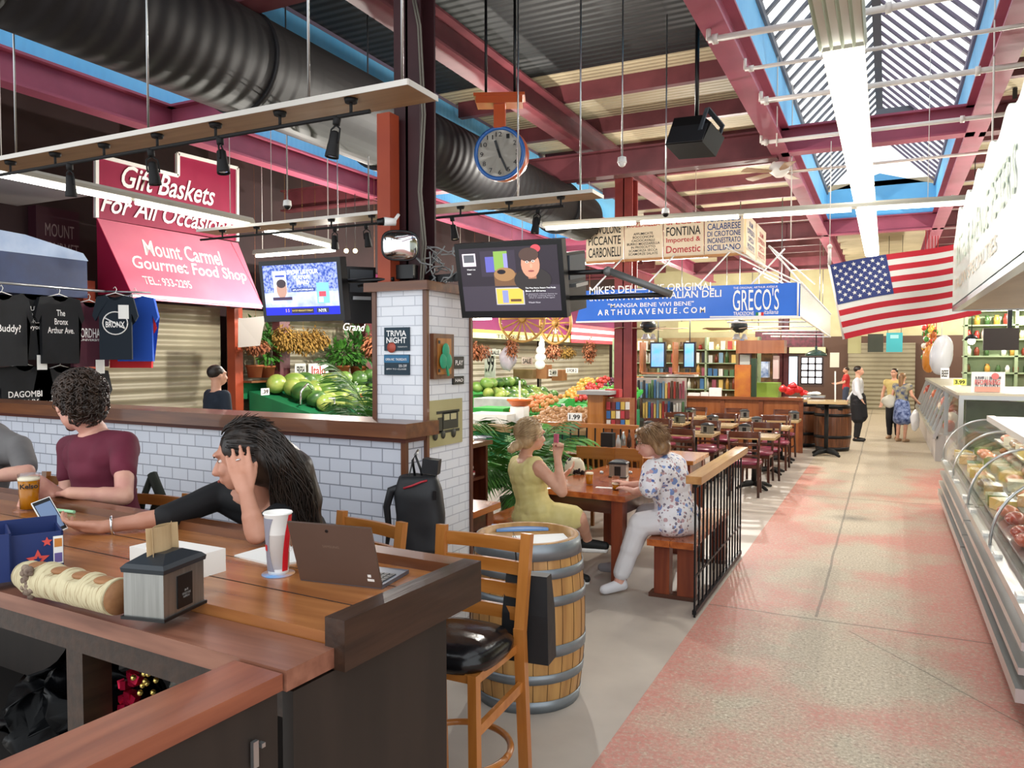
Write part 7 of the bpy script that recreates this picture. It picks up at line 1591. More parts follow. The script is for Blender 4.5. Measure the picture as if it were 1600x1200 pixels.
def torso_blobs(P_, N_, shL, shR, off=0, wid=1.0, hipw=.155, bust=0, fw=None):
    "pelvis P_, neck base N_, shoulders; off grows the shell for clothing"
    up = (N_-P_); H_ = up.length; up.normalize(); r = (shR-shL); r = (r-up*r.dot(up)).normalized(); f = up.cross(r)
    if fw is not None and f.dot(fw) < 0: f = -f
    R = MX((r, f, up)).transposed(); B = []
    for t_, w_, d_ in ((0.0, hipw, .115), (.12, hipw*.97, .115), (.26, .135, .10), (.40, .135, .10), (.54, .15, .108), (.68, .16, .112), (.82, .155, .10)):
        B.append(('e', P_+up*(H_*t_), (w_*wid+off, d_*wid+off, H_*.20+off), R))
    m = (shL+shR)/2; B.append(('c', P_+up*(H_*.80)+r*-.10*wid, P_+up*(H_*.80)+r*.10*wid, .085*wid+off, .085*wid+off))
    for s_ in (shL, shR): B.append(('c', N_-up*.03, s_, .052+off*.6, .052+off)); B.append(('c', P_+up*(H_*.72), s_-up*.03, .08+off, .055+off))
    if bust:
        for sx in (-1, 1): B.append(('e', P_+up*(H_*.62)+f*.075*wid+r*sx*.07, (.062+off, .06+off, .062+off), R))
    return B, (r, f, up, R)
def arm(sh, el, wr, k_=1.0, off=0, t0=0, t1=2):
    "tapered arm; t0..t1 for a sleeve, 0-1 the upper arm, 1-2 the forearm"
    L_ = []
    ru0, ru1, rf0, rf1 = .050*k_+off, .038*k_+off, .039*k_+off, .026*k_+off
    if t0 < 1:
        a, b_ = t0, min(t1, 1); L_.append(('c', sh.lerp(el, a), sh.lerp(el, b_), ru0+(ru1-ru0)*a, ru0+(ru1-ru0)*b_))
    if t1 > 1:
        b_ = t1-1; L_.append(('c', el, el.lerp(wr, b_), rf0, rf0+(rf1-rf0)*b_)); 
        if b_ > .5: L_.append(('c', el.lerp(wr, .12), el.lerp(wr, .4), .041*k_+off, .037*k_+off))
    return L_
def leg(h, k_, a, toe, s=1.0, off=0, t1=2, foot=True):
    L_ = []; r0, r1, r2 = .080*s+off, .056*s+off, .036*s+off
    b_ = min(t1, 1); L_.append(('c', h, h.lerp(k_, b_), r0, r0+(r1-r0)*b_))
    if t1 > 1:
        b_ = t1-1; L_.append(('c', k_, k_.lerp(a, b_), r1, r1+(r2-r1)*b_))
        if b_ > .5: bd = (a-k_).normalized(); L_.append(('c', k_.lerp(a, .15), k_.lerp(a, .45), .056*s+off, .05*s+off))
    if foot: L_ += [('c', a, a+V((0, 0, -.035)), .036*s+off, .038*s+off), ('c', a+V((0, 0, -.04)), toe, .036*s+off, .028*s+off)]
    return L_
def shoe(a, toe, m, par, s=1, sole=None):
    d = (toe-a); d.z = 0; d.normalize(); z0 = min(a.z, toe.z)-.055*s
    o = skin_build([('c', a+V((0, 0, -.035*s))-d*.02, toe, .044*s, .036*s), ('c', a+V((0, 0, -.05*s))-d*.035, toe+V((0, 0, -.004))-d*.02, .036*s, .034*s)], .009, 'shoe', m, par, 2)
    if sole: skin_build([('c', a+V((0, 0, -.078*s))-d*.03, toe+V((0, 0, -.03*s)), .032*s, .028*s)], .010, 'sole', sole, o, 1)
m_eye = mat('eye_white', 'e8e4e0', .2)
m_sk1 = mat('fair_skin', 'd8a68c', .5, 0, 'd09a80', 12, (1, 1, 1)); m_sk2 = mat('light_brown_skin', 'c4907a', .5, 0, 'bb846c', 12); m_sk3 = mat('rosy_skin', 'dcaa94', .5, 0, 'd2988a', 12)
def hairm(n, c, c2): return mat(n, c, .38, 0, c2, 30, (1, 1, .12), (.35, .7), .5)
def strands(c, R, s, m, par, starts, seed=0, r=.012, n=60, fn=None):
    rnd = random.Random(seed); mb = MB()
    for i in range(n):
        pts = fn(rnd, i/n); mb.tube(pts, [r*(.6 if k_ == 0 else 1-.75*k_/len(pts)) for k_ in range(len(pts))], 5)
    return mb.build('hair_strands', m, par)
def fur(c, R, s, r3, off, comb, n, L_, r, m, par, seed=0, cut=-.35, jit=.25, front=.55):
    "fine locks lying over an ellipsoidal scalp; comb = direction in head axes, or None for curls"
    rnd = random.Random(seed); mb = MB()
    for i in range(n):
        d = V((rnd.gauss(0, 1), rnd.gauss(0, 1), rnd.gauss(0, 1))).normalized()
        if d.z < cut or (d.y > front and d.z < (.45 if front > 0 else 2)): continue
        p = V((d.x*r3[0], d.y*r3[1], d.z*r3[2]))+V(off); nrm = V((d.x/r3[0], d.y/r3[1], d.z/r3[2])).normalized(); pts = []
        cv = V(comb) if comb else V((rnd.gauss(0, 1), rnd.gauss(0, 1), rnd.gauss(0, 1)))
        for k_ in range(4):
            pts.append(c+R @ (p+nrm*.003*(1+2*math.sin(k_)))*s); tg = (cv-nrm*cv.dot(nrm)); tg = (tg.normalized() if tg.length > .01 else V((0, 0, -1)))+V((rnd.gauss(0, jit), rnd.gauss(0, jit), rnd.gauss(0, jit))); p = p+tg*(L_/3)
            q = p-V(off); f = math.sqrt((q.x/r3[0])**2+(q.y/r3[1])**2+(q.z/r3[2])**2)
            if f > 0 and (not comb or k_ < 2 or f < 1): p = V(off)+q/f*1.015
        mb.tube(pts, [r, r*1.1, r*.8, r*.3], 4)
    return mb.build('hair_locks', m, par)
# ---- 1. long-haired woman in black leaning on the bar ----
D1 = 2.86
def person(label, base): return thing('person', label, 'person', base)
hC = Pd(380, 714, 3.04)                                          # skull centre
Fd = V((-RT.x*.95, -RT.y*.95, 0))*1.0 + V((FW.x, FW.y, 0))*(-.06) + V((0, 0, -.20)); R1 = basis(Fd, V((0, 0, 1))+RT*.10)
s1_ = 1.13
elR, wrR = Pd(400, 834, 2.84), Pd(384, 768, 2.84)
elR.z = max(elR.z, BZ+.045)
shR_, shL_ = Pd(452, 800, 3.08), Pd(348, 772, 3.30)
elL, wrL = Pd(262, 822, 3.12), Pd(158, 838, 3.02); wrL.z = max(wrL.z, BZ+.03); elL.z = max(elL.z, BZ+.05)
nk_ = Pd(418, 782, 3.15); pel = V((-2.14, 2.66, .84))
p1 = person('woman with long dark hair in a black top leaning on the bar, holding a phone', V((pel.x, pel.y, .76)))
tb, fr1 = torso_blobs(pel, nk_, shL_, shR_, 0, .98, .15, 0, fw=V((-.6, -.6, 0)))
body = list(tb)+[('c', nk_, hC+R1 @ V((0, -.02, -.06)), .055, .052)]+head_blobs(hC, R1, s1_)
body += arm(shR_, elR, wrR, 1.05, t1=2)+arm(shL_, elL, wrL, 1.0, t1=2)
hd = (Pd(366, 690, 2.90)-wrR).normalized(); body += hand_blobs(wrR, hd, (hC-wrR), 1.12, (.20, .16, .16, .2), .35, side=1, spread=.05)
ph_c = Pd(78, 808, 3.02); body += hand_blobs(wrL, (Pd(100, 822, 3.02)-wrL), (Pd(100, 790, 3.05)-Pd(100, 830, 3.0))*1.0, 1.15, (.55, .5, .5, .55), .5, side=-1)
for sx, hp in ((-1, pel-fr1[0]*.08), (1, pel+fr1[0]*.08)): body += leg(hp, V((hp.x-.05, hp.y-.28, .80)), V((hp.x-.05, hp.y-.26, .36)), V((hp.x-.05, hp.y-.40, .30)))
skin_build(body, .0065, 'body', m_sk2, p1, 3)
m_bk = mat('black_jersey', '141518', .75, bump=.2, bs=14)
tb2, _ = torso_blobs(pel, nk_-fr1[2]*.035, shL_, shR_, .012, .98, .155, .9, fw=V((-.6, -.6, 0)))
skin_build(tb2+arm(shR_, elR, wrR, 1.1, .014, 0, .50)+arm(shL_, elL, wrL, 1.08, .014, 0, 1.02), .009, 'black_top', m_bk, p1, 3, .004, 9)
face_parts(hC, R1, s1_, p1, '1c1412')
m_h1 = hairm('dark_hair', '17120f', '2e221a')
q1_ = lambda x, y, z: hC+R1 @ V((x, y, z))*s1_
bk_ = fr1[1]*-1
ha = [('e', q1_(0, -.025, .035), (.086*s1_, .096*s1_, .090*s1_), R1), ('e', q1_(0, -.06, -.02), (.078*s1_, .07*s1_, .10*s1_), R1)]
A0, A1, A2, A3 = Pd(420, 712, 3.04), Pd(452, 740, 3.08), Pd(470, 785, 3.10), Pd(486, 828, 3.12)
A4 = Pd(455, 838, 3.10)
ha += [('c', A0, A1, .10, .105), ('c', A1, A2, .105, .09), ('c', A2, A3, .085, .05), ('c', A1, A4, .09, .05)]
hr = skin_build(ha, .009, 'hair', m_h1, p1, 4, .004, 8)
def f1(rnd, f):
    o_ = rnd.uniform(-1, 1); a = q1_(rnd.uniform(-.03, .06), rnd.uniform(-.08, .0), .096); b_ = Pd(412+rnd.uniform(0, 38), 690+rnd.uniform(-16, 30), 2.91+.04*rnd.random()); c_ = Pd(450+rnd.uniform(-32, 46), 760+rnd.uniform(-15, 15), 2.98+.05*rnd.random()); d_ = Pd(468+rnd.uniform(-42, 38), 845+rnd.uniform(-25, 20), 3.02+.06*rnd.random())
    pts = []
    for k_ in range(10):
        t_ = k_/9*3; seg = min(int(t_), 2); pts.append([a, b_, c_, d_][seg].lerp([a, b_, c_, d_][seg+1], t_-seg))
    pts = [pts[0]]+[(pts[i-1]+pts[i]*2+pts[i+1])/4 for i in range(1, 9)]+[pts[9]]
    return pts
strands(hC, R1, s1_, m_h1, hr, None, 4, .0042, 430, f1)
fur(hC, R1, s1_, (.088, .098, .092), (0, -.025, .035), (.15, -.9, -.35), 420, .09, .003, m_h1, hr, 2, -.35, .08)
MB().tube([wrL.lerp(elL, .16)+(lambda u, v_: u*math.cos(a)*.036+v_*math.sin(a)*.036)(*frame(elL-wrL)[:2]) for a in [2*PI*i/20 for i in range(21)]], .005, 6).build('bracelet', m_chrome, p1)
rg = wrR+hd*.125; MB().lathe([(.010, -.003), (.012, 0), (.010, .003)], rg+frame(hd)[0]*0, 14, ax=hd).build('ring', m_chrome, p1)
# phone in her left hand
pa_, pb_ = Pd(63, 782, 3.03), Pd(92, 832, 2.98); ax_ = (pa_-pb_); L_ = ax_.length; ax_.normalize(); xx = V((FW.x, FW.y, 0)).normalized()*.35+RT*.6; xx = (xx-ax_*xx.dot(ax_)).normalized(); Rp = MX((xx, ax_.cross(xx)*-1, ax_)).transposed()
Rp = MX((xx, ax_.cross(xx), ax_)).transposed()
t = thing('smartphone', 'white smartphone with dark screen held in the hand of the long-haired woman', 'phone', pb_)
MB().box(-.034, .034, -.005, .005, 0, L_, Rp, pb_).bev(.003).build('phone_case', m_white, t); MB().box(-.031, .031, -.0065, -.005, .004, L_-.004, Rp, pb_).build('screen_frame', m_black, t); MB().box(-.028, .028, -.0072, -.0065, .018, L_-.02, Rp, pb_).build('screen', em_m('5a6c88', .5), t)
# ---- 2. man in maroon T-shirt ----
hC = Pd(122, 630, 3.95); s2_ = 1.26
R2 = basis(RT*-.80+V((FW.x, FW.y, 0))*.62+V((0, 0, -.16)), V((0, 0, 1))+RT*.06)
pel = Pd(180, 815, 4.02); pel.z = .88; nk_ = Pd(146, 672, 3.98); shR_, shL_ = Pd(194, 694, 3.88), Pd(110, 700, 4.16)
elR, wrR = Pd(194, 776, 3.66), Pd(110, 770, 3.56); elL, wrL = Pd(104, 768, 4.12), Pd(98, 800, 3.95)
p2 = person('man in a maroon T-shirt with dark hair and glasses, seated behind the bar, looking away', V((pel.x, pel.y, .76)))
tb, fr2 = torso_blobs(pel, nk_, shL_, shR_, 0, 1.12, .16, 0, fw=V((-.6, -.7, 0)))
body = tb+[('c', nk_, hC+R2 @ V((0, -.03, -.07)), .066, .062)]+head_blobs(hC, R2, s2_)+arm(shR_, elR, wrR, 1.12)+arm(shL_, elL, wrL, 1.08)
body += hand_blobs(wrR, Pd(90, 772, 3.8)-wrR, V((0, 0, -1)), 1.15, (.3, .3, .35, .4), .6)+hand_blobs(wrL, Pd(92, 815, 3.9)-wrL, V((0, 0, -1)), 1.15, (.3, .3, .35, .4), .6, -1)
kn1 = Pd(56, 762, 3.62); body += leg(pel-fr2[0]*.06+V((0, 0, .0)), kn1, V((kn1.x-.22, kn1.y-.02, .60)), V((kn1.x-.38, kn1.y-.05, .55)), 1.12)
kn2 = V((pel.x-.2, pel.y-.45, .78)); body += leg(pel+fr2[0]*.08, kn2, V((kn2.x, kn2.y, .34)), V((kn2.x-.1, kn2.y-.1, .30)), 1.05)
skin_build(body, .008, 'body', m_sk3, p2, 3)
m_mar = mat('maroon_tshirt', '6c2238', .8, 0, '5e1c30', 5, bump=.35, bs=9)
tb2, _ = torso_blobs(pel, nk_-fr2[2]*.02, shL_, shR_, .018, 1.16, .17, 0, fw=V((-.6, -.7, 0)))
skin_build(tb2+arm(shR_, elR, wrR, 1.12, .016, 0, .5)+arm(shL_, elL, wrL, 1.08, .016, 0, .6), .010, 't_shirt', m_mar, p2, 14, .010, 8)
skin_build(leg(pel-fr2[0]*.06, kn1, kn1, kn1, 1.18, .012, .55, False)+leg(pel+fr2[0]*.08, kn2, kn2, kn2, 1.15, .012, .9, False)+[('e', pel, (.17, .14, .10), fr2[3])], .012, 'grey_shorts', mat('pale_grey_shorts', 'b4aeb0', .8), p2, 2)
face_parts(hC, R2, s2_, p2, '241a14', True)
m_h2 = hairm('brown_curly_hair', '241a14', '44342a')
q2_ = lambda x, y, z: hC+R2 @ V((x, y, z))*s2_
skin_build([('e', q2_(0, -.03, .045), (.088*s2_, .098*s2_, .082*s2_), R2), ('e', q2_(0, -.058, -.01), (.080*s2_, .062*s2_, .080*s2_), R2), ('e', q2_(0, .03, .085), (.070*s2_, .065*s2_, .036*s2_), R2)], .009, 'hair', m_h2, p2, 2, .006, 26)
fur(hC, R2, s2_, (.092, .102, .092), (0, -.03, .040), None, 1150, .035, .0042, m_h2, p2, 3, -.92, .5, .30)
fur(hC, R2, s2_, (.084, .068, .086), (0, -.058, -.010), None, 700, .03, .004, m_h2, p2, 8, -.97, .5, -.1)
skin_build([('e', q2_(0, .074, -.088), (.022*s2_, .020*s2_, .022*s2_), R2)], .008, 'beard', m_h2, p2, 1, .003, 30)
# ---- 3. man in grey T-shirt at the left edge ----
hC = Pd(-38, 600, 4.6); R3 = basis(RT*.9+V((FW.x, FW.y, 0))*-.2, V((0, 0, 1))); pel = Pd(-30, 830, 4.6); pel.z = .86; nk_ = Pd(-22, 662, 4.6); shR_, shL_ = Pd(30, 700, 4.45), Pd(-80, 700, 4.75)
elR, wrR = Pd(42, 738, 4.25), Pd(-40, 748, 4.15); elL, wrL = Pd(-90, 770, 4.6), Pd(-70, 790, 4.3)
p3 = person('man in a grey T-shirt cut off by the left edge, forearm raised over the bar', V((pel.x, pel.y, .76)))
tb, fr3 = torso_blobs(pel, nk_, shL_, shR_, 0, 1.1, .16, 0, fw=V((0, -1, 0)))
body = tb+[('c', nk_, hC+V((0, 0, -.08)), .07, .065)]+head_blobs(hC, R3, 1.15)+arm(shR_, elR, wrR, 1.15)+arm(shL_, elL, wrL, 1.15)+hand_blobs(wrR, Pd(-70, 752, 4.15)-wrR, V((0, 0, -1)), 1.1)+hand_blobs(wrL, Pd(-60, 800, 4.2)-wrL, V((0, 0, -1)), 1.1)
for sx in (-1, 1): hp = pel+fr3[0]*.09*sx; body += leg(hp, V((hp.x+.1, hp.y-.40, .82)), V((hp.x+.1, hp.y-.42, .36)), V((hp.x+.1, hp.y-.55, .32)))
skin_build(body, .011, 'body', m_sk3, p3, 2)
tb2, _ = torso_blobs(pel, nk_, shL_, shR_, .018, 1.12, .17, 0, fw=V((0, -1, 0)))
skin_build(tb2+arm(shR_, elR, wrR, 1.18, .018, 0, .8)+arm(shL_, elL, wrL, 1.15, .02, 0, .8), .012, 't_shirt', mat('grey_tshirt', '6e6c6c', .8, 0, '646262', 5, bump=.3, bs=9), p3, 8, .008, 7)
skin_build([('e', hC+V((0, 0, .045)), (.1, .11, .09))], .012, 'hair', m_h2, p3, 1, .006, 20); face_parts(hC, R3, 1.15, p3)
# ---- 4. woman in yellow ----
hC = Pd(831, 680, 6.20); s4 = 1.14; R4 = basis(RT*.86+V((FW.x, FW.y, 0))*.5+V((0, 0, -.05)), V((0, 0, 1)))
pel = Pd(836, 800, 6.25); pel.z = .57; nk_ = Pd(820, 714, 6.24); shR_, shL_ = Pd(842, 730, 6.05), Pd(806, 728, 6.45)
elR, wrR = Pd(878, 772, 5.98), Pd(871, 716, 6.02); elR.z = max(elR.z, .80); elL, wrL = Pd(862, 772, 6.55), Pd(880, 745, 6.6)
p4 = person('blonde woman in a sleeveless yellow dress seated at the red pine table, hand raised', V((pel.x, pel.y, 0)))
tb, fr4 = torso_blobs(pel, nk_, shL_, shR_, 0, 1.12, .17, 0, fw=V((1, .2, 0)))
knR = Pd(905, 790, 6.05); knR.z = .58; akR = Pd(918, 842, 6.25); toR = Pd(945, 853, 6.2); knL = Pd(900, 800, 6.3); knL.z = .54; akL = V((knL.x-.05, knL.y, .1)); toL = V((knL.x+.1, knL.y-.02, .04))
body = tb+[('c', nk_, hC+R4 @ V((0, -.02, -.06)), .056, .052)]+head_blobs(hC, R4, s4)+arm(shR_, elR, wrR, 1.2)+arm(shL_, elL, wrL, 1.1)
body += hand_blobs(wrR, Pd(873, 690, 6.02)-wrR, FW*-1, 1.1, (1.2, 1.2, 1.2, 1.2), .2, spread=.0)+hand_blobs(wrL, Pd(890, 735, 6.6)-wrL, -RT, 1.05, (.3,)*4, .5, -1)
body += leg(pel+fr4[0]*.08, knR, akR, toR, 1.1)+leg(pel-fr4[0]*.08, knL, akL, toL, 1.1)
skin_build(body, .010, 'body', m_sk1, p4, 3)
m_ye = mat('pale_yellow_linen', 'e0d494', .75, 0, 'd4c680', 9, bump=.35, bs=12)
tb2, _ = torso_blobs(pel, nk_-fr4[2]*.03, shL_.lerp(nk_, .25), shR_.lerp(nk_, .25), .020, 1.16, .19, .6, fw=V((1, .2, 0)))
skin_build(tb2+leg(pel+fr4[0]*.08, knR, knR, knR, 1.15, .03, .85, False)+leg(pel-fr4[0]*.08, knL, knL, knL, 1.15, .03, .8, False)+[('e', pel+V((0, 0, -.02)), (.2, .19, .11))], .011, 'dress', m_ye, p4, 2, .012, 7)
m_h4 = hairm('blonde_hair', 'a48660', 'd0b48c'); q4 = lambda x, y, z: hC+R4 @ V((x, y, z))*s4
skin_build([('e', q4(0, -.02, .03), (.086*s4, .098*s4, .090*s4), R4), ('e', q4(0, -.05, -.02), (.078*s4, .07*s4, .08*s4), R4), ('e', q4(0, -.125, -.075), (.05, .055, .042), R4), ('e', q4(0, -.16, -.10), (.03, .04, .03), R4)], .009, 'hair', m_h4, p4, 1, .003, 30)
fur(hC, R4, s4, (.088, .100, .092), (0, -.02, .03), (0, -1, -.45), 520, .08, .0028, m_h4, p4, 5, -.6, .08, .5)
face_parts(hC, R4, s4, p4, '8c7048', True, 'b86c68')
m_blks = mat('black_trainer', '1a1c1c', .6); shoe(akR, toR, m_blks, p4, 1.05, m_white); shoe(akL, toL, m_blks, p4, 1, m_white)
t = thing('pink_phone', 'pink phone held up by the woman in yellow', 'phone', Pd(868, 692, 6.0)); MB().box(-.028, .028, -.006, .006, -.05, .05, R4, Pd(869, 688, 6.0)).bev(.004).build('case', mat('pink_plastic', 'cc6480', .4), t)
# ---- 5. woman in the floral blouse ----
hC = Pd(1017, 690, 6.02); s5 = 1.10; R5 = basis(RT*-.95+V((FW.x, FW.y, 0))*.12+V((0, 0, -.18)), V((0, 0, 1))+RT*-.12)
pel = Pd(1058, 806, 6.05); pel.z = .58; nk_ = Pd(1036, 712, 6.08); shR_, shL_ = Pd(1052, 738, 6.26), Pd(1020, 738, 5.90)
elL, wrL = Pd(1014, 764, 5.82), Pd(992, 764, 5.98); elL.z = max(elL.z, .80); wrL.z = .80; elR, wrR = Pd(1018, 760, 6.3), Pd(985, 756, 6.3); wrR.z = .80; elR.z = max(.8, elR.z)
p5 = person('woman with glasses in a white floral blouse and white trousers seated by the railing', V((pel.x, pel.y, 0)))
tb, fr5 = torso_blobs(pel, nk_, shL_, shR_, 0, 1.2, .18, 0, fw=V((-1, 0, 0)))
knL = Pd(1000, 822, 5.98); knL.z = .55; akL = Pd(968, 898, 6.0); akL.z = .11; toL = Pd(944, 915, 5.95); toL.z = .045; knR = Pd(1010, 815, 6.3); knR.z = .56; akR = Pd(965, 868, 6.5); akR.z = .11; toR = akR+V((-.14, 0, -.06))
body = tb+[('c', nk_, hC+R5 @ V((0, -.02, -.06)), .058, .054)]+head_blobs(hC, R5, s5)+arm(shR_, elR, wrR, 1.15)+arm(shL_, elL, wrL, 1.2)
body += hand_blobs(wrL, Pd(970, 760, 6.05)-wrL, V((0, 0, -1)), 1.05, (.3,)*4, .5)+hand_blobs(wrR, Pd(968, 752, 6.3)-wrR, V((0, 0, -1)), 1.05, (.3,)*4, .5, -1)+leg(pel-fr5[0]*.08, knL, akL, toL, 1.15)+leg(pel+fr5[0]*.08, knR, akR, toR, 1.15)
skin_build(body, .010, 'body', m_sk3, p5, 3)
def floral():
    m = bpy.data.materials.new('floral_blouse'); m.use_nodes = True; nt = m.node_tree; N, L = nt.nodes, nt.links; b = N['Principled BSDF']; b.inputs['Roughness'].default_value = .8
    tc = N.new('ShaderNodeTexCoord'); prev = None; base = srgb('e8e6ea')
    for sc, th, c_, w_ in ((11, .30, '7c94c8', 0), (16, .27, 'c4a0a4', 3), (23, .26, '7c7484', 7), (13, .16, '4c64a4', 0), (30, .24, 'b49a98', 5)):
        mp = N.new('ShaderNodeMapping'); mp.inputs['Location'].default_value = (w_, w_, w_); L.new(tc.outputs['Object'], mp.inputs[0]); vo = N.new('ShaderNodeTexVoronoi'); vo.inputs['Scale'].default_value = sc; L.new(mp.outputs[0], vo.inputs['Vector'])
        nz = N.new('ShaderNodeTexNoise'); nz.inputs['Scale'].default_value = sc*3; L.new(tc.outputs['Object'], nz.inputs['Vector']); ad = N.new('ShaderNodeMath'); ad.operation = 'MULTIPLY_ADD'; ad.inputs[1].default_value = .35; L.new(nz.outputs['Fac'], ad.inputs[0]); L.new(vo.outputs['Distance'], ad.inputs[2])
        lt = N.new('ShaderNodeMath'); lt.operation = 'LESS_THAN'; lt.inputs[1].default_value = th+.17; L.new(ad.outputs[0], lt.inputs[0]); mx = N.new('ShaderNodeMix'); mx.data_type = 'RGBA'; L.new(lt.outputs[0], mx.inputs[0]); mx.inputs[7].default_value = srgb(c_)
        if prev is None: mx.inputs[6].default_value = base
        else: L.new(prev, mx.inputs[6])
        prev = mx.outputs[2]
    L.new(prev, b.inputs['Base Color']); return m
tb2, _ = torso_blobs(pel+V((0, 0, -.02)), nk_-fr5[2]*.02, shL_, shR_, .030, 1.22, .19, .6, fw=V((-1, 0, 0)))
skin_build(tb2+arm(shR_, elR, wrR, 1.35, .028, 0, .95)+arm(shL_, elL, wrL, 1.4, .03, 0, .92), .011, 'blouse', floral(), p5, 2, .012, 7)
m_wt = mat('white_trousers_cloth', 'd8d6d8', .8, bump=.3, bs=10)
skin_build([('e', pel+V((0, 0, -.03)), (.19, .18, .11))]+leg(pel-fr5[0]*.08, knL, akL, akL, 1.25, .022, 1.88, False)+leg(pel+fr5[0]*.08, knR, akR, akR, 1.25, .022, 1.88, False), .012, 'trousers', m_wt, p5, 2, .008, 8)
m_h5 = hairm('light_brown_bob', '6c4c32', 'a4825c'); q5 = lambda x, y, z: hC+R5 @ V((x, y, z))*s5
skin_build([('e', q5(0, -.02, .035), (.090*s5, .102*s5, .088*s5), R5), ('e', q5(0, -.07, -.04), (.088*s5, .065*s5, .075*s5), R5), ('c', q5(-.075, .0, .03), q5(-.08, -.04, -.07), .03, .03), ('c', q5(.075, .0, .03), q5(.08, -.04, -.07), .03, .03), ('e', q5(0, .055, .085), (.062*s5, .04*s5, .03*s5), R5)], .009, 'hair', m_h5, p5, 1, .006, 26)
fur(hC, R5, s5, (.094, .104, .092), (0, -.02, .032), (0, -.35, -1), 620, .12, .0032, m_h5, p5, 6, -.3, .10, .35)
face_parts(hC, R5, s5, p5, '6c5038', True, 'b06c68'); m_cv = mat('white_canvas_shoe', 'dcdce0', .6); shoe(akL, toL, m_cv, p5, 1.05); shoe(akR, toR, mat('grey_canvas_shoe', '9a9aa0', .6), p5, 1.05)
# ---- standing people farther away ----
def stander(px, py_head, py_foot, y, label, face, skin, top, bottom, hairmat, arms, skirt=None, sleeves=.55, legs='trousers', hairlong=False, stride=.0, shoes=m_black, vox=.016, foot_z=0):
    dep = (Py(px, 600, y)-CAM).dot(FW); b_ = Pd(px, 600, dep); base = V((b_.x, b_.y, foot_z)); top_z = Pd(px, py_head, dep).z; h_ = top_z-foot_z; k_ = h_/1.72
    f = V(face).normalized(); r = f.cross(V((0, 0, 1))); U = V((0, 0, 1)); q = lambda x, y_, z: base+(r*x+f*y_)*k_+U*(z*k_)
    t = person(label, base); hC = q(0, .01, 1.60); R = basis(f, U); pel = q(0, 0, .93); nk = q(0, -.01, 1.43); shR, shL = q(.175, 0, 1.38), q(-.175, 0, 1.38)
    (eR, wR), (eL, wL) = [(q(*a), q(*b2)) for a, b2 in arms]
    tb, fr = torso_blobs(pel, nk, shL, shR, 0, k_, .15*k_, 0, fw=f)
    kR, aR, tR = q(.09, .03+stride, .50), q(.09, -.02+stride, .08), q(.10, .13+stride, .03); kL, aL, tL = q(-.09, .03-stride, .50), q(-.09, -.02-stride, .08), q(-.10, .13-stride, .03)
    body = tb+[('c', nk, hC+R @ V((0, -.02, -.06)), .055*k_, .052*k_)]+head_blobs(hC, R, k_)+arm(shR, eR, wR, k_)+arm(shL, eL, wL, k_)+hand_blobs(wR, wR-eR, f, k_)+hand_blobs(wL, wL-eL, f, k_, side=-1)+leg(q(.085, 0, .9), kR, aR, tR, k_)+leg(q(-.085, 0, .9), kL, aL, tL, k_)
    skin_build(body, vox, 'body', skin, t, 2)
    tb2, _ = torso_blobs(pel, nk-U*.02, shL, shR, .018, k_, .155*k_, 0, fw=f); skin_build(tb2+(arm(shR, eR, wR, k_*1.15, .014, 0, sleeves)+arm(shL, eL, wL, k_*1.15, .014, 0, sleeves) if sleeves else []), vox, 'top', top, t, 2)
    if legs == 'trousers': skin_build([('e', pel, (.17*k_, .13*k_, .12*k_), R)]+leg(q(.085, 0, .9), kR, aR, aR, k_*1.2, .014, 1.9, False)+leg(q(-.085, 0, .9), kL, aL, aL, k_*1.2, .014, 1.9, False), vox, 'trousers', bottom, t, 2)
    elif legs == 'skirt': skin_build([('c', q(0, 0, .95), q(0, 0, .62), .17*k_, .21*k_), ('c', q(.06, 0, .9), q(.10, .02, .55), .13*k_, .13*k_), ('c', q(-.06, 0, .9), q(-.10, .02, .55), .13*k_, .13*k_)], vox, 'skirt', bottom, t, 2)
    if skirt: skin_build([('c', q(0, .0, .98), q(0, .02, .60), .17*k_, .20*k_), ('c', q(.05, 0, .8), q(.07, .02, .52), .15*k_, .14*k_)], vox, 'apron', skirt, t, 2)
    hb = [('e', hC+R @ V((0, -.025, .035))*k_, (.083*k_, .094*k_, .082*k_), R)]
    if hairlong: hb += [('c', hC+R @ V((0, -.07, .0))*k_, hC+R @ V((0, -.09, -.20))*k_, .07*k_, .05*k_)]
    skin_build(hb, vox*.8, 'hair', hairmat, t, 1); face_parts(hC, R, k_, t)
    for a, to in ((aR, tR), (aL, tL)): shoe(a, to, shoes, t, k_)
    return t, q
dn0 = ((.25, .0, 1.12), (.26, .08, .88)), ((-.25, .0, 1.12), (-.26, .08, .88))
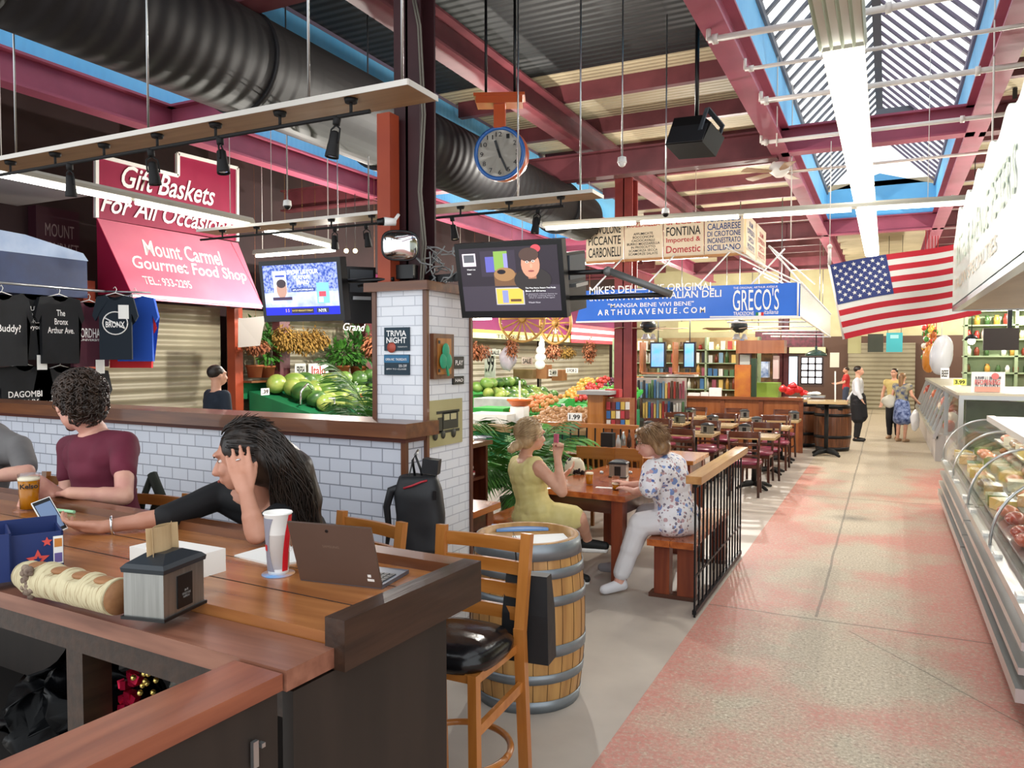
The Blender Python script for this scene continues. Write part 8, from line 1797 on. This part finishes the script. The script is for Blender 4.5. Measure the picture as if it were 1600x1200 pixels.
stander(1341, 571, 681, 18.5, 'waiter in a white shirt and black apron standing by the high table', (.95, -.1, 0), m_sk1, mat('white_shirt', 'd8dae0', .7), mat('black_trousers', '1c1c20', .8), m_h1, (((.24, .02, 1.14), (.24, .10, .98)), ((-.26, -.1, 1.12), (-.32, -.25, .92))), mat('black_apron', '18181c', .8), 1.9)
stander(1322, 573, 655, 27.5, 'man in a red T-shirt at the far counters', (-1, -.2, 0), m_sk1, mat('red_tshirt', 'b83434', .8), mat('blue_jeans', '3c4458', .8), m_h2, (((.24, .1, 1.14), (.2, .32, 1.1)), ((-.24, .1, 1.14), (-.2, .3, 1.1))))
stander(1397, 575, 678, 19.4, 'woman in a yellow vest and black trousers shopping at the butcher case', (-.3, -.9, 0), m_sk1, mat('yellow_beige_vest', 'c4b070', .8), mat('black_leggings', '16161a', .8), m_h1, dn0, None, 0, 'trousers', True, shoes=mat('tan_sandals', 'b89878', .7))
t5, q5_ = stander(1410, 582, 681, 18.8, 'woman with her back turned in a blue patterned skirt, white bag on her arm', (.5, .85, 0), m_sk1, mat('khaki_top', 'a09878', .8, 0, '3c4a6c', 12), mat('blue_print_skirt', '2c3c6c', .8, 0, '8c9cc4', 16), m_h5, (((.24, .02, 1.15), (.28, .2, 1.0)), ((-.25, .0, 1.15), (-.24, .15, .95))), None, 0, 'skirt', True, shoes=mat('tan_sandals', 'b89878', .7))
c = q5_(-.30, -.05, 1.0); solo(crumple((c.x, c.y, c.z), (.16, .07, .14), .03), 'white_shoulder_bag', mat('white_leather_bag', 'd4d2c4', .5), 'white shoulder bag carried by the woman in the blue skirt', 'bag')
c = q5_(.30, .05, .55); solo(crumple((c.x, c.y, c.z), (.09, .06, .24), .03), 'plastic_bag', mat('white_plastic_bag', 'dcdcdc', .35), 'white plastic carrier bag hanging beside the woman in the blue skirt', 'bag')
stander(339, 569, 800, 6.2, 'dark-haired man in a navy T-shirt walking in the shop lane', (.3, .9, 0), m_sk1, mat('navy_tshirt', '1c2634', .8), mat('blue_jeans', '3c4458', .8), m_h1, dn0, None, .6, stride=.08, vox=.014)
